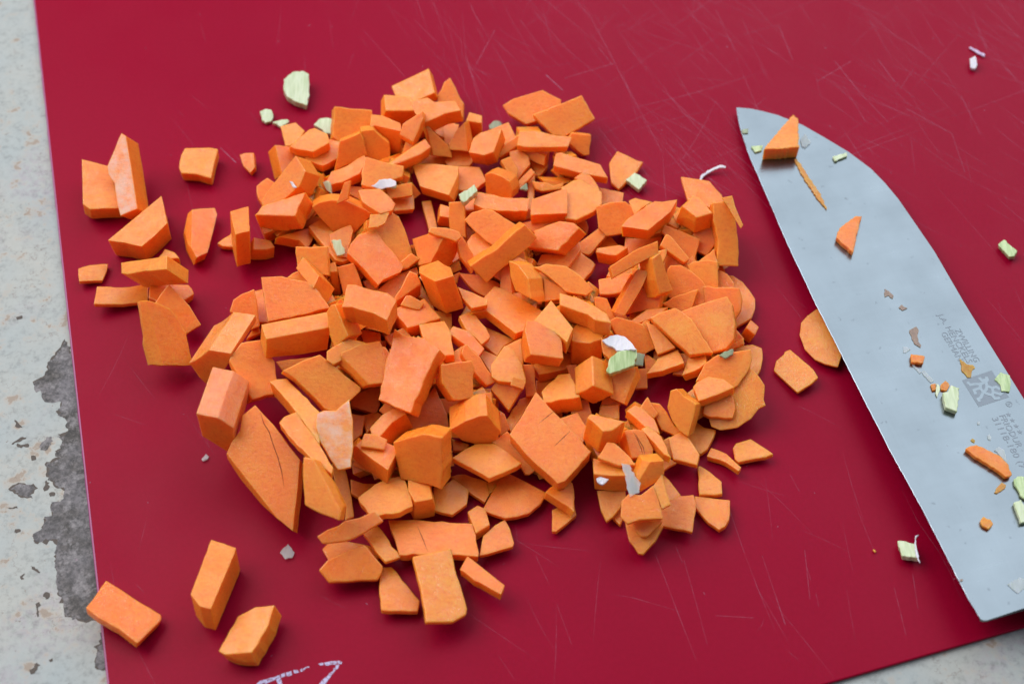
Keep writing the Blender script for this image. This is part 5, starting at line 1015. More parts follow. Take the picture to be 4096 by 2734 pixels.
((-1.91,22.52,13.63),(0.2721,-0.7408,0.6142),5.45,(-6.21,-8.92,-1.3,-4.83,5.71,0.35,8.66,3.43,5.06,7.33,2.2,5.5,-3.01,0.89,-11.11,-3.74),'','long bright carrot slab lying across the heap middle'),
((55.31,-2.07,11.22),(-0.2733,-0.3877,0.8803),3.05,(-6.58,1.3,-4.05,-2.14,-0.85,-8.2,3.33,-7.19,5.54,-4.69,6.09,-0.66,5.44,4.88,4.04,7.42,-3.68,5.53,-9.28,3.77),'r','knife-side half of the big crosscut carrot wheel with radial fibres'),
((46.22,-4.35,12.06),(-0.0633,-0.332,0.9412),3.64,(-1.66,-4.16,1.92,-7.66,8.28,-7.26,4.91,-1.15,2.61,2.52,0.21,4.62,-1.61,5.75,-6.16,4.35,-8.5,2.99),'r','table-side half of the big crosscut carrot wheel with radial fibres'),
((1.64,-20.95,10.73),(-0.0044,-0.3705,0.9288),0.99,(1.42,-1.74,2.22,0.54,-1.56,1.87,-2.08,-0.67),'','tiny four-sided carrot slice well in front of the star-core block, towards the table'),
((52.98,-22.37,9.68),(-0.1792,-0.0443,0.9828),3.56,(-3.38,-4.08,1.7,-2.68,6.34,-0.85,3.66,2,-0.35,3.28,-3.36,1.9,-4.61,0.43),'','small carrot chip right in front of the moist curved slice, towards the table'),
((-26.39,-21.14,18.62),(-0.3258,-0.2318,0.9166),5.42,(-6.06,2.02,-7.94,-8.94,1.42,-13.58,1.92,-12.35,7.2,-0.2,9.14,2.76,4.58,6.75,-1.38,8.33,-4,10.43,-4.88,4.79),'','broad upright carrot facet in the middle of the heap'),
]
BITS = [
((153.69,116.5,0.6),(-0.2589,-0.1768,0.9496),0.59,(1.97,-2.55,2.3,-1.59,-1.81,2.27,-2.46,1.88),'onion_bit','onion bit','lilac','thin lilac thread fragment next to the tiny white oval crumb'),
((150.94,109.82,1.27),(-0.2574,-0.1692,0.9514),1.45,(-1.11,-1.52,0.19,-2.27,1.09,-0.92,0.86,2.68,-1.03,2.02),'onion_bit','onion bit','petal','tiny white oval crumb on the scratched far corner of the board'),
((-69.04,96.44,3.04),(0.1256,-0.1758,0.9764),2.9,(-4.07,-1.01,-2.71,-3.74,-0.01,-5.49,3.59,-6.74,4.13,-3.42,3.65,5.45,1.33,6.55,-1.7,5.69,-4.21,2.72),'celery_bit','celery bit','celery','pale green celery heart chunk lying alone behind the heap'),
((-77.78,86.39,1.17),(0.1428,-0.1542,0.9777),1.23,(-1.45,-1.9,-0.22,-2.78,1.37,-2.19,1.98,0.44,1.25,2.38,-0.64,2.61,-2.3,1.44),'celery_bit','celery bit','celery','frayed pale celery crumb near the lone celery heart chunk'),
((-72.64,83.93,0.91),(0.1341,-0.1509,0.9794),1.23,(-0.26,-1.96,2.18,0.26,1.49,1.2,-0.24,0.89,-3.17,-0.39),'celery_bit','celery bit','celery','small flat cream celery sliver beside the frayed celery crumb'),
((-5.2,82.26,1.12),(0.0098,-0.1564,0.9876),1.64,(-1.82,-1.65,1.46,-1.63,2.16,0.36,0.98,1.54,-0.67,1.47,-2.11,-0.1),'celery_bit','celery bit','dullcelery','dull grey celery bit peeking out behind the far carrot cubes'),
((-58.82,81.61,1.68),(0.1096,-0.1511,0.9824),1.63,(-1.59,-1.38,0.37,-3.07,3.84,-2.94,3.52,2.71,-0.22,2.84,-2.27,1.97,-3.65,-0.13),'celery_bit','celery bit','celery','round cream celery bit half hidden behind the squarest back carrot cube'),
((61.35,62.62,1.07),(-0.1175,-0.1169,0.9862),0.56,(-3.29,-2.86,-2.75,-1.6,-1.21,-0.2,0.87,0.88,2.71,1.2,4.29,0.45,4.43,0.92,2.78,2.2,0.93,1.77,-1.41,0.85,-3.39,-0.99,-3.95,-2.61),'onion_fibre','onion bit','petal','curved white onion fibre reaching from the heap towards the knife tip'),
((37.95,57.78,2.2),(-0.0739,-0.1146,0.9907),1.97,(0.58,-3.39,3.25,-0.11,-0.5,2.99,-3.32,0.51),'celery_bit','celery bit','celery','pale green celery square touching the lone carrot wedge behind the heap'),
((146.05,31.58,1.49),(-0.2793,-0.0363,0.9595),1.76,(-0.36,-2.58,1.15,-2.74,2.28,-0.87,-0.53,3.77,-2.54,2.41),'celery_bit','celery bit','greencelery','pale green celery bit alone beyond the knife spine'),
((-81.45,-38.01,0.52),(0.1789,0.0948,0.9793),0.52,(-0.56,-1.08,0.61,-0.37,0.97,0.53,-0.03,1.37,-0.98,-0.45),'onion_bit','onion bit','film','tiny clear flake on the bare board near the carrot wedge'),
((92.11,-65.09,0.44),(-0.2078,0.1631,0.9645),0.53,(-0.05,-0.5,0.44,-0.25,0,0.42,-0.39,0.34),'carrot_crumb','carrot crumb','flesh','tiny tan crumb on the board in front of the blade edge'),
((100.07,-65.48,1.83),(-0.2253,0.1634,0.9605),1.97,(-1.81,-2.24,2.04,-3.5,2.31,0.9,-0.55,2.3,-1.99,2.54),'celery_bit','celery bit','celery','cream celery cube on the board beside the blade heel'),
((-56.85,-65.88,0.64),(0.1311,0.1577,0.9787),0.4,(-0.49,-1.88,1.26,-1.3,1.64,0.4,-0.35,2.87,-2.06,-0.09),'onion_bit','onion bit','film','clear onion skin square lying alone in front of the long carrot wedge'),
((102.16,-65.3,3.49),(-0.2305,0.1627,0.9594),0.52,(-0.68,-4.25,-0.28,-5.3,-0.11,-0.01,0.17,2.25,1.22,3.24,0.15,3.09,-0.46,0.97),'onion_bit','onion bit','petal','wispy onion fibre clinging to the cream celery cube'),
((-36.53,48.42,11.21),(0.0831,-0.3316,0.9397),0.88,(-2.37,-0.42,2.34,-0.68,2.42,0.69,-2.39,0.41),'celery_bit','celery bit','celery','cream celery strip on the crumpled lilac onion flake'),
((-63.49,43.73,16.81),(0.1483,-0.3683,0.9178),0.65,(0.11,-0.93,1.19,-1.1,-0.17,0.99,-1.13,1.05),'onion_bit','onion bit','petal','thin white onion sliver on the sheen of a back carrot block'),
((-37.77,48.37,11.97),(0.0875,-0.374,0.9233),0.66,(-1.39,-1.61,3.63,-0.88,3.6,0.39,1.83,1.61,-1.45,1.28,-2.3,0.09,-3.91,-0.88),'onion_bit','onion bit','petal','crumpled lilac white onion flake on stacked carrot slices'),
((3.47,49.55,8.92),(-0.008,-0.3743,0.9273),1.33,(-1.15,-0.61,1.33,-0.73,0.85,1.48,-1.03,-0.14),'celery_bit','celery bit','dullcelery','translucent grey green celery bit beside a thin carrot stick'),
((-54.71,49.75,9.62),(-0.2065,-0.5144,0.8323),1.33,(-0.24,-1.31,1.35,-2.47,0.67,1.33,-0.37,1.48,-1.42,0.96),'celery_bit','celery bit','celery',"cream celery sliver wedged between carrot chunks at the heap's back"),
((-13.06,44.12,11.22),(-0.048,-0.2355,0.9707),2.83,(-1.67,-2.01,-0.9,-2.52,3.04,1.05,2.1,3.4,-2.57,0.08),'celery_bit','celery bit','celery',"mint green celery block lying among carrots at the heap's upper middle"),
((-49.78,26.21,9.64),(0.1205,-0.3758,0.9188),1.49,(-0.26,-2.56,2,-1.82,0.45,2.46,-2.19,1.92),'celery_bit','celery bit','celery','yellowish celery matchstick lying on a carrot fan near dark gaps'),
((28.24,-11.19,15.08),(-0.0666,-0.0851,0.9941),1.2,(-3,-0.4,-1.34,-1.15,-0.3,-2.45,5.02,-3.11,3.56,-0.31,1.86,1.84,0.29,2.52,-1.91,2.33,-4.2,0.73),'onion_petal','onion bit','petal','curved white onion petal on the heap above the green celery chunk'),
((57.56,-13.59,13.65),(-0.1466,-0.253,0.9563),1.2,(-0.66,-1.3,1.56,-0.36,1.85,1.32,-0.55,0.71,-2.19,-0.37),'celery_bit','celery bit','dullcelery','grey celery scrap under the big crosscut carrot wheel'),
((34.64,-12.12,8.89),(-0.0863,-0.2099,0.9739),0.81,(-1.65,-1.56,0.84,-2.03,1.52,1.54,-0.72,2.05),'celery_bit','celery bit','dullcelery','translucent pale celery flap sticking out of the bright green chunk'),
((29.26,-16.8,14.19),(-0.0747,-0.2208,0.9725),2.18,(-3.27,-3.4,0.71,-2.04,3.19,-1.16,4.12,1.79,4.05,3.6,-1.12,2.9,-3.35,0.84,-4.33,-2.53),'celery_bit','celery bit','greencelery','bright green celery chunk on the heap under the white onion petal'),
((22.9,-50.22,10.01),(-0.0606,-0.1242,0.9904),0.81,(-1.22,-0.52,0.18,-1.2,1.83,-0.26,1.04,0.3,-0.35,1.21,-1.49,0.47),'onion_bit','onion bit','petal','glossy white blob on the carrot block of the near cluster'),
((30.13,-51.95,13.83),(-0.0819,-0.1683,0.9823),0.6,(-1.78,1.74,-1.29,-1.46,-0.62,-4.74,1.82,-3.65,2.32,-1.14,1.56,-0.06,0.8,1.03,-0.3,3.83,-2.49,4.44),'onion_bit','onion bit','film','limp translucent celery strand draped over the near cluster of slices'),
((85.22,73.23,5.43),(-0.0093,0.0366,0.9993),4.86,(2.48,-6.57,3.64,6.09,2.43,7.83,-8.55,-7.35),'carrot_piece','carrot piece','flesh','carrot wedge standing on the blade near the knife tip'),
((90.61,55.26,3.92),(-0.0093,0.0366,0.9993),0.43,(-1.4,0.96,1.02,-5.89,3.28,-10.39,2.8,-6.47,1.68,-2.5,-0.34,2.68,-3.07,11.01,-3.96,10.6),'carrot_shaving','carrot crumb','flesh','thin carrot thread stuck along the blade below the standing wedge'),
((98.83,35.51,5.45),(-0.0093,0.0366,0.9993),1.89,(-2.85,0.69,-4.25,-2.9,-0.22,-8.78,4.57,5.43,2.75,5.56),'carrot_piece','carrot piece','flesh','flat carrot triangle stuck on the middle of the blade'),
((76.07,70.57,3.27),(-0.0093,0.0366,0.9993),0.53,(-0.95,-1.64,1.18,-0.76,1.71,1.33,-1.95,1.07),'celery_bit','celery bit','greencelery','yellow green celery scrap beside the carrot wedge on the blade'),
((72.96,78.33,2.87),(-0.0093,0.0366,0.9993),0.35,(-0.9,-1.05,0.84,-0.88,1.14,1.26,-1.08,0.67),'celery_bit','celery bit','dullcelery','faint greenish smear of celery closest to the knife tip'),
((90.93,73.38,3.27),(-0.0093,0.0366,0.9993),0.44,(-1.09,-1.86,-0.04,-2.59,1.87,-0.09,0.56,3.69,-1.3,0.85),'onion_bit','onion bit','film','pale ring of onion film beside the standing carrot wedge'),
((100.94,66.67,3.74),(-0.0093,0.0366,0.9993),0.7,(-1.96,-1.95,2.2,0.2,2.18,1.8,-2.42,-0.05),'celery_bit','celery bit','celery','small mint celery stick near the curved spine of the blade'),
((106.92,12.55,5.51),(-0.0093,0.0366,0.9993),0.19,(-1.39,-0.99,-0.09,-0.34,0.85,-1.54,1.34,-0.46,0.17,1.21,-0.88,2.12),'carrot_shaving','carrot crumb','brownsmear','brown carrot smear on the blade nearest the flat carrot triangle'),
((109.98,7.74,5.72),(-0.0093,0.0366,0.9993),0.19,(-0.18,-1.01,1.39,-0.18,-0.11,1.17,-1.11,0.03),'carrot_shaving','carrot crumb','brownsmear',"small brown carrot spot on the blade beside the maker's lettering"),
((112,-2.8,6.12),(-0.0093,0.0366,0.9993),0.18,(-1.28,0.41,-1,-2.17,0.51,-3.54,0.86,-2.74,0.3,-1.45,0.34,0.4,1.09,2.62,0.65,3.82,-1.47,2.64),'carrot_shaving','carrot crumb','brownsmear','long ragged brown carrot smear above the orange block on the blade'),
((110.64,-10.82,6.92),(-0.0093,0.0366,0.9993),1.21,(-1.97,-1.09,1.37,-1.47,2.15,0.9,-1.55,1.65),'carrot_crumb','carrot crumb','flesh','small orange carrot block on the middle of the blade'),
((124.1,-13.76,6.66),(-0.0093,0.0366,0.9993),0.24,(-1.82,-0.7,-0.77,-2.66,0.11,-2.84,0.7,-1.07,1.99,0.45,1.55,1.42,-0.18,1.72,-1.59,3.67),'carrot_shaving','carrot crumb','flesh',"ragged carrot shaving touching the corner of the blade's square emblem"),
((117.05,-23.6,7.74),(-0.0093,0.0366,0.9993),1.79,(-2.02,-3.62,0.8,-5.06,2.91,2.56,0.78,3.62,-0.5,1.37,-1.97,1.13),'celery_bit','celery bit','celery','stepped mint celery block standing on the blade'),
((113.53,-19.87,6.97),(-0.0093,0.0366,0.9993),0.6,(-0.53,-1.16,0.43,-0.92,0.82,1.18,-0.72,0.9),'carrot_crumb','carrot crumb','flesh','tiny orange crumb at the tip of the cream celery loop on the blade'),
((116.5,-19.63,6.99),(-0.0093,0.0366,0.9993),0.6,(-1.17,-1.17,0.18,-1.53,1.43,0.21,0.55,1.9,-0.99,0.58),'carrot_crumb','carrot crumb','flesh','tiny orange crumb right behind the stepped celery block'),
((114.43,-20.68,6.98),(-0.0093,0.0366,0.9993),0.54,(-0.78,-1.15,-0.54,-2.43,0.66,-0.11,0.66,1.71,0,1.99),'celery_bit','celery bit','celery','thin cream celery loop between two orange crumbs on the blade'),
((112.49,-16.03,6.64),(-0.0093,0.0366,0.9993),0.24,(-0.83,0.16,0.75,-2.18,1.58,-1.56,-0.36,1.93,-1.14,1.65),'onion_bit','onion bit','film','clear onion strip behind the stepped celery block'),
((110.21,-13.51,6.5),(-0.0093,0.0366,0.9993),0.18,(0.43,-1.64,1.14,-1.21,-0.46,1.48,-1.11,1.37),'onion_bit','onion bit','film','clear onion strip in front of the small orange block'),
((108.35,-6.96,6.24),(-0.0093,0.0366,0.9993),0.18,(-0.93,-0.98,-0.24,-1.16,1.39,0.17,0.41,0.91,-0.64,1.06),'onion_bit','onion bit','film','clear onion scrap closest to the cutting edge on the blade'),
((132.73,-18.33,7),(-0.0093,0.0366,0.9993),0.43,(-1.1,-0.81,-1.26,-2.9,0.84,-3.16,1.9,0.22,2.15,2.27,-0.19,3.42,-2.35,0.96),'celery_bit','celery bit','greencelery','green ribbed celery film lying over the corner of the emblem'),
((123.31,-31.24,7.29),(-0.0093,0.0366,0.9993),0.24,(-0.33,-0.57,0.16,-0.51,0.45,0.23,0.12,0.67,-0.4,0.17),'water_drop','water drop','film','small round water drop on the blade in front of the emblem'),
((125.2,-35.75,7.48),(-0.0093,0.0366,0.9993),0.24,(-0.47,-0.61,0.16,-0.94,0.57,-0.02,0.13,0.92,-0.4,0.65),'water_drop','water drop','film','larger oval water drop beside the etched number'),
((120.72,-36.77,7.44),(-0.0093,0.0366,0.9993),0.18,(-0.3,-0.34,0.27,-0.67,0.58,0.06,0.05,0.72,-0.6,0.23),'carrot_shaving','carrot crumb','flesh','orange speck on the blade behind the wavy peel'),
((123.74,-43.47,8.37),(-0.0093,0.0366,0.9993),1.48,(-3.8,0.78,0.15,-2.4,2.61,-5.19,4.35,-4.58,4.17,-1.53,2.46,1.2,-0.92,3.51,-3,4.67,-6.02,3.54),'carrot_shaving','carrot piece','flesh','wavy orange carrot peel lying on the blade near the etched number'),
((127.17,-40.83,7.73),(-0.0093,0.0366,0.9993),0.33,(-0.14,-1.21,0.81,-3.03,1.12,1.07,-0.21,2.09,-1.58,1.08),'onion_bit','onion bit','film','glassy onion film tucked under the wavy carrot peel'),
((124.74,-51.2,8.08),(-0.0093,0.0366,0.9993),0.33,(-0.54,0.44,-1.86,-1.32,-1.17,-1.63,1.26,-0.02,1.64,0.87,0.67,1.67),'carrot_shaving','carrot crumb','flesh','small curled carrot shaving in front of the wavy peel'),
((130.23,-50.93,8.41),(-0.0093,0.0366,0.9993),0.9,(-1.2,-2.82,0.67,-4.58,2.27,2.45,0.08,2.91,-1.83,2.03),'celery_bit','celery bit','greencelery','dark green celery leaf scrap at the picture edge of the blade'),
((128.34,-58.71,8.87),(-0.0093,0.0366,0.9993),1.29,(-1.06,-3.17,0.68,-2.88,1.45,-0.32,0.55,3.66,-1.62,2.72),'celery_bit','celery bit','celery','pale celery stick in front of the dark green scrap on the blade'),
((118.88,-61.56,8.72),(-0.0093,0.0366,0.9993),0.96,(-1.13,-1.04,0.18,-1.9,1.63,-0.34,1.15,0.94,-0.35,1.81,-1.47,0.53),'carrot_crumb','carrot crumb','flesh','orange carrot crumb alone on the lower blade'),
((123.51,-78.39,9.02),(-0.0093,0.0366,0.9993),0.24,(-0.88,-2.38,1.3,-0.71,2.02,0.89,0.48,2.1,-2.93,0.11),'onion_bit','onion bit','film','clear greenish film near the heel of the blade'),
((109.73,-77.09,8.84),(-0.0093,0.0366,0.9993),0.23,(-0.21,-0.42,0.4,-0.1,0.2,0.38,-0.39,0.14),'carrot_crumb','carrot crumb','brownsmear','tiny tan speck near the cutting edge by the heel'),
]
FILL = [
(-61.04,6.22,6.04,-0.793,0.182,0.581,-0.599,-0.399,-0.694,7.2,7.5,6.3),
(-27.03,-13.29,6.65,-0.583,0.247,0.774,0.336,-0.794,0.506,11.6,5.1,4.4),
(-51.98,2.52,7.95,-0.859,-0.509,0.058,0.152,-0.146,0.977,8.2,7.2,8),
(-38.93,51.38,5.69,-0.473,-0.521,0.71,-0.649,-0.339,-0.681,9.6,5.6,3.8),
(11.91,-40.59,6.43,-0.52,-0.629,0.578,0.689,0.091,0.719,8.6,8.2,5.1),
(18.04,3.17,7.3,-0.734,-0.088,-0.673,-0.579,-0.435,0.689,6.9,5.6,7.7),
(-44.19,-12.35,5.82,-0.349,-0.878,-0.326,0.87,-0.175,-0.461,9.7,6.7,6.5),
(51.85,0.04,5.61,-0.605,-0.289,-0.742,0.794,-0.16,-0.586,7.1,6.7,6.1),
(21.43,-0.11,6.54,-0.121,0.055,0.991,-0.354,-0.935,0.009,6.4,7.5,5.2),
(-47.54,-29.8,6.65,-0.402,0.341,-0.85,-0.217,-0.937,-0.273,11.5,5.4,4.4),
(-24.66,-8.77,4.81,-0.934,0.311,0.176,-0.132,-0.759,0.637,8,5.1,6.5),
(53.45,-2.08,5.19,-0.862,-0.375,-0.341,0.437,-0.21,-0.875,6.2,7.4,5),
(55.7,-1.37,5.88,-0.466,-0.54,0.701,0.557,-0.794,-0.242,7,7.8,3.8),
(31.04,-0.77,3.05,-0.942,0.328,0.074,-0.292,-0.907,0.305,8,7,3.5),
(-63.62,6.68,8.14,-0.047,-0.204,0.978,0.992,-0.12,0.022,6.6,7.8,4.5),
(18.52,2.9,5.59,-0.012,0.954,-0.301,-0.527,-0.262,-0.809,10.4,6.9,4.7),
(-36.92,30.09,5.87,-0.455,0.061,-0.888,-0.622,-0.736,0.268,7.8,8.9,6.4),
(-39.29,30.33,6.11,-0.073,0.319,-0.945,-0.774,-0.616,-0.148,9.2,9.7,6.8),
(-67.16,41.85,8.13,-0.835,-0.063,-0.546,0.122,-0.99,-0.071,6.4,8.5,5.1),
(37.4,16.5,10.8,-0.074,-0.067,-0.995,-0.074,-0.995,0.072,6.7,6.1,4.4),
(-38.41,31.2,4.55,-0.132,0.374,0.918,-0.987,0.033,-0.155,6.8,5.5,5.3),
(38.03,14.66,3.92,-0.794,-0.59,-0.146,0.603,-0.794,-0.075,7.9,6.3,6.2),
(-68.33,51.55,5.72,-0.215,0.643,-0.734,-0.461,-0.73,-0.505,8.8,5.4,4.8),
(-61.24,2.93,6.96,-0.468,0.33,0.82,-0.213,-0.943,0.258,10.8,8.1,5.7),
(-56.03,10.54,5.76,-0.885,-0.261,-0.384,0.388,0.039,-0.921,8,8.8,4.6),
(8.41,-33.13,4.14,-0.603,-0.777,0.18,0.75,-0.629,-0.205,9,8.2,5.1),
(-61.78,4.6,9.62,-0.654,-0.737,0.173,0.511,-0.599,-0.617,6.3,6.6,5.8),
(-19.6,-14.13,6.17,-0.343,-0.28,0.897,0.611,-0.792,-0.014,9,9.4,4.8),
(-27.52,-14.45,7.76,-0.521,-0.783,0.34,0.671,-0.622,-0.404,9,8.7,7.9),
(-55.35,18.36,5.82,-0.298,-0.551,-0.779,0.795,-0.595,0.116,8.3,6.5,7),
(10.08,-4.12,6.88,-0.243,-0.722,-0.647,0.842,-0.489,0.229,6.1,7,4.1),
(-63.46,51.12,6.41,-0.434,-0.877,0.206,0.486,-0.036,0.873,9.2,8.9,7.1),
(-64.98,10.57,4.6,-0.482,-0.762,-0.432,0.117,-0.545,0.83,7.9,5.3,3.8),
(-26.38,-16.86,10.43,-0.355,0.604,0.713,-0.898,-0.007,-0.44,10.1,7,6.1),
(-67.44,42.6,5.66,-0.621,-0.481,0.619,0.681,0.058,0.73,8.5,6.4,4.5),
(20.69,3.59,4.97,-0.416,0.635,-0.651,-0.835,-0.55,-0.003,10.2,6.5,4.2),
(50.46,-0.14,5.19,-0.888,0.238,-0.394,-0.279,-0.959,0.048,10.9,7.6,6.2),
(6.8,-39.25,6.09,-0.103,-0.218,-0.97,0.884,-0.467,0.011,11.1,6.1,5.5),
(10.18,-1.78,4.6,-0.172,0.898,-0.405,-0.964,-0.068,0.259,8.8,6,3.7),
(-56.06,7.51,4.54,-0.112,0.988,-0.102,-0.797,-0.028,0.604,10.8,5.5,5.8),
(58.13,23.34,2.77,-0.182,0.958,-0.219,-0.983,-0.179,0.037,8,5.2,3.6),
(54,38.19,7.28,-0.5,0.804,0.322,-0.866,-0.47,-0.173,6.4,6.1,4.8),
(-41.45,5.32,5.65,-0.056,-0.426,0.903,0.33,-0.861,-0.386,8.4,6.4,6.3),
(18.35,-2.29,4.1,-0.999,-0.049,0.004,0.031,-0.569,0.822,9.1,6.6,4.8),
(-62.07,5.2,6.23,-0.327,0.492,-0.807,-0.78,-0.623,-0.064,11.2,6.3,5.1),
(-62.78,47.79,6.7,-0.559,-0.397,-0.728,0.537,-0.842,0.047,9.1,6.4,7.3),
(-20.2,-42.27,9.77,-0.232,0.351,0.907,0.363,-0.834,0.415,9.9,6.6,5),
(-50.23,42.72,6.62,-0.167,-0.748,0.643,0.888,-0.397,-0.231,9.4,6.7,3.9),
(-29.39,-18.35,4.58,-0.601,0.798,-0.039,-0.763,-0.559,0.324,10.7,6.6,5),
(7.4,14.86,5.39,-0.68,0.531,0.505,-0.603,-0.014,-0.798,6.2,7.9,4.1),
(-38.87,27.77,5.62,-0.736,0.632,-0.241,-0.535,-0.327,0.779,10,5.5,4.7),
(-68.79,44.71,4.9,-0.873,-0.139,0.468,-0.389,-0.382,-0.838,7.3,5.6,5.8),
(-62.44,10.65,5.39,-0.742,-0.33,-0.583,-0.564,-0.162,0.81,7.1,7.6,7.1),
(-53.85,3.59,8.88,-0.328,-0.479,-0.815,0.911,-0.388,-0.138,6.1,7.2,6),
(-37.99,3.08,6.8,-0.363,0.641,-0.676,-0.261,-0.767,-0.586,10.5,5.7,6.9),
(10.1,-3.43,9.37,-0.469,0.339,-0.816,-0.633,-0.773,0.042,11.1,7.6,5.5),
(11.35,-43.18,8.12,-0.665,-0.671,-0.329,0.687,-0.375,-0.622,8.1,7.7,3.5),
(-44.97,8.44,4.88,-0.154,-0.502,0.851,0.984,-0.152,0.089,7.4,9,5.1),
(21.95,-0.13,5.88,-0.234,0.866,-0.441,0.193,-0.404,-0.894,10.7,7.5,3.7),
(12.15,-37.12,4.5,-0.89,-0.348,0.295,-0.208,-0.265,-0.942,8.4,5.8,6.3),
(-61.8,4.31,6.64,-0.084,-0.837,-0.541,0.765,-0.403,0.503,6.6,9.6,3.8),
(38.56,13.45,5.82,-0.825,-0.424,0.375,0.511,-0.275,0.814,6.4,8,6),
(12.06,-38.04,6.26,-0.331,-0.461,0.823,0.878,-0.471,0.089,10,5.6,6.6),
(-59,47.31,5.32,-0.419,-0.83,-0.369,0.542,0.098,-0.835,7.3,5.8,7.5),
(-67.89,41.7,4.1,-0.515,0.64,-0.57,-0.739,-0.668,-0.082,6.3,9.5,4.6),
(-24.3,-11.58,5.41,-0.464,-0.486,-0.741,0.548,-0.814,0.191,8.9,6,4.7),
(-50.59,3.71,7.13,-0.9,-0.123,-0.418,0.38,-0.69,-0.616,12.8,7.3,6.5),
(-58.78,5.25,5.56,-0.447,-0.823,-0.35,0.797,-0.188,-0.575,7.6,5.8,6.8),
(-25.62,-11.92,8.64,-0.522,0.279,0.806,0.283,-0.834,0.473,8.8,8.2,5.8),
(-21.73,29.03,5.63,-0.583,0.231,0.779,-0.803,-0.018,-0.596,8.8,5.5,5.2),
(-65.51,45.76,7.37,-0.539,0.731,0.418,-0.633,-0.025,-0.774,7.8,8.7,5),
(19.36,0.72,8.15,-0.864,0.481,-0.15,-0.485,-0.713,0.505,8.7,8.3,4.6),
(-63.03,47.02,6.35,-0.509,-0.327,0.796,0.737,-0.643,0.207,11.1,5.6,4.3),
(-61.45,12.59,5.29,-0.533,0.394,0.749,0.661,-0.358,0.659,8.3,5.2,7.8),
(-29.21,-21.71,6.21,-0.449,-0.18,0.875,0.721,-0.651,0.236,10.7,5.1,4.3),
(-58.21,23.42,6.12,-0.094,0.028,0.995,-0.251,-0.968,0.003,6.2,5.8,4),
(9.73,15.04,5.16,-0.862,-0.342,0.373,0.452,-0.852,0.263,8.6,7.6,3.8),
(0.05,23.88,8.29,-0.576,0.754,0.316,-0.054,-0.42,0.906,10.6,5.3,5.2),
(27.39,-44.56,7.21,-0.811,0.54,-0.224,-0.441,-0.817,-0.372,6.2,5.7,6.5),
(27.19,-15.52,5.72,-0.494,-0.822,-0.282,0.836,-0.36,-0.415,11.2,5.3,6.9),
(9.55,-33.73,6.15,-0.536,0.574,0.619,-0.366,-0.819,0.442,11.5,5,4.5),
(26.82,-45.08,5.34,-0.92,0.371,0.129,0.077,-0.153,0.985,8.6,9,5.4),
(-61.07,14.03,5.68,-0.368,0.591,-0.718,-0.409,-0.796,-0.446,6.8,5.3,5.1),
(-31.4,64.35,5.84,-0.063,-0.596,0.801,-0.288,-0.758,-0.586,8,8.2,3.6),
(-42.72,68.11,5.23,-0.378,0.194,-0.905,-0.047,-0.98,-0.191,6.7,7.1,4.3),
(-23.8,-42.84,7.36,-0.585,-0.738,-0.336,0.464,0.036,-0.885,6.1,5.6,5.6),
(53.67,37.85,6.52,-0.553,0.705,0.444,0.157,-0.435,0.887,8.9,9.4,5.2),
(52.76,39.5,6.46,-0.669,-0.299,-0.68,0.711,0.007,-0.703,9.4,7.6,5.6),
(39.02,11.06,8.24,-0.774,-0.425,0.47,0.587,-0.76,0.279,8.2,5.7,6.1),
(-46.26,-0.58,6.97,-0.024,-0.584,0.812,-0.077,-0.808,-0.584,12.2,6.6,5.4),
(9.99,-38.26,6.59,-0.806,-0.526,-0.271,-0.066,-0.374,0.925,12.3,8.7,6.5),
(41.36,41.96,3.27,-0.783,0.611,-0.117,-0.616,-0.788,0.005,6.6,9.1,4.2),
(-21.68,15.71,4.71,-0.251,-0.296,0.922,0.604,-0.792,-0.09,7.9,8,3.5),
(-32.38,-14.63,5.14,-0.452,0.89,-0.053,-0.383,-0.247,-0.89,7.2,6.2,5.4),
(55.34,-2.23,5.16,-0.689,-0.719,0.089,0.636,-0.541,0.55,7.6,7,3.8),
(26.48,-13.94,4.28,-0.714,0.053,-0.698,-0.699,-0.123,0.705,6.5,5,3.6),
(39.68,2.86,4.56,-0.901,0.389,0.194,0.107,-0.233,0.967,6.9,5.8,5.2),
(-62.18,47.71,5.57,-0.668,-0.744,0.013,0.321,-0.273,0.907,10.9,9.3,6),
(9.65,-3.53,6.7,-0.871,-0.146,0.469,0.303,-0.911,0.279,9.2,5.5,6.5),
(10.87,-42.89,5.59,-0.908,-0.202,0.368,0.419,-0.489,0.765,6.6,7.7,5.3),
(-44.23,-14.64,5.12,-0.013,-0.063,0.998,0.408,-0.911,-0.052,9.5,8.2,7.3),
(-56.13,16.04,6.05,-0.272,0.613,-0.742,-0.121,-0.786,-0.606,7.7,7.8,5.5),
(20.34,-16.4,6.12,-0.099,0.995,0.035,-0.478,-0.017,-0.878,6.1,7.8,4.9),
(-38.68,-13.61,4.75,-0.54,0.84,-0.049,-0.431,-0.226,0.873,8.8,7.2,5.6),
(10.11,-6.84,7.57,-0.076,0.812,0.579,-0.442,-0.548,0.71,8.8,5.5,4.9),
(-24.23,-12.82,6.61,-0.235,-0.595,-0.769,0.905,-0.422,0.05,6.8,8.8,4.9),
(49.94,-1.7,4.52,-0.437,-0.846,0.306,0.892,-0.45,0.032,9.2,8.5,4.1),
(-29.83,-16.66,4.14,-0.507,-0.84,-0.194,0.366,-0.006,-0.93,6.6,5.9,4.8),
(19.98,-2.21,8.12,-0.672,-0.583,-0.457,0.62,-0.104,-0.778,11.2,8.3,6.1),
(9.67,-0.66,4.28,-0.985,-0.116,-0.129,0.169,-0.799,-0.578,6.2,7.7,4),
(52.85,37.94,5.5,-0.639,-0.315,-0.702,0.258,-0.947,0.191,6.3,8.6,7.1),
(-34.05,-14.51,5.46,-0.536,-0.482,0.693,0.778,-0.601,0.184,9.5,8,4),
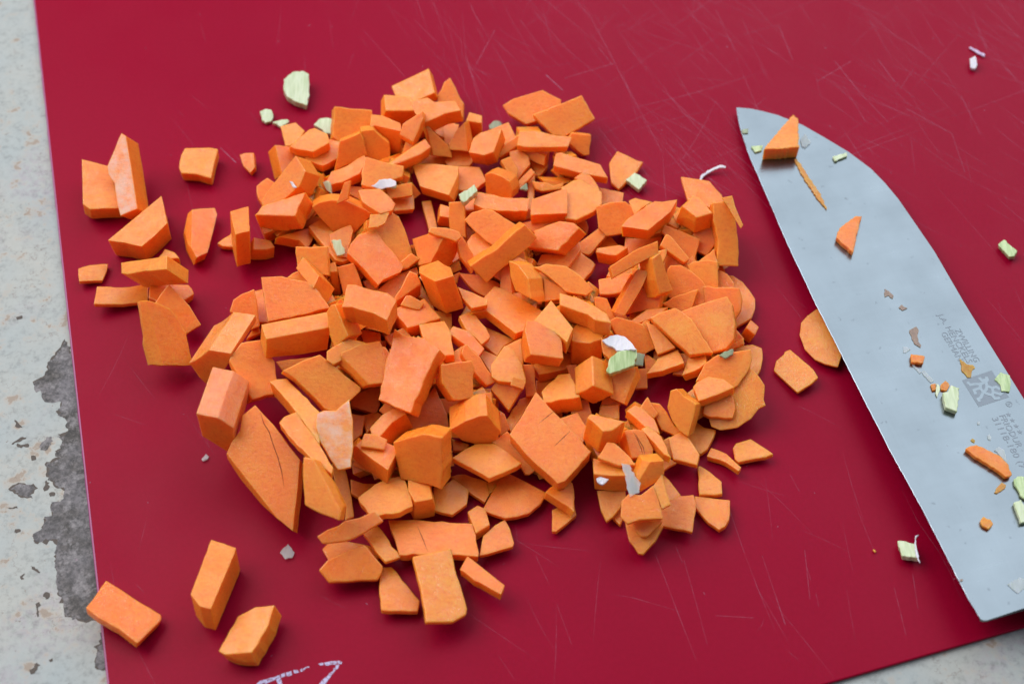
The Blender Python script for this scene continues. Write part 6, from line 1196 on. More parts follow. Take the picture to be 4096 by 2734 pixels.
(-36.29,22.09,4.95,-0.041,0.975,-0.217,-0.952,0.028,0.304,6.2,7.6,6.7),
(-63.49,8.69,8.35,-0.195,0.554,0.809,-0.103,-0.832,0.545,10.5,5.5,6.6),
(-60.82,7.54,10.03,-0.379,0.444,-0.812,-0.613,-0.778,-0.14,12.9,5.5,5.5),
(59.51,31.93,4.9,-0.507,-0.34,-0.792,0.862,-0.208,-0.462,6.7,6.3,3.8),
(17.79,-4.73,7.1,-0.277,-0.835,-0.476,0.797,0.077,-0.599,7.2,9,4.8),
(21.36,-0.37,7.17,-0.817,0.039,-0.575,-0.568,-0.223,0.792,8.1,7,6),
(21.22,-18.13,6.47,-0.133,-0.536,-0.833,0.967,-0.255,0.01,8.8,5.7,4.6),
(-39.4,33,5.85,-0.608,0.069,-0.791,-0.357,-0.914,0.194,8.1,6.3,6.9),
(25.88,-38.6,5.72,-0.119,-0.544,0.831,0.645,-0.678,-0.352,9.1,5.9,4),
(22.35,2.26,4.07,-0.38,-0.836,0.396,-0.333,-0.275,-0.902,6.2,5.3,5.2),
(-46.22,-21.79,10.65,-0.534,-0.751,0.388,0.464,0.123,0.877,11.7,7,6.9),
(-33.56,26.08,4.18,-0.108,0.867,-0.486,-0.979,-0.008,0.203,7.4,8.4,3.5),
(57.52,-3.53,5.99,-0.243,-0.301,0.922,-0.784,-0.498,-0.37,10.3,5.3,3.7),
(36.07,15.72,4.48,-0.346,-0.925,-0.158,0.832,-0.381,0.404,10.4,9.6,3.8),
(44.54,2.16,4.35,-0.448,-0.889,0.094,0.793,-0.346,0.502,6.1,6.2,3.6),
(29.5,40.27,5.8,-0.455,-0.677,-0.579,-0.062,-0.624,0.779,7.9,6.5,4.3),
(-6.71,-35.04,3.62,-0.169,0.885,0.433,-0.964,-0.239,0.113,7.5,6.1,3.6),
(60.92,-18.93,3.62,-0.87,0.433,-0.237,-0.402,-0.9,-0.167,8,9.2,3.8),
(-43.8,-8.66,5.1,-0.798,0.409,-0.442,0.367,-0.252,-0.895,10.7,5.8,3.6),
(-23.37,-43.74,6.97,-0.336,0.536,0.775,-0.877,0.122,-0.464,10.3,9.1,3.9),
(45.55,39.43,5.17,-0.555,0.051,-0.83,-0.821,-0.192,0.537,6.4,7.1,8),
(-48.43,2.85,5.87,-0.948,-0.304,-0.091,0.317,-0.915,-0.249,8.1,6,4.3),
(39.13,18.61,9.88,-0.256,-0.533,0.806,0.962,-0.064,0.264,7.1,5.5,4.1),
(-56.43,11.5,4.51,-0.982,0.018,-0.188,0.166,-0.396,-0.903,6.8,6.6,4.5),
(-46.75,-18.55,4.85,-0.584,-0.446,0.679,0.808,-0.404,0.43,6.5,5.4,4.9),
(-59.39,1.24,10.67,-0.433,-0.151,0.889,0.469,-0.88,0.078,9.2,6.9,5.3),
(12.51,-0.36,7.74,-0.932,0.244,0.267,-0.361,-0.562,-0.745,7.7,6.1,6.3),
(-25.66,-18.29,5.73,-0.347,-0.2,0.916,0.898,-0.352,0.263,8.4,6.1,6.8),
(-22.1,-42.24,6.02,-0.739,0.615,-0.274,-0.428,-0.743,-0.515,6.3,9.4,6.7),
(9.24,-41.59,5.53,-0.427,0.59,0.686,-0.771,0.159,-0.616,7.4,6.5,5),
(-44.51,-14.61,4.54,-0.946,-0.322,-0.038,0.293,-0.9,0.322,7.2,5.1,5.8),
(11.28,17.23,5.24,-0.477,-0.534,-0.698,0.846,-0.495,-0.199,7.3,6.1,6),
(-58.12,10.46,6.79,-0.898,-0.299,0.324,0.441,-0.62,0.649,11.8,9.2,5.4),
(28.04,-15.29,5.58,-0.677,0.499,-0.541,0.162,-0.615,-0.771,6.9,7.3,5.3),
(-65.97,45.39,4.94,-0.747,0.591,-0.303,0.154,-0.29,-0.945,9.3,6.5,6.7),
(-29.32,-18.39,8.22,-0.714,-0.559,-0.421,0.68,-0.41,-0.608,6.8,7.7,7.7),
(-60.2,6.18,5.92,-0.716,0.384,-0.583,-0.143,-0.898,-0.415,8.9,6.9,5.3),
(10.66,-1,4.79,-0.542,0.318,0.778,-0.606,-0.789,-0.1,7.9,7.3,4.3),
(-58.19,12.3,5.92,-0.095,-0.168,0.981,0.971,-0.234,0.054,8.7,8.1,5.4),
(-54.22,1.6,9.41,-0.897,0.08,0.434,0.306,-0.596,0.742,12,5.3,4.3),
(-40.85,33.28,4.21,-0.144,0.989,-0.04,-0.277,-0.002,0.961,7,6.6,6.3),
(55.2,35.85,4.96,-0.165,0.181,0.97,-0.986,-0.003,-0.167,7.4,7.6,5),
(-36.74,56.76,6.95,-0.462,-0.883,-0.078,0.776,-0.445,0.447,9.2,5.7,4.5),
(16.42,-0.25,9.24,-0.6,-0.476,-0.643,0.8,-0.343,-0.493,12,7.1,7.6),
(-66.56,42.71,5.8,-0.296,-0.493,-0.818,0.763,-0.638,0.109,10.4,7,4.1),
(-36.52,30.69,7.33,-0.875,-0.485,0.01,0.133,-0.26,-0.956,7.8,6.2,4),
(5.34,14.66,3.64,-0.373,0.928,0.013,-0.776,-0.319,0.545,8.6,6.7,4.1),
(-28.14,-15.41,7.68,-0.483,0.655,-0.581,-0.875,-0.386,0.293,8.3,5.5,7.1),
(-27.43,-22.77,9.15,-0.338,-0.032,-0.941,-0.531,-0.819,0.218,12.5,5.8,7.4),
(-62.19,56.47,3.64,-0.284,0.102,-0.953,-0.54,-0.838,0.071,6,5.9,3.5),
(22.81,0.38,5.09,-0.381,0.751,-0.54,-0.894,-0.15,0.422,9.1,5.6,3.9),
(51.07,1.46,5.62,-0.661,0.22,0.717,-0.75,-0.223,-0.622,6.8,8,4.3),
(-43.47,73,4.84,-0.279,0.89,0.36,-0.864,-0.068,-0.499,11,5.6,3.7),
(55.58,1.5,5.36,-0.881,0.341,0.326,-0.102,-0.812,0.574,11.6,5.9,4.6),
(-62.28,41.75,6.7,-0.574,-0.672,0.467,0.419,-0.732,-0.538,12.3,5.1,4),
(-26.21,-17.94,10.45,-0.837,0.173,-0.519,-0.17,-0.984,-0.054,10.1,7.6,4.4),
(-26.66,-14.52,6.7,-0.495,0.868,-0.042,-0.869,-0.494,0.023,11.2,7.1,5.5),
(8.24,-6.83,8.02,-0.062,0.989,-0.136,-0.687,0.057,0.725,7.7,6.7,3.6),
(-42.03,40.41,5.03,-0.995,-0.093,0.024,0.073,-0.568,0.819,7.8,6.6,7.7),
(-54.09,5.63,5,-0.136,0.47,0.872,0.746,-0.53,0.403,7.2,5.1,4.6),
(-38.25,31.24,6.59,-0.878,0.133,0.46,-0.476,-0.128,-0.87,7.5,9.8,6.4),
(-30.87,-19.87,4.57,-0.238,-0.362,-0.901,0.644,-0.753,0.132,7,7.8,4.2),
(-62.21,50.03,4.82,-0.563,0.698,0.442,-0.763,-0.234,-0.602,6.7,5.6,4.8),
(20.14,2.82,4.68,-0.152,-0.804,0.574,0.988,-0.133,0.076,9.8,6.7,3.9),
(-48.44,-17.14,5.6,-0.209,-0.893,0.398,-0.217,-0.354,-0.91,11.7,6.3,6.2),
(-26.19,-14.78,5.96,-0.425,-0.456,-0.782,-0.184,-0.802,0.568,6.9,7.8,7.9),
(-59.99,66.03,5.54,-0.825,-0.208,0.526,-0.307,-0.617,-0.725,8.2,6.3,4.8),
(-42.79,-15.35,8.3,-0.29,-0.402,0.868,0.951,-0.022,0.308,12.8,9.6,6.4),
(-21.24,-43.56,9.27,-0.875,-0.475,0.089,0.166,-0.469,-0.868,6.4,9.3,6.6),
(-49.07,40.12,3.3,-0.558,-0.829,0.03,0.218,-0.111,0.97,9.4,5.3,4.5),
(12.92,-40.84,4.3,-0.523,0.022,-0.852,-0.093,-0.995,0.031,7.2,8.5,4.2),
(25.89,-14.42,4.25,-0.196,-0.976,-0.098,0.321,0.03,-0.947,6,5.5,7.3),
(37.56,20.02,4.97,-0.254,-0.956,0.149,0.591,-0.031,0.806,6.6,7.1,5.5),
(-48.71,5.67,5.44,-0.105,-0.862,0.495,0.674,0.304,0.673,7.2,5.2,6.8),
(-62.66,8.23,4.32,-0.748,0.222,0.626,-0.203,-0.974,0.103,7.1,8.8,4.2),
(-47.65,-14.75,5.52,-0.304,-0.908,0.287,0.381,-0.392,-0.837,12.7,6.8,3.6),
(-62.14,7.45,8.35,-0.178,0.692,0.699,-0.432,-0.694,0.577,12.8,5.7,5.5),
(-39.12,72.89,5.59,-0.532,-0.255,0.807,0.048,-0.961,-0.272,8.7,7.9,3.7),
(-21.62,-41.63,10.29,-0.271,0.895,-0.355,-0.961,-0.27,0.054,7.1,8.2,5.5),
(38.51,10.65,7.03,-0.466,-0.531,-0.708,0.856,-0.473,-0.208,13,5.8,5.4),
(50.84,2.56,5.15,-0.253,0.864,0.435,0.343,-0.34,0.876,6.1,5.4,5.8),
(36.69,11.44,6.21,-0.114,0.893,-0.435,-0.665,-0.394,-0.634,9.3,6,7.1),
(16.94,4.69,3.98,-0.812,0.343,-0.473,-0.386,-0.923,-0.006,6.7,6.2,5.2),
(17.03,-3.51,7.41,-0.724,-0.176,0.667,0.192,-0.98,-0.05,12,6.4,6.5),
(50.23,26.19,3.54,-0.891,-0.411,-0.193,0.232,-0.046,-0.972,6.1,5.5,3.8),
(-64.52,53.79,6.95,-0.387,-0.74,-0.55,0.796,0.032,-0.604,7.9,7,4.7),
(-38.13,34.88,7.3,-0.267,-0.449,0.853,0.947,0.043,0.319,6.7,8,3.6),
(1.19,32.18,6.45,-0.029,-0.706,0.708,0.908,-0.315,-0.277,12.7,5.1,3.8),
(21.33,-2.67,6.73,-0.506,-0.253,0.824,-0.813,-0.177,-0.554,8.8,9.9,5.8),
(13.29,2.04,5.91,-0.651,0.028,-0.759,0.276,-0.922,-0.271,8.6,7.3,5.5),
(-26.94,-15.81,7.39,-0.816,0.252,-0.519,-0.506,-0.746,0.434,10.2,9.7,7.1),
(-28.07,-14.72,5.65,-0.215,0.949,-0.232,0.191,-0.192,-0.963,11.3,7.9,6.6),
(-25.8,-12.58,5.71,-0.596,-0.335,0.73,0.433,-0.899,-0.059,9.7,8,5.6),
(16.62,2.42,7.98,-0.183,0.487,-0.854,-0.853,-0.511,-0.109,7.1,8.9,4.2),
(-45.59,7.26,3.54,-0.958,0.12,-0.261,-0.143,-0.987,0.072,6.9,8.5,4.8),
(-38.79,-14.63,8.45,-0.013,0.602,-0.798,-0.954,-0.247,-0.171,11,9.2,6.8),
(-47.72,-15.95,5.08,-0.898,-0.405,0.173,0.227,-0.088,0.97,10.5,5.1,4.3),
(-39.53,40.21,5.92,-0.647,0.715,0.267,-0.484,-0.113,-0.868,11.4,8,4.4),
(-18.68,29.36,4.67,-0.653,0.683,0.328,-0.655,-0.726,0.21,9.1,6.8,5.3),
(-24.29,26.82,4.7,-0.626,0.773,0.1,-0.6,-0.396,-0.695,9.2,7.3,4.7),
(-50.32,3.9,7.43,-0.762,0.461,0.455,-0.287,-0.87,0.401,9,6.7,4.5),
(45.68,38.74,6.3,-0.831,0.544,0.115,-0.447,-0.776,0.445,8.8,9.4,4.1),
(-28.91,-18.29,6.19,-0.414,-0.721,-0.555,0.77,-0.603,0.21,8.3,8.7,7.3),
(-27.1,-39.11,4.89,-0.621,0.587,-0.519,-0.537,0.164,0.828,6.3,6.1,6.4),
(47.62,-25,3.75,-0.827,-0.56,-0.047,0.45,-0.711,0.541,9.2,5.2,5),
(-45.5,-34.36,10.9,-0.285,0.815,0.505,0.164,-0.478,0.863,7.4,6.9,5),
(-63.02,53.25,5.49,-0.793,0.25,-0.556,-0.609,-0.347,0.713,7.7,6.9,4.1),
(-66.4,45.93,5.81,-0.515,0.564,-0.645,-0.43,-0.821,-0.374,7.9,8.5,4.9),
(-42.71,73.14,4.92,-0.26,-0.952,0.162,0.67,-0.057,0.74,6,5.6,7.1),
(-3.69,22.42,4.26,-0.264,0.524,-0.81,-0.964,-0.147,0.22,6.3,6.3,3.5),
(38.02,15.35,6.33,-0.175,-0.687,-0.705,-0.038,-0.711,0.703,8.4,7.3,6.9),
(-22.44,-41.47,5.24,-0.744,0.58,0.331,-0.667,-0.621,-0.411,9.5,6.3,5.5),
(-26.1,-12.1,6.04,-0.866,-0.123,-0.484,0.468,-0.536,-0.703,7.2,7.6,6.1),
(9.43,-38.35,6.75,-0.93,-0.354,-0.104,0.149,-0.619,0.771,10.2,9.6,8),
(-64.53,52.43,6.22,-0.042,0.522,-0.852,-0.861,-0.451,-0.234,8.4,6.4,8),
(-41.44,4.57,7.37,-0.709,0.182,-0.681,-0.488,-0.824,0.289,12.1,9.9,4.5),
(-44.15,-14.12,6.91,-0.189,-0.268,0.945,0.47,-0.869,-0.153,9.6,7.3,4.5),
(-45.38,-16.13,6,-0.922,-0.224,-0.316,0.37,-0.749,-0.549,9.3,5.6,7.6),
(-29.85,-20.68,10.59,-0.125,-0.281,0.952,0.64,-0.756,-0.139,9.4,8.8,3.6),
(18.49,3.94,4.76,-0.69,-0.598,0.408,0.51,-0.801,-0.312,9,8.4,3.7),
(-46.5,-10.65,8.65,-0.167,0.203,-0.965,-0.275,-0.949,-0.152,12.9,5.2,5.3),
(13.42,-41.02,8.43,-0.606,0.796,-0.005,-0.574,-0.432,0.696,9.2,6.2,4.9),
(-29.05,-18.58,7.26,-0.715,0.618,0.328,-0.214,-0.64,0.738,11.6,8.2,7.8),
(10.95,-35.63,5.47,-0.844,-0.254,0.473,0.449,-0.817,0.361,6.2,7.3,6.6),
(14.93,14.92,5.56,-0.55,0.773,-0.315,-0.532,-0.033,0.846,10.2,5.6,7.2),
(-64.29,52.32,5.21,-0.573,0.637,-0.516,0.465,-0.266,-0.845,9.9,5.3,5.8),
(-40.81,4.52,7.15,-0.615,0.012,-0.789,-0.651,-0.572,0.499,9.9,9,5.4),
(19.93,0.34,6.21,-0.097,0.828,-0.552,0.126,-0.54,-0.832,12.8,5.9,6.7),
(-42.15,7.36,3.79,-0.331,0.943,-0.026,-0.56,-0.219,-0.799,9.5,5.6,4.6),
(-32.84,-17.8,5.43,-0.182,-0.823,-0.538,-0.096,-0.53,0.843,8,7.6,3.7),
(17.9,-1.47,5.86,-0.523,0.846,0.109,-0.458,-0.387,0.8,7.5,6.3,5.3),
(-58.96,5.89,6.38,-0.526,0.519,0.673,-0.449,-0.842,0.299,10.8,9.1,4),
(-27.52,-41.46,8.16,-0.135,0.263,0.955,-0.829,-0.559,0.037,6.2,6.6,4.3),
(-44.99,-8.03,7.39,-0.129,0.679,-0.723,0.113,-0.714,-0.691,11.7,8.9,5.5),
(-23.06,-37.87,6.17,-0.428,-0.525,0.736,-0.271,-0.702,-0.658,8.9,6.8,7.5),
(14.88,-0.4,10.74,-0.457,0.655,0.601,-0.843,-0.103,-0.528,6.5,8.1,3.7),
(3.34,19.51,4.69,-0.213,0.944,-0.252,-0.57,-0.329,-0.753,9.7,5.6,4.4),
(53.34,1.67,4.7,-0.129,0.945,0.302,-0.657,-0.309,0.688,7.8,6.8,3.5),
(51.51,-2.65,5.77,-0.578,-0.306,0.757,0.808,-0.081,0.584,6.5,9.4,3.7),
(-52.2,5.6,6.33,-0.236,0.42,-0.876,0.754,-0.489,-0.438,6.8,7.8,7.3),
(-10.79,-15.12,4.41,-0.338,-0.585,0.737,-0.454,-0.585,-0.672,6.2,5.8,4.6),
(-37.65,-12.98,8.22,-0.607,0.767,-0.207,-0.502,-0.168,0.848,10.3,5.7,3.9),
(37.71,12.8,7.47,-0.232,-0.581,-0.78,-0.725,-0.431,0.537,12.2,5.3,7.8),
(11.7,-41.92,6.21,-0.702,-0.401,0.588,0.664,-0.666,0.339,7.8,6.5,7.6),
(-27.28,-10.86,7.54,-0.188,0.593,-0.783,-0.973,-0.003,0.231,12,6.5,7.1),
(12.48,-3.39,4.98,-0.571,0.085,0.817,-0.088,-0.995,0.043,8.5,5.8,4.7),
(-64.88,50.46,6.18,-0.497,-0.52,-0.695,0.782,-0.615,-0.099,11.2,9.5,5),
(54.83,37.19,6.07,-0.511,0.134,-0.849,-0.847,-0.249,0.47,8.8,6.6,6.3),
(-45.79,-10.17,8.1,-0.183,-0.513,-0.838,0.904,0.247,-0.349,7.6,6,6.6),
(-41.57,-11.71,4.93,-0.531,-0.847,-0.024,0.715,-0.463,0.524,11.3,7.5,5.6),
(-24.35,-7.68,4.76,-0.848,0.53,0.015,-0.053,-0.055,-0.997,6.4,8.4,3.7),
(-27.61,-39.67,3.91,-0.895,-0.122,-0.428,-0.418,-0.102,0.903,6.7,5.3,3.8),
(16.35,-2.97,7.73,-0.939,0.153,0.308,0.198,-0.493,0.847,8,6.5,6.7),
(-29.47,-14.33,9.55,-0.436,-0.887,-0.155,0.073,-0.206,0.976,12.1,6.3,4.4),
(-45.05,-13.51,5.41,-0.551,-0.83,0.084,0.619,-0.34,0.708,10.9,6.3,5.4),
(-37.97,3.29,10.22,-0.548,-0.379,0.746,0.467,-0.878,-0.103,7.5,5.8,7.1),
(8.31,-7.5,5.32,-0.385,0.146,0.912,-0.922,-0.114,-0.371,7.7,7.1,4.9),
(-25.05,-40.48,9.34,-0.249,0.946,0.208,-0.507,0.056,-0.86,6.1,7.7,6.9),
(-46.37,-16.93,6.43,-0.299,-0.193,0.935,0.059,-0.981,-0.183,9.9,8.5,6.5),
(-28.57,-16.21,6.7,-0.388,-0.852,0.352,0.851,-0.478,-0.219,11.3,7.1,7),
(-58.46,2.48,8.3,-0.722,0.496,-0.482,-0.687,-0.594,0.418,7.2,7.7,4.1),
(-24.95,-39.31,6.87,-0.202,-0.725,0.658,-0.32,-0.586,-0.744,8.3,5.2,7.9),
(-60.07,12.14,6.29,-0.496,-0.513,0.7,0.626,-0.77,-0.12,12.6,8,3.9),
(-61.91,12.86,5.8,-0.342,-0.549,0.763,0.878,-0.476,0.051,10.7,8.6,3.8),
(-58.49,11.95,5.42,-0.061,-0.74,0.67,0.032,-0.672,-0.74,6.1,8.3,7.8),
(-27.72,-19.37,10.64,-0.469,0.116,-0.876,-0.846,-0.345,0.407,8.7,9,5.1),
(45.17,15.78,4.73,-0.542,-0.729,-0.418,0.585,0.029,-0.81,8.9,5.2,3.6),
(-40.55,24.34,4.44,-0.734,-0.373,-0.568,0.51,-0.855,-0.096,6.7,8.9,5.1),
(19.66,-0.64,6.45,-0.019,0.969,-0.244,-0.81,-0.158,-0.564,7,5.1,7.3),
(39.51,15.28,5.02,-0.482,-0.386,-0.786,0.688,-0.722,-0.068,9.1,8,3.7),
(20.64,2.03,7.05,-0.412,-0.666,0.622,0.729,0.169,0.663,11.5,6.2,6.8),
(-65.57,51.39,5.96,-0.57,0.186,-0.801,0.738,-0.314,-0.598,6.5,9.8,5.8),
(-36.08,51.42,4.58,-0.316,-0.082,0.945,-0.374,-0.905,-0.204,6.8,7.9,4),
(-55.55,10.96,4.74,-0.082,-0.966,-0.246,0.67,-0.236,0.704,7.3,6.5,4.2),
(-52.21,40.14,9.88,-0.249,0.735,-0.631,-0.522,-0.651,-0.551,6,5.7,6),
(-51.11,74.74,4.92,-0.752,0.418,0.51,0.323,-0.441,0.838,6.6,6.3,6),
(21.59,-7.18,4.87,-0.842,-0.526,-0.121,0.003,-0.23,0.973,9.1,5.1,3.6),
(1.75,30.55,7.05,-0.113,-0.952,0.285,0.357,-0.307,-0.882,7,5.1,5),
(20.32,1.91,5.82,-0.249,0.517,0.819,-0.922,-0.385,-0.038,11,6.7,4.1),
(-44.38,-9.94,6.06,-0.628,0.329,0.705,-0.259,-0.943,0.21,9.2,8.4,5.6),
(1.87,26.42,4.69,-0.692,0.72,0.056,-0.247,-0.309,0.918,7,5.3,5.1),
(-63.63,49.43,5.52,-0.963,-0.089,-0.254,-0.221,-0.279,0.934,11.1,7.3,5.4),
(-64.99,42.78,5.95,-0.089,-0.299,-0.95,0.193,-0.941,0.278,9.2,8.1,6.2),
(38.7,14.93,5.15,-0.568,-0.072,0.82,-0.803,-0.172,-0.571,7.7,6.7,3.7),
(-41.09,-12.76,10.11,-0.459,0.664,-0.591,-0.888,-0.324,0.326,9.7,6.7,6.4),
(-40.56,55.55,6.1,-0.133,0.55,-0.824,0.678,-0.556,-0.48,8.8,6.4,6.1),
(48.94,40.04,4.54,-0.982,0.013,-0.188,0.163,-0.445,-0.881,9.3,6.3,4),
(-42.6,0.92,9.68,-0.419,-0.748,0.514,0.852,-0.127,0.509,12.1,8.8,3.8),
(20.55,3.85,5.24,-0.407,-0.259,0.876,-0.571,-0.676,-0.466,7.6,6.7,5.3),
(-38.99,54.74,6.78,-0.947,-0.322,0.01,0.176,-0.543,-0.821,9.3,5.1,7.4),
(-61.87,6.2,7.74,-0.518,-0.841,0.156,0.513,-0.159,0.843,8.3,8.4,5.3),
(12.27,-1.85,5.06,-0.473,0.881,-0.031,-0.586,-0.288,0.758,8.8,7,6.8),
(-28.52,-13.01,3.66,-0.767,-0.631,0.112,0.633,-0.774,-0.026,6.4,6.1,6.4),
(-57.66,2.82,9.21,-0.954,0.226,-0.197,-0.173,-0.952,-0.253,11,6.7,5.7),
(-57.95,13.42,8.4,-0.444,-0.732,0.517,0.879,-0.244,0.409,6.5,9.8,3.7),
(-45.91,66.58,6.48,-0.668,0.604,-0.435,-0.053,-0.621,-0.782,6,9,7.3),
(8.91,-4.29,6,-0.603,0.788,-0.128,-0.725,-0.474,0.499,9.2,5.1,4.3),
(-22.32,-43.76,5.57,-0.985,-0.139,0.105,0.073,-0.876,-0.477,8.2,7.3,7.7),
(-55.75,1.18,9.13,-0.301,0.282,-0.911,0.072,-0.946,-0.317,11,6.6,6.5),
(-57.24,10.99,5.39,-0.855,-0.453,-0.253,0.259,-0.795,0.548,12,7.7,4.3),
(38.35,11.8,5.01,-0.953,0.105,-0.285,-0.302,-0.233,0.924,6.4,6.4,5.8),
(-25.33,-16.23,5.88,-0.836,0.525,-0.158,-0.411,-0.409,0.815,8.4,9.8,4.3),
(-21.31,-38.84,7.32,-0.245,0.397,-0.885,-0.22,-0.911,-0.348,10.7,7.6,7.8),
(15.03,2.05,5.52,-0.706,-0.059,0.706,-0.601,-0.478,-0.641,6.8,7.9,3.8),
(-42.69,-18.08,10.69,-0.552,-0.313,-0.773,-0.557,-0.551,0.621,6.6,6.7,4.2),
(-62.93,52.69,9.19,-0.907,0.049,0.418,0.194,-0.833,0.518,9.2,5.4,5),
(-57.3,13.14,7.1,-0.548,0.834,0.064,-0.073,-0.125,0.99,10.8,5.3,7.6),
(-20.09,-38.84,6.26,-0.936,-0.329,0.127,0.17,-0.736,-0.655,6.8,9,7.2),
(-57.99,15.74,8.41,-0.145,-0.732,0.666,0.724,0.38,0.575,6.7,6.7,5.2),
(-43.06,40.52,4.82,-0.538,0.621,-0.57,0.271,-0.513,-0.815,7.9,5.2,7.6),
(-24.08,-12.47,5.17,-0.478,-0.01,-0.878,-0.869,-0.141,0.474,6.3,9.6,4),
(-58.85,1.89,9.31,-0.174,0.015,0.985,0.974,-0.147,0.175,9.1,9,4.7),
(13.2,-0.43,4.7,-0.045,0.999,0.001,-0.641,-0.029,0.767,6.9,8.8,4),
(13.41,3.17,6.33,-0.725,0.162,-0.669,-0.529,-0.754,0.391,8.9,9.8,4.4),
(-46.78,41.77,4,-0.949,-0.302,0.089,0.272,-0.643,0.716,7.3,5.6,4.7),
(28.04,-11.48,4.64,-0.216,-0.908,0.359,0.967,-0.148,0.209,12.9,5.4,3.8),
(20.86,-0.3,7.39,-0.648,-0.189,0.737,0.125,-0.982,-0.142,10.3,6.6,3.5),
(-1,23.75,6.9,-0.315,-0.482,0.817,-0.555,-0.605,-0.571,6.4,5.1,6.6),
(11.55,-1.61,5.89,-0.481,0.791,0.378,-0.813,-0.241,-0.531,9,7.4,5.8),
(17.76,0.85,4.97,-0.696,-0.292,0.656,0.705,-0.104,0.702,6.2,6.8,3.7),
(13.85,-3.59,9.43,-0.507,-0.497,0.705,0.685,-0.728,-0.02,12.7,7.7,6.1),
(60.24,34.09,6.37,-0.15,0.552,0.821,-0.654,-0.678,0.336,9.4,7.3,5.5),
(-60.88,8.5,6.5,-0.845,0.475,-0.248,-0.532,-0.69,0.491,10,8,7.8),
(14.53,3.55,5.76,-0.889,-0.376,-0.261,-0.079,-0.435,0.897,12,6.4,7.3),
(-30.12,-19.33,6.41,-0.107,-0.697,0.709,0.896,0.242,0.373,10.4,7.1,4.5),
(-33.86,-40.27,4.68,-0.401,-0.56,-0.725,0.914,-0.293,-0.28,6.9,5.4,4.4),
(-47.01,-23.98,9.39,-0.369,-0.903,0.218,0.922,-0.385,-0.035,8.1,5.3,3.9),
(-33.65,-15.78,5.14,-0.81,0.561,0.171,-0.002,-0.294,0.956,8.1,8.4,3.5),
(60.71,36.03,4.75,-0.793,-0.111,0.599,-0.103,-0.945,-0.311,7.4,5.2,4.6),
(-44.72,-14.62,6.43,-0.189,0.217,0.958,0.956,-0.184,0.231,10.6,6.6,6.4),
(-65.39,43.09,4.08,-0.385,-0.897,-0.219,0.914,-0.403,0.045,12.1,8.9,5.2),
(-25.29,-12.09,5.24,-0.714,-0.5,-0.49,-0.09,-0.628,0.773,6.7,5,4.8),
(39.54,18.71,3.94,-0.066,-0.153,-0.986,0.998,-0.01,-0.065,6.7,5.3,5.4),
(-42.23,-12.72,7.41,-0.32,-0.687,0.653,0.685,-0.644,-0.341,12.9,7.7,5.5),
(54.95,0.93,6.29,-0.122,-0.5,0.858,0.925,0.256,0.281,10.7,5.4,4.3),
(-27.83,-13.17,4.5,-0.956,-0.29,0.052,0.288,-0.957,-0.029,8.3,9.8,5.1),
(-38.98,22.82,6.83,-0.566,-0.823,-0.057,0.587,-0.353,-0.729,7.4,7,3.9),
(15.83,0.58,6.67,-0.329,-0.282,0.901,0.944,-0.122,0.307,10.3,8.1,4.9),
(39.57,16.57,5.23,-0.194,-0.486,-0.852,0.882,0.293,-0.368,6,5.2,4.9),
(-61.95,51.08,9.51,-0.385,-0.396,0.834,0.908,0.003,0.42,9.2,9,4.8),
(-43.96,6.06,6.67,-0.797,0.05,-0.602,0.555,-0.332,-0.762,6.4,6.5,6.6),
(16.99,-0.93,6.29,-0.817,-0.52,0.249,0.499,-0.422,0.757,7.4,9.7,5.6),
(42.72,-1.57,5.49,-0.49,0.807,0.33,-0.615,-0.588,0.525,9.3,5.3,5.4),
(-57.64,4.84,9.93,-0.131,0.015,-0.991,-0.96,-0.251,0.123,7.8,6.7,5),
(-66.86,40.43,5.64,-0.65,-0.639,-0.411,0.589,-0.766,0.258,11.1,9.7,3.9),
(11.84,-4.33,7.9,-0.236,0.189,0.953,-0.92,-0.36,-0.156,6.3,9.9,4.8),
(-65.66,50.52,5.22,-0.469,-0.711,0.525,0.882,-0.411,0.232,7.8,7.9,5.4),
(-61.1,44.4,4.17,-0.8,-0.597,-0.062,0.307,-0.318,-0.897,6.3,6.4,4.9),
(10.79,-0.49,4.34,-0.091,-0.914,0.395,0.817,0.158,0.554,6.5,5.8,3.8),
(-60.42,40.59,3.96,-0.948,0.296,-0.116,-0.073,-0.559,-0.826,10.8,5.3,4.1),
(-55.45,4.87,5.81,-0.484,-0.386,0.785,0.663,-0.747,0.041,8.3,8,5.1),
(-43.28,-14,6.05,-0.05,-0.327,0.944,0.047,-0.945,-0.325,9.3,9.2,5.4),
(-63.12,53.07,8.98,-0.667,0.268,-0.695,0.326,-0.734,-0.596,7.4,6.8,4.6),
(-37.71,55.03,5.69,-0.489,0.349,0.8,0.009,-0.914,0.404,7.8,5.9,6),
(-28.59,-21.23,5.53,-0.992,-0.119,0.037,-0.001,-0.289,-0.957,7.9,9.9,4.2),
(-42.73,-14.82,5.11,-0.5,0.179,-0.848,0.318,-0.872,-0.372,6.6,6.2,4.2),
(-47.88,3.11,5.09,-0.268,0.889,0.372,0.158,-0.341,0.927,6.3,8.1,4.5),
(-30.74,-17.18,4.53,-0.926,-0.224,0.305,-0.08,-0.671,-0.737,6.5,5.6,4.8),
(-22.32,-39.11,7.14,-0.07,-0.776,0.627,-0.599,-0.469,-0.648,10.1,8.2,6),
(-28.35,-18.84,6.38,-0.332,-0.927,-0.177,0.833,-0.199,-0.517,12.6,7.9,7.6),
(16.69,0.52,4.94,-0.211,0.964,-0.163,-0.908,-0.255,-0.332,9.8,6,6.7),
(55.28,-0.47,9.84,-0.968,0.014,-0.252,0.103,-0.891,-0.443,11.9,5.1,5.1),
(-24.26,-15.71,8.4,-0.663,0.185,0.726,0.579,-0.488,0.653,6.1,7.3,4.7),
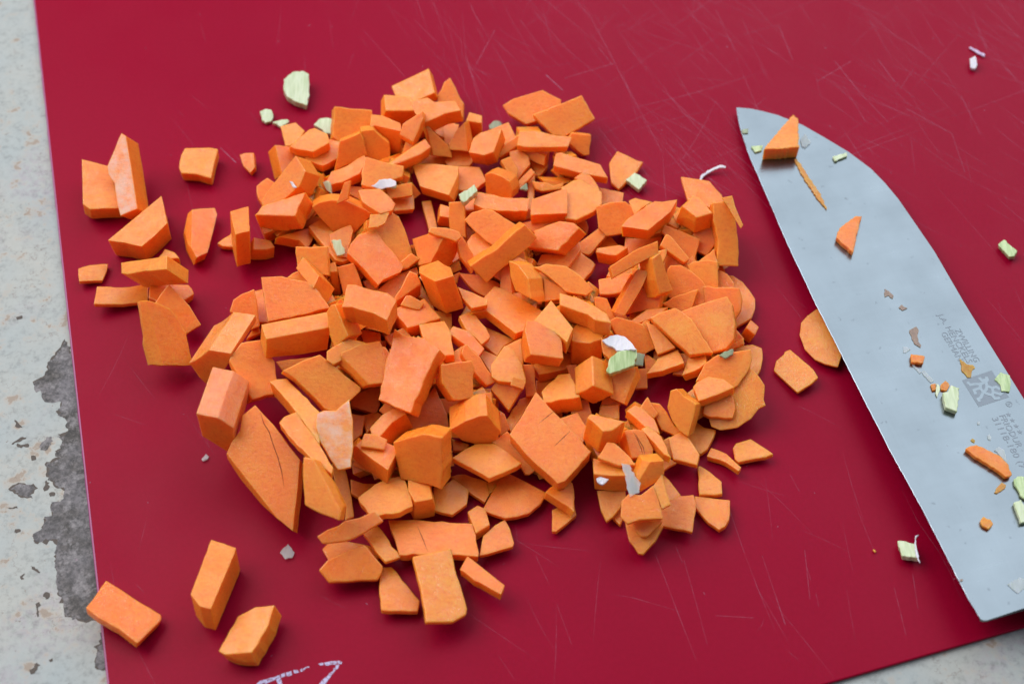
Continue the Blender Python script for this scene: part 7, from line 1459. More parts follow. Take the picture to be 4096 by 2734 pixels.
(-57.71,18.56,5.23,-0.547,-0.757,0.357,0.609,-0.067,0.79,8.3,5.1,5.4),
(-46.62,-15.01,5.77,-0.278,0.385,0.88,-0.798,-0.602,0.011,9.6,8.7,6.1),
(-42.87,-14.17,6,-0.596,-0.547,-0.588,0.795,-0.506,-0.335,7.1,6.4,7.7),
(-54.84,8.07,6.34,-0.776,-0.325,-0.54,0.629,-0.331,-0.704,6.4,8.4,7),
(-61.82,6.34,7.37,-0.26,-0.613,0.746,0.717,-0.64,-0.276,12.7,7.7,5.1),
(-25.49,-10.79,5.22,-0.808,0.576,0.123,-0.503,-0.566,-0.654,6.8,6.5,4.7),
(-46.96,40.48,6.18,-0.101,0.976,0.194,-0.056,-0.2,0.978,6.6,5.7,6.6),
(-42.56,-15.14,4.58,-0.935,0.27,-0.228,0.1,-0.417,-0.903,9.4,6,4.2),
(-28.39,-19.61,6.77,-0.342,-0.755,-0.559,0.235,-0.645,0.727,8,8.9,6.4),
(-40.21,-14.71,3.2,-0.096,-0.995,-0.04,0.094,0.031,-0.995,7,5.6,5.7),
(-39.47,23.23,6.12,-0.438,-0.791,-0.427,0.821,-0.158,-0.549,6.8,8.3,6.6),
(-27.28,-10.66,5.57,-0.849,-0.423,-0.317,0.521,-0.569,-0.636,10.9,6.5,5),
(-62.07,53.08,5.8,-0.987,-0.099,-0.126,0.132,-0.055,-0.99,6.3,7.2,6.8),
(-49.85,77.68,4.67,-0.982,0.139,0.126,-0.167,-0.953,-0.253,7.6,5.4,7.2),
(-61.01,47.34,4.42,-0.538,0.83,0.144,-0.814,-0.556,0.168,6.5,6.2,7),
(-46.27,-12.27,6.9,-0.46,0.155,-0.874,-0.465,-0.881,0.089,12.3,5.3,5.2),
(-26.56,-22.38,4.71,-0.669,0.269,0.693,-0.652,-0.659,-0.374,7.1,5.8,3.7),
(7.34,-37.35,6.86,-0.068,0.214,-0.974,-0.075,-0.975,-0.209,11.6,8.4,4.2),
(-13.4,-16.24,5.66,-0.498,0.801,0.333,-0.665,-0.599,0.445,7.7,8.5,5.9),
(58.59,37.52,4.56,-0.985,0.013,-0.173,0.049,-0.936,-0.349,9.3,6.5,5.6),
(-26.7,-13.74,7.7,-0.703,-0.307,0.642,0.579,-0.771,0.265,6.1,9.4,7.3),
(-56.68,6.74,6.83,-0.622,-0.346,0.702,0.407,-0.909,-0.088,12.4,9.8,5.7),
(-38.41,-41.24,3.42,-0.906,-0.123,-0.405,0.193,-0.972,-0.137,6.2,5.2,3.9),
(-44.58,-9.68,8.53,-0.715,-0.069,-0.696,-0.693,-0.061,0.718,6.6,6.9,4.3),
(-0.21,21.1,4.53,-0.149,-0.867,0.475,-0.204,-0.443,-0.873,6.7,6.1,4.2),
(33.09,40.56,5.37,-0.513,0.256,0.819,0.64,-0.522,0.564,8.9,5.3,4.1),
(-61.47,3.75,5.7,-0.116,-0.988,-0.097,0.658,-0.004,-0.753,6.7,9.6,5.3),
(-22.63,-39.68,5.67,-0.699,-0.527,0.484,0.633,-0.141,0.761,7.5,7.8,3.9),
(-49.23,35.65,3.16,-0.993,0.062,-0.104,-0.07,-0.994,0.08,8.6,9.9,4.6),
(-48.61,1.61,9.5,-0.109,0.587,-0.802,-0.66,-0.646,-0.383,13,9.5,5.1),
(1.87,22.61,5.04,-0.893,0.108,0.437,0.398,-0.267,0.878,8.1,6.4,4.3),
(0.42,30.04,6.01,-0.578,0.627,-0.522,-0.706,-0.705,-0.066,8.7,5,4.4),
(-63.83,5.4,5.8,-0.183,-0.168,0.969,0.086,-0.984,-0.154,10.2,6,3.7),
(-47.88,3.88,5.45,-0.127,-0.263,0.956,0.978,-0.192,0.078,8.6,6.1,7.6),
(57.34,6.13,4.4,-0.64,0.451,-0.621,-0.577,-0.817,0.002,6.3,7.1,6.2),
(-46.84,-25.59,8.19,-0.346,0.263,-0.901,0.072,-0.949,-0.305,6.6,7.8,4.1),
(-36.18,55.95,5.43,-0.589,0.067,0.805,-0.404,-0.887,-0.223,8.2,9.8,3.6),
(13.65,-0.47,4.58,-0.717,-0.039,-0.696,-0.689,-0.118,0.715,7.1,5.5,3.7),
(-0.47,20.61,4.81,-0.934,0.356,0.015,-0.133,-0.388,0.912,11.3,7.7,5.7),
(-42.93,-13.45,10.63,-0.435,0.583,-0.686,-0.662,-0.724,-0.195,11.7,9.5,5.2),
(27.74,-13.05,4.74,-0.521,-0.818,0.244,0.748,-0.575,-0.331,10.9,6.7,5),
(-39.1,6.99,6.38,-0.901,0.028,0.433,-0.427,-0.23,-0.874,10.1,5.5,6.3),
(10,-1.94,6.64,-0.378,0.281,-0.882,0.644,-0.604,-0.469,10.6,7.4,7.8),
(3.8,-36.34,5.26,-0.122,-0.867,-0.483,-0.39,-0.406,0.827,8.8,5.9,4.6),
(22.48,-18.65,7.06,-0.407,-0.624,0.666,-0.656,-0.307,-0.689,7.8,5.5,6.1),
(-48.07,3.31,4.52,-0.542,0.792,-0.28,-0.644,-0.179,0.744,9.7,5.1,4.1),
(19.92,-0.71,6.99,-0.481,0.171,-0.86,0.832,-0.219,-0.509,11.3,7.9,4.6),
(-58.65,9.66,6.68,-0.22,0.556,0.802,-0.813,0.35,-0.466,9.5,7.9,5.4),
(11.8,0.99,3.15,-0.161,0.974,0.16,-0.981,-0.176,0.08,9.6,5.8,3.6),
(-25.71,-40.27,5.41,-0.581,0.272,0.767,-0.693,-0.659,-0.292,6.5,9.4,4.5),
(-22.66,-43.33,8.41,-0.552,0.297,-0.779,0.277,-0.816,-0.507,6.5,7.6,5.5),
(14.97,1.52,10.54,-0.931,-0.314,0.187,0.347,-0.595,0.725,12.5,5.5,3.6),
(-52.14,6.81,4.74,-0.37,0.876,-0.309,-0.387,-0.448,-0.806,7.7,5.5,5.2),
(49.97,-0.05,7.42,-0.766,-0.512,0.389,-0.35,-0.175,-0.92,7.4,5.5,4.4),
(-56.29,18.65,5.48,-0.028,-0.496,-0.868,0.993,-0.114,0.034,8,7,7.5),
(-64.81,51.18,8.17,-0.317,0.361,0.877,0.491,-0.729,0.477,7.8,5.1,5.6),
(-25.36,-39.85,6.12,-0.872,-0.348,-0.343,0.281,-0.931,0.231,9,6,6.3),
(-42.14,75.53,4.66,-0.935,-0.333,0.122,0.348,-0.928,0.131,7.7,8,7.3),
(-53.36,76.23,4.82,-0.099,-0.948,-0.303,0.393,-0.317,0.863,12.6,5,3.6),
(-47.83,6.2,2.9,-0.998,0.022,0.055,-0.02,-0.999,0.043,6.2,7.1,5.1),
(41.49,1,5.53,-0.334,0.536,-0.775,0.406,-0.66,-0.631,6.2,5.4,5.1),
(-25.59,-11.28,7.74,-0.487,0.844,-0.224,-0.848,-0.518,-0.108,8.9,5.2,6.1),
(15.75,-38.84,6.01,-0.234,0.7,-0.675,-0.842,0.201,0.5,8.8,6.3,5.3),
(-41.21,32.09,5.28,-0.401,-0.894,0.201,0.726,-0.443,-0.526,11.9,7.7,4.9),
(-53.98,66.2,4.39,-0.909,-0.36,0.208,0.314,-0.923,-0.225,9.6,5.3,5.8),
(-52.06,68.09,4.15,-0.856,0.382,-0.348,-0.389,-0.92,-0.053,7.5,8.3,3.8),
(-3.12,24.34,5.73,-0.739,0.3,0.603,0.028,-0.881,0.472,8.2,8,4.2),
(-22.6,-41.73,3.56,-0.815,-0.579,0.006,0.147,-0.198,0.969,9.4,5.8,3.8),
(-65.36,40.89,7.27,-0.836,-0.09,-0.542,-0.353,-0.669,0.654,11.5,7.9,5.7),
(-37.08,32.35,7.65,-0.463,-0.878,0.116,0.34,-0.298,-0.892,10.3,7.5,4.6),
(9.32,-38.87,5.63,-0.359,0.54,-0.761,-0.649,-0.73,-0.212,8.7,5.4,5.6),
(-9.07,-27.86,3.18,-0.161,0.985,0.063,-0.982,-0.154,-0.113,9.9,8.7,4.7),
(43.59,40.72,6.07,-0.215,0.386,0.897,-0.448,-0.855,0.261,6.5,5.8,4.5),
(-40.58,-12.12,5.04,-0.978,0.079,0.195,0.088,-0.688,0.721,8.8,6.6,4.3),
(-39.24,47.14,5.86,-0.22,-0.7,0.679,0.212,-0.714,-0.668,8.7,6,5.8),
(-22.61,-43.19,6.25,-0.217,0.77,0.6,-0.945,-0.319,0.068,10,5.2,7.7),
(-42.21,7.73,5.53,-0.203,-0.776,-0.597,0.824,-0.465,0.324,6.2,8.1,6.4),
(-67.96,38.68,5.18,-0.913,-0.404,-0.054,0.103,-0.357,0.928,12,8.5,4.6),
(53.52,2.53,4.24,-0.752,0.652,-0.1,-0.317,-0.224,0.922,6.1,6.7,4.4),
(12.69,16,4.87,-0.645,0.763,-0.044,-0.412,-0.298,0.861,6.9,7,6.5),
(-23.89,-15.63,5.63,-0.916,-0.129,-0.38,-0.333,-0.286,0.899,7.8,6.9,3.6),
(-57.38,8.18,7.81,-0.277,0.955,0.11,-0.321,0.016,-0.947,9,5.4,7.3),
(-40.92,28.01,5.1,-0.741,0.173,-0.649,0.628,-0.164,-0.761,8.4,6.1,4.6),
(-30.31,-23.03,6.3,-0.877,0.218,-0.427,0.421,-0.076,-0.904,7.9,5.1,4.2),
(-62.2,44.38,3.39,-0.764,0.643,-0.057,-0.11,-0.043,0.993,7.8,5.9,4.2),
(0.52,23.56,8.21,-0.506,-0.786,0.356,0.439,-0.59,-0.678,8.6,7.9,5),
(-42.51,-15,4.72,-0.872,0.096,-0.48,-0.186,-0.972,0.143,10.2,5.9,4.2),
(-63.82,11.6,6.51,-0.285,0.211,-0.935,-0.89,-0.42,0.177,10.6,6.5,6.1),
(57.43,-3.5,5.14,-0.736,-0.251,-0.629,-0.191,-0.814,0.549,6.7,7.3,3.6),
(-23.62,-40.92,5.58,-0.074,-0.675,0.734,0.838,-0.441,-0.321,8.8,7.6,3.7),
(51.37,-2.65,3.26,-0.648,0.761,-0.032,-0.086,-0.115,-0.99,7,5.2,7.3),
(-34.52,53.64,4.84,-0.646,-0.098,-0.757,-0.49,-0.708,0.509,6.7,5,4.9),
(-46.7,-12.38,5.1,-0.005,-0.851,-0.525,0.828,0.291,-0.48,9.4,5.5,3.7),
(-49.73,40.08,4.34,-0.842,0.534,-0.077,-0.299,-0.342,0.891,7.9,5.4,5.3),
(-29.64,-21.19,6.39,-0.218,0.784,-0.58,-0.838,0.154,0.524,11.1,7.3,4),
(-20.3,-39.4,7.78,-0.147,0.376,-0.915,0.678,-0.635,-0.37,7,7.8,4.9),
(-65.01,41.69,6.6,-0.555,-0.681,0.479,0.159,-0.651,-0.742,10.8,7.6,5),
(50.09,6.07,3.08,-0.014,-0.999,-0.036,0.983,-0.02,0.182,8.2,9.3,3.7),
(60.82,33.21,5.59,-0.899,0.379,-0.218,-0.398,-0.917,0.044,7.4,5,5.4),
(-20.94,-39.71,4.82,-0.706,0.147,0.693,-0.033,-0.984,0.175,6.3,9,4.1),
(-42.31,-13.89,4.96,-0.828,-0.352,-0.437,-0.408,-0.157,0.899,6.9,7.3,3.8),
(-61.49,53.27,6.58,-0.777,0.092,0.623,0.401,-0.69,0.602,11.9,5.7,4.5),
(52.6,37.83,5.89,-0.489,0.063,0.87,-0.858,-0.215,-0.467,9.3,6,5.2),
(-58.84,7.9,3.47,-0.981,0.192,-0.028,-0.027,-0.279,-0.96,9.3,5.4,5.2),
(-61.67,8.81,6.21,-0.802,0.465,0.375,-0.529,-0.261,-0.807,8.5,7.1,7.6),
(-39.56,27.61,6.32,-0.562,0.025,-0.827,0.237,-0.953,-0.19,8.3,8.8,6.5),
(-59,5.56,8.83,-0.235,-0.771,-0.591,-0.509,-0.42,0.751,11.2,5.5,7.7),
(17.24,0.6,7.96,-0.896,0.184,-0.403,-0.421,-0.067,0.905,12.7,5.5,5.6),
(7.06,14.45,4.67,-0.849,0.508,-0.143,-0.22,-0.094,0.971,6.6,7.5,5.3),
(-5.14,23.45,5.92,-0.67,-0.203,-0.715,-0.688,-0.193,0.699,10.7,5.9,5.2),
(-37.12,59.77,6.25,-0.414,-0.731,0.542,0.426,-0.682,-0.595,11.1,6.1,4.8),
(15.08,-5.72,9.75,-0.394,-0.499,0.772,0.805,0.218,0.552,6.5,5.8,4.6),
(-59.14,4.4,4.91,-0.253,0.34,0.906,-0.723,-0.689,0.056,8.3,7.8,4.3),
(-46.21,-13.48,8.76,-0.371,0.712,-0.597,-0.915,-0.169,0.367,6.3,5.8,4.8),
(-27.82,-12.38,5.4,-0.01,0.987,0.16,-0.926,0.051,-0.374,9.3,8.7,6.6),
(-63.98,46.85,6.87,-0.893,0.445,0.065,-0.446,-0.895,-0.006,7,6,7.5),
(-52.38,43.02,4.89,-0.887,0.41,-0.214,0.055,-0.365,-0.929,11.2,5.5,7.3),
(8.63,-3.99,4.36,-0.773,0.633,0.041,-0.397,-0.432,-0.81,6.5,7.5,4),
(-29.55,-21.5,11,-0.063,0.944,0.325,0.29,-0.294,0.911,6.4,9.3,7.5),
(9.8,-3.36,6.89,-0.67,-0.489,0.559,0.046,-0.779,-0.625,10.9,6.3,6.8),
(-42.68,-16.12,7.33,-0.654,-0.224,-0.723,-0.533,-0.542,0.65,7.6,9.6,5.6),
(-54.17,9.12,4.49,-0.412,0.897,0.161,-0.902,-0.376,-0.212,11,7.2,5.8),
(48.89,-22.85,3.48,-0.75,-0.325,-0.577,0.389,-0.921,0.013,6.9,5.5,3.5),
(-64.13,53.41,6.75,-0.481,-0.364,-0.798,-0.121,-0.874,0.471,8.9,8.6,5.1),
(-38.97,6.38,4.54,-0.633,-0.594,0.497,0.689,-0.725,0.013,9.4,6.7,4.9),
(-29.44,-19.27,4.27,-0.585,0.811,0.002,-0.807,-0.582,0.101,6.9,5.2,4.2),
(-24.08,-42.18,9.37,-0.827,0.176,0.533,-0.411,-0.837,-0.361,7.9,5.8,7.5),
(-56.5,4.63,5.98,-0.751,0.243,-0.614,-0.384,-0.917,0.107,10.6,6.1,6.1),
(-52.53,76.01,6.53,-0.041,-0.841,-0.54,0.539,-0.474,0.697,11.8,6.3,4.8),
(-39.49,25.64,4.87,-0.629,-0.747,0.216,0.723,-0.664,-0.192,12.2,5.6,6.3),
(28.41,-10.71,5.27,-0.042,0.848,-0.528,-0.726,-0.389,-0.567,7,7.1,4.4),
(22.91,-2.76,4.43,-0.882,-0.127,-0.453,0.184,-0.979,-0.084,10,9.2,3.9),
(-29.4,-16.52,3.3,-0.887,0.462,0.017,-0.451,-0.872,0.187,11.4,5.3,5.5),
(-30.48,-13.73,5.95,-0.485,0.753,0.445,-0.401,-0.643,0.652,8.3,5.5,7.5),
(-63.2,52.1,10.33,-0.701,0.185,0.689,0.623,-0.311,0.718,7.4,5.8,3.7),
(-28.92,-15.12,7.4,-0.951,-0.106,0.291,0.298,-0.052,0.953,7.6,6.9,5.7),
(-20.27,-42.43,5.11,-0.211,-0.859,0.467,0.613,0.256,0.748,8,6.2,3.7),
(-44.27,32.45,3.21,-0.162,0.969,0.188,-0.986,-0.168,0.019,12.3,8.1,4),
(-27.81,-14.11,7.11,-0.719,0.127,0.683,0.292,-0.837,0.463,9.3,8,4),
(-33.19,-42.12,4.9,-0.852,-0.182,-0.491,0.397,-0.836,-0.379,7.2,5.9,4),
(-38.01,5.12,9.36,-0.232,-0.597,-0.768,0.206,-0.802,0.561,7,9.2,4),
(-59.78,46.5,4.47,-0.355,0.872,-0.337,-0.918,-0.256,0.304,7.2,7.1,4.8),
(-42.57,7.22,3.98,-0.732,-0.624,0.274,0.674,-0.721,0.159,12.5,7,3.6),
(54.71,-19.94,4.86,-0.275,0.593,-0.757,-0.812,-0.565,-0.148,8.2,6.2,4),
(6.64,-36.67,6.36,-0.682,0.115,-0.723,0.697,-0.201,-0.689,7.9,5.1,5.8),
(27.93,-14.38,3.83,-0.976,0.211,-0.06,-0.194,-0.957,-0.215,8.1,7.3,5.5),
(-21.25,-39.85,5.83,-0.189,-0.565,0.803,0.231,-0.821,-0.523,6.9,8.7,5.2),
(23.12,0.59,4.77,-0.027,-0.981,0.192,0.278,-0.191,-0.941,9.2,6.6,5.3),
(38.08,3.97,5.09,-0.887,0.134,-0.442,0.438,-0.057,-0.897,8.9,5.2,3.9),
(-56.31,17.18,4.82,-0.118,-0.971,-0.207,0.294,0.165,-0.941,7.2,6.8,6.2),
(50.55,31.43,3.97,-0.722,0.65,0.237,-0.392,-0.103,-0.914,7.9,5.2,3.7),
(-56.44,4.69,5.48,-0.102,-0.883,0.458,0.583,0.321,0.747,7.2,7.3,4.4),
(-50.75,43.08,3.99,-0.644,0.765,-0.014,-0.73,-0.609,0.31,12.1,5.6,4.6),
(59.66,-12.71,6.03,-0.771,-0.424,0.476,0.637,-0.485,0.6,8.8,6.2,6.3),
(-29.48,-13.18,6.76,-0.122,-0.26,-0.958,-0.941,-0.276,0.195,10.6,7.5,4.3),
(-23.46,-45.43,5.49,-0.035,-0.979,-0.2,0.025,-0.201,0.979,10.7,8.8,5.6),
(18.6,4.19,5.82,-0.344,-0.654,0.674,-0.323,-0.592,-0.738,11.2,5.4,7),
(-25.29,-13.09,6.48,-0.593,0.639,-0.489,-0.233,-0.718,-0.655,8.4,7.8,6.4),
(8.56,-35.67,5.14,-0.425,-0.888,-0.177,0.869,-0.455,0.196,9.3,7.3,5.1),
(-62.11,8.13,5.9,-0.699,-0.606,-0.38,0.437,0.058,-0.897,9.9,5.7,4.3),
(25.1,-33.52,5.83,-0.778,0.26,0.572,0.178,-0.783,0.596,9.7,5.4,5),
(-18.93,13.47,6,-0.39,0.904,-0.174,-0.348,0.03,0.937,6.7,9.9,5),
(-68.98,44.13,5.58,-0.685,-0.267,-0.678,0.607,-0.724,-0.328,8.5,6.3,4.9),
(-53.1,4.95,6.37,-0.01,-0.862,0.507,0.932,-0.192,-0.307,11.5,5.7,3.8),
(48.69,34.77,4.98,-0.992,-0.004,-0.123,-0.048,-0.91,0.413,7.6,7.4,6.5),
(-42.93,-15.74,6.17,-0.74,-0.635,-0.222,0.601,-0.772,0.206,11.8,5.3,4.3),
(7.57,-29.51,3.88,-0.656,0.754,-0.022,-0.152,-0.104,0.983,6.1,7,3.7),
(7.82,-35.45,3.63,-0.088,-0.074,0.993,-0.814,-0.569,-0.115,6.1,9.3,5.2),
(-65.86,50.4,6.07,-0.087,-0.297,0.951,0.764,-0.632,-0.128,9.7,6.3,7.4),
(-28.89,-19.68,7.15,-0.355,0.229,-0.907,0.895,-0.198,-0.4,12.4,5.1,7.6),
(8.97,-4.73,5.96,-0.847,0.407,0.341,-0.204,-0.842,0.499,10,8.9,5),
(13.61,1.93,5.01,-0.912,-0.399,-0.092,0.359,-0.886,0.292,7.2,7.5,5.8),
(-39.8,23.55,5.98,-0.747,-0.628,0.219,0.593,-0.481,0.645,6.4,5.2,3.6),
(-44.62,-8.95,6.41,-0.991,0.1,0.091,-0.075,-0.968,0.24,9.8,6.5,3.5),
(46.72,38.86,4.19,-0.927,0.364,-0.086,-0.345,-0.922,-0.175,9.6,5.2,3.6),
(-28.95,-18.97,6.46,-0.023,-0.933,-0.358,-0.027,-0.358,0.933,10.1,8.6,5.1),
(-27.91,-16.05,5.42,-0.738,-0.448,-0.506,-0.198,-0.573,0.796,7.2,6.5,6),
(58.14,1.48,5.95,-0.093,-0.635,0.767,0.955,0.16,0.249,10.5,6.1,3.8),
(54.38,41.24,5.52,-0.696,-0.063,0.715,0.331,-0.912,0.242,8.4,5.1,5.7),
(13.12,-39.79,4.93,-0.37,-0.725,0.581,0.882,-0.078,0.464,6.8,7.1,3.8),
(-43.48,4.05,9.44,-0.535,0.636,-0.556,0.231,-0.523,-0.821,11.7,6.6,4.1),
(5.57,18.7,4.81,-0.074,0.531,0.844,0.396,-0.761,0.514,6.9,6.2,3.6),
(-27.95,-20.5,6.98,-0.702,-0.59,-0.399,0.204,-0.703,0.682,11.8,9.2,4.8),
(41.33,38.02,6.4,-0.425,0.542,0.725,-0.901,-0.174,-0.398,7.1,9.6,3.9),
(-46.43,-35.38,6.41,-0.205,0.821,-0.533,-0.907,-0.364,-0.212,9.9,6.1,6.3),
(21.54,11.37,3.29,-0.025,0.947,0.32,-0.479,-0.292,0.828,4.2,4.3,3.3),
(-54.28,55.29,5.79,-0.543,-0.672,0.504,0.764,-0.145,0.629,4.7,4.5,3.1),
(47.6,40.8,3.71,-0.495,-0.154,0.855,0.869,-0.1,0.485,5.1,4.3,4.9),
(-61.77,42.33,8.59,-0.728,0.395,0.56,0.292,-0.561,0.775,6.9,5.3,4.5),
(-60.98,52.64,4.12,-0.771,-0.096,-0.63,0.626,-0.297,-0.721,5.1,5.5,3.4),
(8.8,13.07,4.92,-0.835,-0.107,0.539,-0.466,-0.383,-0.798,7.4,6,3.7),
(-23.84,-14.34,4.77,-0.561,0.517,0.646,0.018,-0.773,0.634,8.6,3.6,3.9),
(-38.84,-39.85,5.34,-0.724,0.312,0.615,-0.689,-0.277,-0.67,8.1,4.9,2.9),
(-45.29,21.99,3.84,-0.018,-0.96,0.279,0.791,-0.184,-0.584,7.2,3.7,4.5),
(-11.95,-16.63,4.71,-0.335,0.547,-0.767,-0.916,-0.378,0.131,6.6,4,2.9),
(-46.7,-19.92,8.63,-0.82,0.338,-0.461,0.338,-0.364,-0.868,6.8,6.7,3.6),
(-45.01,-14.57,4.14,-0.389,0.27,-0.881,-0.899,0.098,0.427,6,4.8,4.5),
(20.06,14.91,4.26,-0.391,0.538,-0.747,-0.8,0.202,0.565,5.1,5.8,2.3),
(23.96,-40.19,6.64,-0.396,0.918,-0.032,-0.434,-0.156,0.887,9,5.1,2.7),
(5.05,17.06,2.87,-0.782,-0.623,0.022,-0.016,-0.015,-1,8.2,4,4.5),
(-36.4,4.24,4.93,-0.318,0.237,0.918,-0.745,-0.661,-0.087,8.3,4.9,4.5),
(-43.35,2.67,8.52,-0.846,-0.512,-0.147,0.532,-0.829,-0.173,7.2,6.2,3.2),
(-30.27,27.17,4.12,-0.129,0.868,0.48,-0.95,0.03,-0.311,6,5.5,3),
(23.92,-3.33,6.81,-0.204,0.031,0.978,-0.306,-0.951,-0.033,6.8,3.8,4.2),
(42.09,36.77,6.85,-0.708,-0.318,-0.631,0.706,-0.315,-0.634,5.7,5.6,3.3),
(-43.09,-14.54,6.66,-0.237,0.736,-0.634,-0.917,0.046,0.396,5,6.4,3.6),
(-40.64,-17.97,10.58,-0.441,-0.237,-0.865,-0.723,-0.477,0.499,5.6,5.2,3.5),
(-19.32,-10.58,3.06,-0.086,0.456,-0.886,-0.976,-0.217,-0.017,4.7,6,2.4),
(-12.91,-14.32,4.22,-0.098,0.579,-0.809,0.551,-0.645,-0.529,5.8,5.5,3.1),
(17.67,11.72,4.55,-0.583,0.405,0.705,0.338,-0.668,0.663,8.2,3.5,3.8),
(-8.21,-20,1.97,-0.04,-0.997,-0.06,0.995,-0.045,0.087,4.6,6.3,2.2),
(-32.25,8.57,2.34,-0.802,-0.591,-0.08,0.571,-0.8,0.186,7.1,6.4,2.9),
(-16.4,-7.66,3.22,-0.334,-0.7,0.631,0.927,-0.364,0.087,4.9,4.7,3.7),
(36.21,-34.66,3.02,-0.561,-0.768,0.309,0.741,-0.632,-0.227,7.9,4.9,2.4),
(-22.9,-16.75,3.99,-0.676,0.378,0.632,-0.6,-0.781,-0.174,8.7,4.2,2.2),
(17.15,13.38,3.27,-0.962,-0.255,0.095,-0.056,-0.159,-0.986,6.4,5.5,3.1),
(49.76,42.18,3.6,-0.757,0.635,-0.157,-0.648,-0.695,0.311,4.1,4.4,3.7),
(55.22,36.7,4.09,-0.633,-0.628,0.454,0.126,-0.661,-0.739,6.7,4.4,3.7),
(-29.66,28.24,3.77,-0.247,0.639,-0.729,-0.303,-0.765,-0.568,5.6,3.8,3.2),
(47.72,-25.23,3.5,-0.789,-0.614,-0.003,0.435,-0.563,0.703,6,7,2.3),
(27.13,-12.59,7.53,-0.596,-0.719,-0.357,0.072,-0.49,0.869,7.9,5.5,4.7),
(-32.23,25.01,3.27,-0.12,-0.445,-0.887,0.946,-0.322,0.033,4.6,4.8,3.5),
(52.21,36.74,4.6,-0.198,0.98,0.034,-0.904,-0.196,0.379,7.4,4.4,4),
(-46.5,41.78,5.21,-0.211,-0.977,-0.018,0.228,-0.031,-0.973,4.7,5.9,4.2),
(-9.64,-23.16,4.91,-0.573,0.185,-0.799,0.526,-0.664,-0.531,7.3,5.5,3.5),
(29.7,-6.62,4.51,-0.102,0.742,0.662,-0.801,-0.456,0.388,5.9,6.9,3.7),
(-47.27,3.48,10.17,-0.839,-0.514,-0.18,0.451,-0.841,0.298,4,5.3,3.5),
(-31,27.36,4.24,-0.535,-0.665,-0.521,-0.308,-0.422,0.853,5.5,6.4,2.2),
(-54.05,32.53,3.81,-0.748,0.123,-0.653,-0.092,-0.992,-0.081,8.1,3.9,2.6),
(-44.97,-18.23,7.12,-0.571,0.467,-0.675,-0.437,-0.869,-0.232,5.6,4.7,4.8),
(26.73,-5.43,4.88,-0.787,-0.097,0.61,0.616,-0.204,0.761,7.5,5.7,3.4),
(17.66,-5.3,6.62,-0.628,0.523,-0.576,0.487,-0.313,-0.815,5.4,4.8,2.5),
(0.15,23.91,9.78,-0.331,0.574,-0.75,-0.915,-0.388,0.107,7.4,4.6,4.5),
(-31.33,51.83,3.76,-0.774,-0.536,-0.339,0.588,-0.408,-0.699,5.9,3.9,4.4),
(-6.01,22.37,3.44,-0.969,0.237,-0.068,-0.216,-0.677,0.703,5.3,5.6,3.5),
(-41.32,48.85,6.08,-0.765,-0.608,0.211,0.639,-0.755,0.143,7.6,4.4,2),
(46,-1.82,4.09,-0.545,-0.51,0.665,0.384,-0.858,-0.343,5.6,3.9,4.6),
(-46.53,11.14,4.06,-0.529,0.184,0.829,-0.794,-0.454,-0.405,4.6,4.6,2.9),
(-57.85,47.37,3.96,-0.277,-0.19,-0.942,0.287,-0.952,0.107,6.9,6.9,2),
(-42.24,-37.13,3.06,-0.526,0.819,-0.231,-0.446,-0.035,0.894,6.7,3.8,2.8),
(-52.48,17.33,6.61,-0.59,-0.763,-0.265,0.665,-0.645,0.377,7.6,4,2.6),
(3.19,32.14,5.04,-0.137,0.438,-0.889,0.158,-0.876,-0.456,8.6,4.8,3.9),
(-1.44,18.07,3.98,-0.143,0.319,-0.937,0.275,-0.896,-0.348,5.7,6.9,3.9),
(-7.04,-27.22,9.25,-0.12,0.916,0.384,-0.09,-0.395,0.914,6.4,3.9,4.1),
(-40.8,5.5,4.39,-0.651,-0.406,0.641,0.46,-0.883,-0.092,8.9,5.3,3.3),
(-17.98,31.08,3.74,-0.357,0.907,0.224,-0.862,-0.412,0.295,8.2,4.4,2.9),
(37.48,4.77,5.24,-0.484,0.752,-0.448,-0.589,-0.658,-0.469,8.8,5.9,2.4),
(0.77,24.36,6.87,-0.331,0.301,0.894,-0.943,-0.078,-0.323,8,4.7,3.1),
(14.84,3.21,1.61,-0.149,-0.988,-0.046,0.988,-0.15,0.03,8.6,4.5,2.6),
(0.41,25.92,6.48,-0.928,0.01,0.373,0.287,-0.62,0.73,7.9,3.6,4.5),
(-28.76,-41.13,3.59,-0.392,0.822,-0.414,-0.629,-0.568,-0.531,5,4.5,3.6),
(-33.6,67.32,4.27,-0.581,0.799,-0.156,-0.335,-0.409,-0.849,7.1,4,2),
(-20.93,-15.79,8.97,-0.306,0.844,0.44,-0.225,-0.513,0.829,7.3,6.4,3.9),
(-27.67,78.3,4.04,-0.581,0.065,-0.812,0.406,-0.841,-0.358,5.5,3.5,4.9),
(23.67,-36.29,4.85,-0.805,-0.528,0.27,0.335,-0.78,-0.529,7.1,6.7,3.8),
(-62.5,65.26,4.47,-0.408,-0.685,0.603,0.661,-0.678,-0.323,5,5.7,2.9),
(-61.86,56.54,3.24,-0.571,0.809,0.142,-0.791,-0.588,0.168,7,3.6,4.9),
(22.68,7.11,3.78,-0.2,0.683,0.702,-0.971,-0.232,-0.05,6.2,3.5,4.2),
(44.49,-3.94,4.91,-0.627,-0.181,-0.758,0.696,-0.566,-0.441,4.4,3.9,3.2),
(27.45,1.25,4.2,-0.965,0.136,-0.224,0.02,-0.814,-0.581,8.2,4.2,2),
(2.49,28.61,3.63,-0.948,0.027,0.316,0.145,-0.85,0.507,6.1,5,3.5),
(-53.73,22.3,3.14,-0.629,-0.712,0.313,0.777,-0.594,0.21,4.3,5.8,2.1),
(-34.44,56.07,2.76,-0.933,-0.328,-0.145,0.344,-0.934,-0.1,6.1,6.7,4),
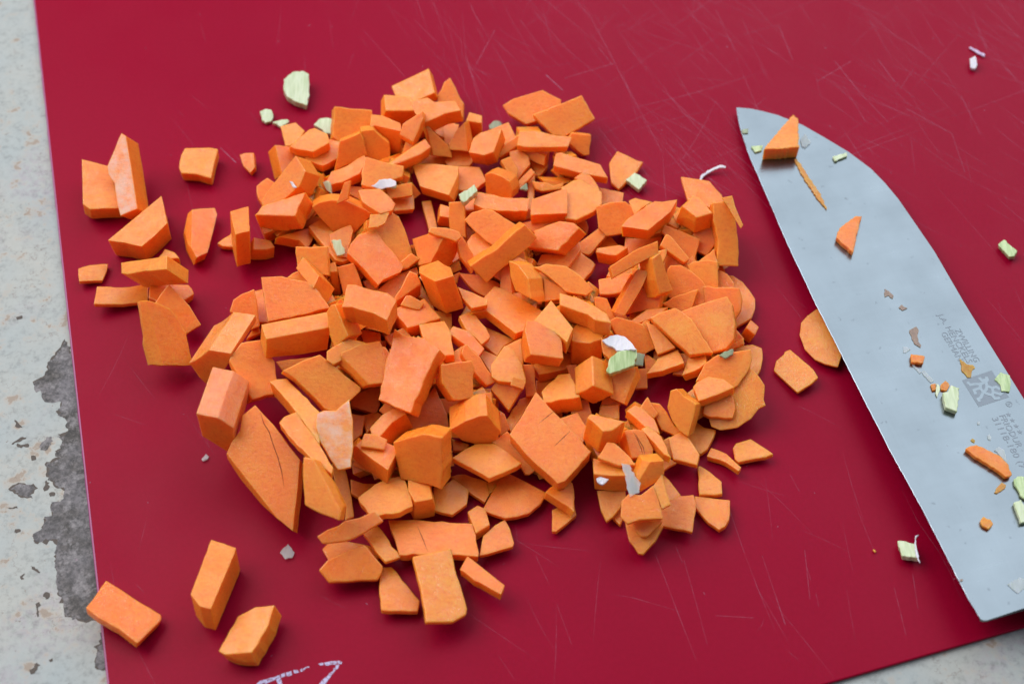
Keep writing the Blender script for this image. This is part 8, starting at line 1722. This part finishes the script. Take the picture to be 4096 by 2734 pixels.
(39.24,11.27,5.17,-0.765,0.224,0.604,0.005,-0.936,0.352,8.3,5.1,4.8),
(7.47,32.31,3.72,-0.025,-0.876,0.482,0.459,-0.438,-0.773,5.9,4.2,3.2),
(-18,25.09,3.43,-0.697,-0.646,0.31,0.27,-0.638,-0.722,5.2,5,2.5),
(-51.07,8.01,5.93,-0.041,0.629,-0.776,0.434,-0.689,-0.581,5.6,6.3,3.5),
(-47.71,-16.2,7.58,-0.064,-0.248,0.967,-0.33,-0.909,-0.255,7.8,5.4,2.9),
(-9,-24.65,6.14,-0.097,-0.822,-0.56,0.99,-0.023,-0.137,7.6,4,2.1),
(16.82,13.57,7.01,-0.695,0.691,0.198,-0.58,-0.702,0.413,5.5,5.2,4.2),
(41.96,1.48,4.25,-0.276,0.148,0.95,-0.707,-0.7,-0.097,6.4,7,4.4),
(51.17,36.03,5.01,-0.257,0.647,-0.718,-0.963,-0.115,0.242,8.5,6.4,3.5),
(-42.44,6.31,4.96,-0.574,0.612,0.544,-0.684,0.007,-0.729,8.4,5.5,3.1),
(-28.67,-43.01,3.6,-0.863,-0.058,-0.502,0.503,-0.011,-0.864,6.8,3.8,2.5),
(-49.52,36.42,3.48,-0.785,-0.443,0.434,-0.253,-0.41,-0.876,6.9,3.6,3.5),
(11.28,31.09,5.8,-0.621,-0.588,-0.518,-0.205,-0.516,0.832,7.4,4,3.9),
(52.56,-6.04,3.94,-0.59,-0.646,-0.484,0.667,-0.728,0.159,6.9,5.9,4.1),
(-44.56,-18.99,4.13,-0.168,-0.834,-0.525,0.817,0.18,-0.548,4.9,5.6,3.9),
(0.12,23.93,9.11,-0.497,-0.289,-0.818,0.236,-0.952,0.194,5,5.1,2.1),
(34.11,-27.53,4.38,-0.755,0.001,0.656,0.115,-0.984,0.133,5.9,5.3,3.9),
(-29.78,-40.26,3.32,-0.906,-0.359,0.224,-0.197,-0.111,-0.974,5.9,5.2,4.9),
(-44.05,34.62,4.64,-0.715,-0.27,-0.645,0.145,-0.96,0.241,7.2,6.3,4.2),
(-44.66,60.14,2.8,-0.931,0.152,0.332,-0.167,-0.986,-0.018,5.8,6.3,3.7),
(47.87,38.88,4.82,-0.372,-0.803,-0.465,0.794,-0.535,0.288,5.1,4.9,4),
(-61.88,40.68,8.23,-0.47,-0.882,-0.024,0.173,-0.065,-0.983,8.8,3.9,3.1),
(-41.45,4.19,4.7,-0.832,-0.177,-0.526,-0.3,-0.655,0.694,8.8,5,2.6),
(51.23,-8.02,6.58,-0.745,-0.631,-0.215,0.55,-0.4,-0.733,5,6.4,4.7),
(41.53,12.64,4.49,-0.331,-0.566,-0.755,0.038,-0.807,0.589,7.2,4.1,3.8),
(-43.83,-15.56,8.08,-0.025,0.031,0.999,-0.965,-0.261,-0.016,6.7,3.8,3.7),
(1.77,27.26,7.27,-0.319,-0.513,-0.797,0.227,-0.858,0.461,5.3,4.8,2.4),
(-44.48,5.28,2.98,-0.41,-0.039,0.911,-0.68,-0.653,-0.334,4.3,3.5,3.4),
(-31.63,-40.85,4.09,-0.683,-0.281,0.674,0.597,-0.746,0.294,7.1,6.1,2.2),
(-61,52.77,4.82,-0.366,0.695,-0.619,-0.374,-0.719,-0.586,8.3,4.8,3.1),
(-44.98,36.59,3.88,-0.504,-0.804,-0.315,0.726,-0.197,-0.659,7.8,3.7,2.6),
(-15.38,-8.93,3.57,-0.291,-0.744,0.602,-0.377,-0.489,-0.786,4.6,3.5,3.5),
(21.54,9.63,3.04,-0.241,0.97,-0.021,-0.25,-0.041,0.967,4.8,4.3,4.8),
(-43.02,5.64,7.36,-0.185,0.837,-0.515,-0.62,0.307,0.722,8.6,6.8,3.3),
(-29.88,-26.49,7.44,-0.335,0.135,-0.933,-0.932,-0.194,0.307,8.1,4.5,3.3),
(-40.17,-17.98,10.72,-0.495,0.331,-0.803,-0.199,-0.943,-0.266,6.1,5.9,4.4),
(38.57,21.32,8.06,-0.963,0.27,0.016,-0.09,-0.264,-0.96,5,4.1,3),
(-36.22,50.2,4.9,-0.569,0.566,-0.596,-0.102,-0.768,-0.632,4.9,5.7,2.9),
(40.8,-2.32,5.78,-0.976,0.044,-0.215,0.186,-0.353,-0.917,7.4,6,2.6),
(-36.35,59.66,4.64,-0.665,0.513,-0.543,-0.728,-0.285,0.623,4.9,6.5,4.5),
(-44.79,-14.77,10.92,-0.554,-0.611,-0.565,0.24,-0.768,0.594,6.4,6.3,4.3),
(-37.08,56.22,3.27,-0.292,0.72,0.63,-0.755,-0.578,0.31,4.4,5,3.1),
(30.04,19.33,3.32,-0.132,-0.088,-0.987,0.924,-0.372,-0.091,5.6,5.4,4.6),
(-53.95,20.81,4.12,-0.522,0.67,-0.528,0.29,-0.443,-0.848,7.1,4.1,4.6),
(-61.03,45.62,7.06,-0.501,0.747,0.436,-0.83,-0.558,0.003,7,5.2,3.1),
(25,-37.52,4.16,-0.806,0.561,0.19,0.118,-0.162,0.98,5.7,4.9,3.2),
(-54.29,9.95,5.42,-0.985,-0.171,-0.003,0.105,-0.618,0.779,7,6,4.1),
(-61.84,65.3,3.47,-0.647,0.717,0.259,-0.594,-0.261,-0.761,7.4,3.6,3.3),
(-59.44,45.69,4.62,-0.906,0.206,-0.369,0.195,-0.569,-0.799,7.2,5.8,4),
(-8.97,-24.1,7.73,-0.888,-0.447,0.106,0.433,-0.891,-0.133,4.4,3.6,3.6),
(-52.34,6.7,4.1,-0.953,0.286,-0.101,-0.125,-0.672,-0.73,5.3,6.1,4.6),
(37.54,7.31,4.9,-0.742,0.127,0.658,-0.67,-0.138,-0.729,5,5.4,4.1),
(-19.87,-16.29,4.07,-0.08,-0.415,-0.906,0.995,-0.086,-0.048,6.5,5.3,4.2),
(17.52,-3.21,10.52,-0.875,0.188,-0.447,-0.323,-0.913,0.249,5.4,6.2,2.3),
(23.44,-3.84,5.24,-0.299,0.476,-0.827,-0.954,-0.16,0.253,5.8,6.3,3.7),
(-31.17,-25.88,9.27,-0.639,-0.712,-0.29,0.083,-0.439,0.895,8.9,3.6,3.1),
(-5.77,20.96,4.88,-0.287,0.242,-0.927,-0.957,-0.121,0.264,7.4,6.8,4.1),
(-53.84,6.13,5.48,-0.918,0.376,0.124,-0.216,-0.738,0.639,4.2,6.5,4.6),
(27.36,-10.15,3.65,-0.963,-0.214,-0.166,0.271,-0.764,-0.586,6.7,4.2,4.6),
(-47.06,40.31,4.13,-0.458,-0.152,-0.876,0.156,-0.984,0.089,7,6.4,3.2),
(47,36.4,4.55,-0.633,-0.729,-0.261,0.773,-0.614,-0.159,5,4.1,2.5),
(14.51,-21.61,3.08,-0.548,-0.016,-0.836,0.832,-0.109,-0.544,4.3,3.9,4.8),
(-44.18,-2.95,2.85,-0.091,0.995,0.029,-0.634,-0.08,0.769,4.8,4,3.8),
(43.8,41.87,5.06,-0.638,-0.462,-0.616,0.723,-0.634,-0.273,5.3,6.9,4.5),
(16.4,62.74,5.37,-0.22,0.779,-0.587,-0.956,-0.292,-0.029,6.7,5.9,4.8),
(-31.12,24.73,4.04,-0.734,-0.635,0.242,0.499,-0.262,0.826,8.5,4.7,4.1),
(-54.2,7.35,5.41,-0.653,0.073,-0.754,0.63,-0.499,-0.594,6.6,6.4,2.9),
(25.46,-37,3.82,-0.418,-0.751,-0.511,0.333,-0.65,0.683,5.4,4.2,3.7),
(-35.39,54.48,7.91,-0.883,0.168,0.438,-0.463,-0.463,-0.756,7.8,5.8,4.1),
(-48.41,29.27,3.2,-0.522,0.852,-0.042,-0.752,-0.437,0.494,4.9,4.8,4.2),
(26.25,-4.15,6.98,-0.138,0.609,-0.781,-0.87,-0.452,-0.198,5.5,3.6,4.1),
(-59.2,43.38,6.88,-0.849,0.483,0.214,-0.083,-0.521,0.849,5.6,5.9,3.8),
(-34.01,57.47,3.26,-0.173,-0.044,0.984,0.985,0.006,0.173,4.8,6.6,3.2),
(36.09,16.02,3.96,-0.144,-0.921,-0.363,0.938,-0.01,-0.347,8.2,4.9,3.7),
(-42.32,30.65,4.01,-0.473,0.868,-0.149,-0.853,-0.41,0.322,8.5,6.8,2.1),
(-23.76,22.57,4.7,-0.819,-0.385,0.425,0.42,-0.907,-0.013,4.8,6.5,3.3),
(1.79,29.81,5.39,-0.458,-0.472,-0.754,-0.688,-0.349,0.637,8.8,5.4,4.1),
(14.76,-2.45,4.49,-0.327,0.035,0.944,0.449,-0.874,0.188,5.2,5,2.3),
(4.01,20.52,6.75,-0.259,-0.311,0.914,-0.37,-0.842,-0.392,4.4,6.3,3.6),
(-36.95,-40.27,5.94,-0.948,0.295,-0.118,-0.228,-0.374,0.899,7.8,4.1,4.9),
(0.1,45.73,3.13,-0.73,0.667,0.146,-0.661,-0.638,-0.395,8.5,4.1,3),
(43.57,38.39,3.84,-0.408,0.582,0.704,-0.472,-0.794,0.384,5.9,4.9,2.7),
(-61.45,56.18,5.95,-0.204,-0.474,0.857,0.458,-0.819,-0.344,4.3,4.4,4.7),
(28.41,-12.98,9.81,-0.261,0.88,-0.396,-0.661,-0.462,-0.591,6.9,3.7,4.2),
(-20.11,28.13,3.22,-0.547,0.694,-0.469,-0.82,-0.555,0.136,6.6,3.7,3.2),
(26.92,-3.88,6.77,-0.552,0.368,0.748,0.157,-0.835,0.527,6.1,6.9,3.6),
(-32.4,72.8,4.51,-0.077,0.051,-0.996,-0.954,-0.294,0.059,8.6,3.8,2.1),
(-46.53,40.66,3.74,-0.9,-0.238,-0.364,0.396,-0.797,-0.456,5.2,6.3,3.2),
(-1.9,24.88,4.87,-0.175,0.421,-0.89,-0.018,-0.905,-0.424,7.6,5.6,3.1),
(-43.91,-13.91,6.26,-0.863,0.066,0.501,-0.397,-0.702,-0.591,8.2,4.1,2.3),
(26.18,-37.44,4.21,-0.688,0.404,0.602,-0.548,-0.834,-0.066,7.2,5,4.7),
(39.33,-27.79,2.48,-0.084,0.994,-0.076,-0.347,-0.101,-0.932,5,3.8,2.8),
(10.91,19.02,4.83,-0.513,-0.854,-0.082,0.608,-0.294,-0.738,4.8,6.4,3),
(-58.97,56.4,2.88,-0.916,-0.206,-0.345,0.139,-0.968,0.208,5.7,4.1,3.2),
(-46.14,-7.71,7.47,-0.783,0.452,-0.427,-0.475,0.007,0.88,4.6,5.6,2.5),
(52.64,32.45,6.49,-0.841,0.541,0.013,-0.434,-0.661,-0.613,7.8,5.6,2.9),
(-41.61,33.75,5.04,-0.306,0.95,-0.066,-0.395,-0.19,-0.899,5.2,5.2,2.9),
(17.72,12.09,5.07,-0.492,-0.247,0.835,-0.023,-0.955,-0.296,5.3,5.9,4.8),
(-44.73,1.87,3.67,-0.525,0.234,0.818,-0.826,-0.37,-0.424,4.8,3.9,4.4),
(-42,-15.55,3.61,-0.09,0.62,-0.779,0.736,-0.486,-0.472,4.2,4.9,3.7),
(-18.04,11.39,3.8,-0.335,-0.94,0.056,0.744,-0.228,0.628,4.2,6.9,3.9),
(2.31,21.62,4.93,-0.247,0.62,0.745,-0.848,0.234,-0.476,5.5,6.7,2.9),
(-46.51,-19.96,8.42,-0.112,-0.551,0.827,-0.178,-0.808,-0.562,5.7,6.8,4.8),
(-45.26,13.06,3.24,-0.575,0.466,0.672,-0.756,-0.616,-0.22,4.7,5.6,2.8),
(-11.56,-31.42,5.99,-0.881,0.274,-0.386,0.018,-0.795,-0.606,8.7,6,3.4),
(16.1,-3.18,4.61,-0.203,-0.062,0.977,0.176,-0.984,-0.026,4.1,3.6,2.1),
(27.75,-32.87,3.37,-0.903,-0.343,-0.259,0.424,-0.813,-0.4,9,4.7,2.8),
(25,-3.14,7.3,-0.049,0.942,-0.332,-0.894,-0.189,-0.407,6,4,3),
(15.82,0.89,3.92,-0.765,-0.555,-0.326,0.628,-0.533,-0.567,5,5.5,2.1),
(-49.89,2.01,9.36,-0.417,-0.881,-0.224,0.838,-0.277,-0.47,5.9,5.6,2.4),
(14.78,5.59,3.42,-0.814,0.437,0.383,-0.531,-0.826,-0.187,5.8,3.7,4.3),
(10.78,15.54,4.23,-0.899,0.178,-0.4,-0.432,-0.211,0.877,4.7,6,4.5),
(-42.89,-17.9,3.72,-0.21,-0.259,0.943,-0.879,-0.372,-0.298,5.6,5.9,2.4),
(21.29,13.91,3.39,-0.389,-0.921,-0.033,0.768,-0.304,-0.563,5,4.5,4.9),
(-45.65,-19.92,7.32,-0.126,0.989,-0.074,-0.918,-0.088,0.387,5.2,5.3,4.7),
(54.6,-5.02,4.54,-0.425,-0.077,-0.902,0.513,-0.841,-0.17,8.2,4.4,2.1),
(-46.29,-18.57,6.75,-0.831,0.211,0.515,-0.524,-0.61,-0.595,4.1,4.7,4.9),
(52.66,36.45,5.47,-0.454,-0.315,0.833,-0.474,-0.707,-0.525,8.8,5.3,4.2),
(10.67,15.1,4.68,-0.515,-0.671,0.533,0.536,0.233,0.811,5.9,4.7,4.1),
(-64.4,60.44,4.38,-0.067,0.838,0.541,0.203,-0.52,0.83,7.9,4.2,2.4),
(-40.8,37.31,5.52,-0.189,0.201,0.961,-0.792,-0.609,-0.029,5.9,5.2,4.1),
(26.01,-34.59,5.56,-0.323,-0.501,-0.803,0.736,-0.666,0.119,8.4,5.7,2.8),
(4.09,10.93,3.85,-0.027,0.858,0.513,-0.958,0.124,-0.257,5.4,6.9,3.8),
(22.62,-3.35,8.89,-0.675,-0.735,0.061,0.243,-0.3,-0.923,5.2,6.4,3.3),
(-45.08,10.35,5.66,-0.127,0.49,-0.863,0.772,-0.497,-0.396,4.9,4.3,4.8),
(-30.77,-26.12,6.48,-0.342,-0.847,0.407,0.521,0.189,0.832,6.1,3.6,2.9),
(-2.85,19.07,5.56,-0.838,0.451,0.308,0.03,-0.524,0.851,6.8,6.6,3.2),
(-23.29,-14.67,6.14,-0.501,0.435,0.748,-0.491,-0.855,0.168,8.6,3.7,2.6),
(3.24,30.66,4.3,-0.606,-0.765,0.217,0.602,-0.264,0.753,6.8,6.6,3.4),
(-36.04,57.23,6.88,-0.317,0.424,0.849,0.081,-0.879,0.469,4.6,6.9,3.2),
(15.73,12.5,3.21,-0.933,0.294,0.209,-0.229,-0.93,0.287,7.4,3.5,2.6),
(-39.54,4.64,3.84,-0.865,-0.342,-0.368,0.284,-0.937,0.203,7.4,5.2,4.2),
(18.18,1.57,7.63,-0.939,-0.298,0.173,0.323,-0.586,0.743,5.7,4.1,2.4),
(13.58,1.47,4.41,-0.742,-0.662,-0.11,0.187,-0.361,0.914,8.2,3.9,3),
(17.54,-6.34,4.01,-0.038,-0.476,-0.879,-0.411,-0.794,0.448,5.3,4.2,3.7),
(-5.66,-23.59,4.12,-0.021,-0.981,-0.193,0.438,0.165,-0.884,4,4.6,2.2),
(15.4,67.56,3.12,-0.644,0.534,0.547,-0.221,-0.815,0.535,4.8,3.7,2.4),
(-19.19,31.01,3.06,-0.232,0.972,-0.035,-0.954,-0.221,0.202,7.5,6.5,4.2),
(-63.22,49.99,3.88,-0.109,0.503,-0.857,-0.671,-0.674,-0.31,4,4.8,4.1),
(-44.27,38.49,4.89,-0.247,-0.693,-0.677,0.878,0.136,-0.46,6.4,5.7,4.8),
(-52.8,4.98,7.96,-0.338,-0.691,-0.639,-0.522,-0.427,0.738,5.2,6.6,4.5),
(31.33,-33.59,3.91,-0.386,0.914,-0.126,-0.909,-0.353,0.221,7.9,6.9,4.1),
(-51.79,19.06,7.21,-0.083,0.895,-0.439,-0.93,0.088,0.356,5.7,6.9,2.4),
(54.59,35.26,6.38,-0.723,0.415,0.553,-0.69,-0.482,-0.54,5.2,5.7,2),
(46.18,-1.68,3.65,-0.363,0.852,0.377,-0.845,-0.13,-0.518,8,4.7,2.3),
(41.3,33.72,10.54,-0.878,-0.368,0.307,-0.05,-0.566,-0.823,6.1,3.6,3.5),
(30.99,18.16,3.92,-0.889,0.458,-0.004,-0.445,-0.862,0.244,4.3,5.3,3.3),
(0.22,26.94,8.05,-0.034,-0.98,-0.195,0.744,0.106,-0.66,7.6,5.4,4.2),
(-47.96,-15.63,4.18,-0.979,0.155,0.13,0.129,-0.017,0.991,8.4,4.5,2.8),
(-35.51,52.92,5.3,-0.845,-0.059,0.532,0.534,-0.016,0.846,5.8,4.1,3.4),
(16.92,1.31,4.22,-0.702,0.328,0.632,-0.371,-0.926,0.069,8.2,6.1,2.3),
(-9.07,-24.5,8.74,-0.645,0.644,-0.412,-0.739,-0.389,0.55,8,5.6,2.1),
(-57.16,16.03,6.16,-0.338,-0.807,-0.483,0.547,0.25,-0.799,6.4,6.6,4.6),
(37.07,13.96,10.82,-0.013,0.843,0.537,-0.665,-0.408,0.626,5.4,6.4,3.4),
(-38.07,21.59,4.7,-0.604,0.36,0.711,-0.751,-0.556,-0.356,7.4,6.3,3),
(5.35,17.19,4.61,-0.72,0.509,0.471,-0.233,-0.817,0.528,7.6,6.5,3),
(36.57,11.53,2.56,-0.948,0.313,0.057,-0.263,-0.871,0.415,7.4,6.2,2.3),
(35.37,3.16,3.3,-0.924,-0.326,-0.197,0.275,-0.929,0.247,8,6,3.6),
(24.82,-2.93,6.38,-0.202,0.239,0.95,0.636,-0.706,0.313,6.5,3.6,3.2),
(10.73,-23.81,2.32,-0.997,0.026,-0.079,-0.047,-0.958,0.282,5.8,4.3,2.8),
(15.94,63.21,3.63,-0.648,-0.66,-0.381,0.749,-0.462,-0.475,7.7,4.2,2.1),
(-57.35,26.51,5.23,-0.082,-0.94,0.331,0.539,0.238,0.808,4.7,4.5,3.4),
(-45.97,-8.4,4.28,-0.537,-0.758,-0.37,0.658,-0.103,-0.746,7,5.6,3.1),
(-26.53,-42.31,4.52,-0.779,0.387,-0.494,-0.064,-0.832,-0.551,8.9,4.2,3),
(-37.73,-41.26,4.86,-0.061,-0.365,0.929,-0.401,-0.844,-0.357,7.8,5.7,4.4),
(-60.46,47.69,7.38,-0.646,-0.763,-0.018,0.746,-0.627,-0.225,5.9,5.6,3.1),
(4.65,72.03,4.16,-0.318,0.925,-0.207,-0.234,0.135,0.963,7.5,6.4,3),
(-39.6,3.79,6.66,-0.395,-0.91,-0.127,-0.035,-0.123,0.992,6.3,4.4,2.7),
(5.03,73.17,4.59,-0.96,-0.205,0.189,-0.09,-0.416,-0.905,6.8,6.7,4.6),
(2.15,-4.16,2.03,-0.632,-0.766,-0.117,0.746,-0.642,0.177,8.1,5.3,2.2),
(42.51,-2.92,4.92,-0.668,0.157,0.728,0.556,-0.545,0.627,8.1,4.3,4.5),
(28.47,-8.42,6.95,-0.108,-0.83,-0.548,0.993,-0.067,-0.095,6.8,4.5,4.6),
(-33.35,-42.55,5.01,-0.62,-0.007,0.784,-0.261,-0.941,-0.215,8.2,5.1,4.2),
(-42.68,-17.48,4.34,-0.654,0.235,0.719,0.069,-0.928,0.365,5.6,4.6,5),
(11.62,18.44,3.65,-0.811,-0.584,-0.01,0.148,-0.222,0.964,5.2,6.8,2.4),
(-57.09,48.41,3.83,-0.911,0,0.413,0.166,-0.916,0.366,8.7,5.5,2.4),
(24.59,-3.58,5.48,-0.373,0.649,-0.663,-0.675,0.301,0.673,8.3,6.8,2.6),
(58.73,25.7,2.71,-0.546,0.713,0.439,-0.758,-0.644,0.103,5.8,5.9,2.5),
(0.93,28.98,6.32,-0.186,0.554,0.812,-0.983,-0.105,-0.153,6.4,5.2,3.6),
(5.51,11.98,6.84,-0.986,0.009,-0.165,0.107,-0.728,-0.677,5.6,6.2,2.2),
(17.66,62.35,3.28,-0.961,0.233,-0.15,-0.209,-0.965,-0.161,5.1,5.6,4.3),
(-46.09,-9.86,5.1,-0.798,0.249,-0.549,-0.313,-0.949,0.024,4.8,6.5,2.9),
]
for i, (c, n, t, q, fl, lab) in enumerate(CARROTS):
    rng = random.Random(1000 + i)
    me = chunk_mesh('carrot_piece', pairs(q), t, rng, 1.0 if 'p' in fl else rng.uniform(0.95, 1.0),
                    bev=rng.uniform(0.16, 0.36), jit=rng.choice((0.03, 0.05, 0.07, 0.12)),
                    facets=rng.choice((0, 0, 1, 1)) if t > 3.6 and not set(fl) & set('psSr') else 0)
    fm = M['round'] if 'r' in fl else M['flesh']
    cap = M['skin'] if 'S' in fl else M['sheen'] if 's' in fl else fm
    if 'p' in fl:
        mats = [M['sheen'], fm]
    else:
        mats = [fm, cap]
    o = link('carrot_piece', me, mats)
    o.matrix_world = frame_matrix(c, n)
    tag(o, lab, 'carrot piece', 'diced carrot pieces heaped on the red board')
    for ci, h, pts in CUTS:
        if ci != i:
            continue
        vs, fs = [], []
        P = [Vector(p) for p in pts]
        for k, p in enumerate(P):
            d = (P[min(k + 1, len(P) - 1)] - P[max(k - 1, 0)]).normalized()
            hw = 0.09 if 0 < k < len(P) - 1 else 0.02
            nn = Vector((-d.y, d.x)) * hw
            for sg in (1, -1):
                q = p + nn * sg
                vs.append((q.x * MM, q.y * MM, (h + 0.02) * MM))
        for k in range(len(P) - 1):
            fs.append((2 * k, 2 * k + 2, 2 * k + 3, 2 * k + 1))
        me = bpy.data.meshes.new('cut_line')
        me.from_pydata(vs, [], fs)
        link('cut_line', me, [M['cut']], o)

for i, (c, n, t, q, nm, cat, mat, lab) in enumerate(BITS):
    rng = random.Random(5000 + i)
    me = chunk_mesh(nm, pairs(q), t, rng, 0.97, step=0.7, jit=0.11, bev=0.2, curl=1.2 if mat == 'petal' else 0.0)
    o = link(nm, me, [M[mat], M[mat]])
    o.matrix_world = frame_matrix(c, n)
    tag(o, lab, cat, 'stray vegetable scraps')

# buried pieces that only show in the gaps: one mass
vs, fs = [], []
for (cx, cy, cz, a0, a1, a2, b0, b1, b2, sa, sb, sc_) in FILL:
    X = Vector((a0, a1, a2)).normalized()
    Y = Vector((b0, b1, b2)).normalized()
    Zv = X.cross(Y)
    base = len(vs)
    for dx in (-0.5, 0.5):
        for dy in (-0.5, 0.5):
            for dz in (-0.5, 0.5):
                p = Vector((cx, cy, cz)) + X * sa * dx + Y * sb * dy + Zv * sc_ * dz
                vs.append(tuple(p * MM))
    for f in ((0, 1, 3, 2), (4, 6, 7, 5), (0, 4, 5, 1), (2, 3, 7, 6), (0, 2, 6, 4), (1, 5, 7, 3)):
        fs.append(tuple(base + k for k in f))
me = bpy.data.meshes.new('buried_carrot_pieces')
me.from_pydata(vs, [], fs)
tag(link('buried_carrot_pieces', me, [M['flesh']]), 'carrot pieces buried in the heap, glimpsed in its dark gaps', 'carrot pile', kind='stuff')
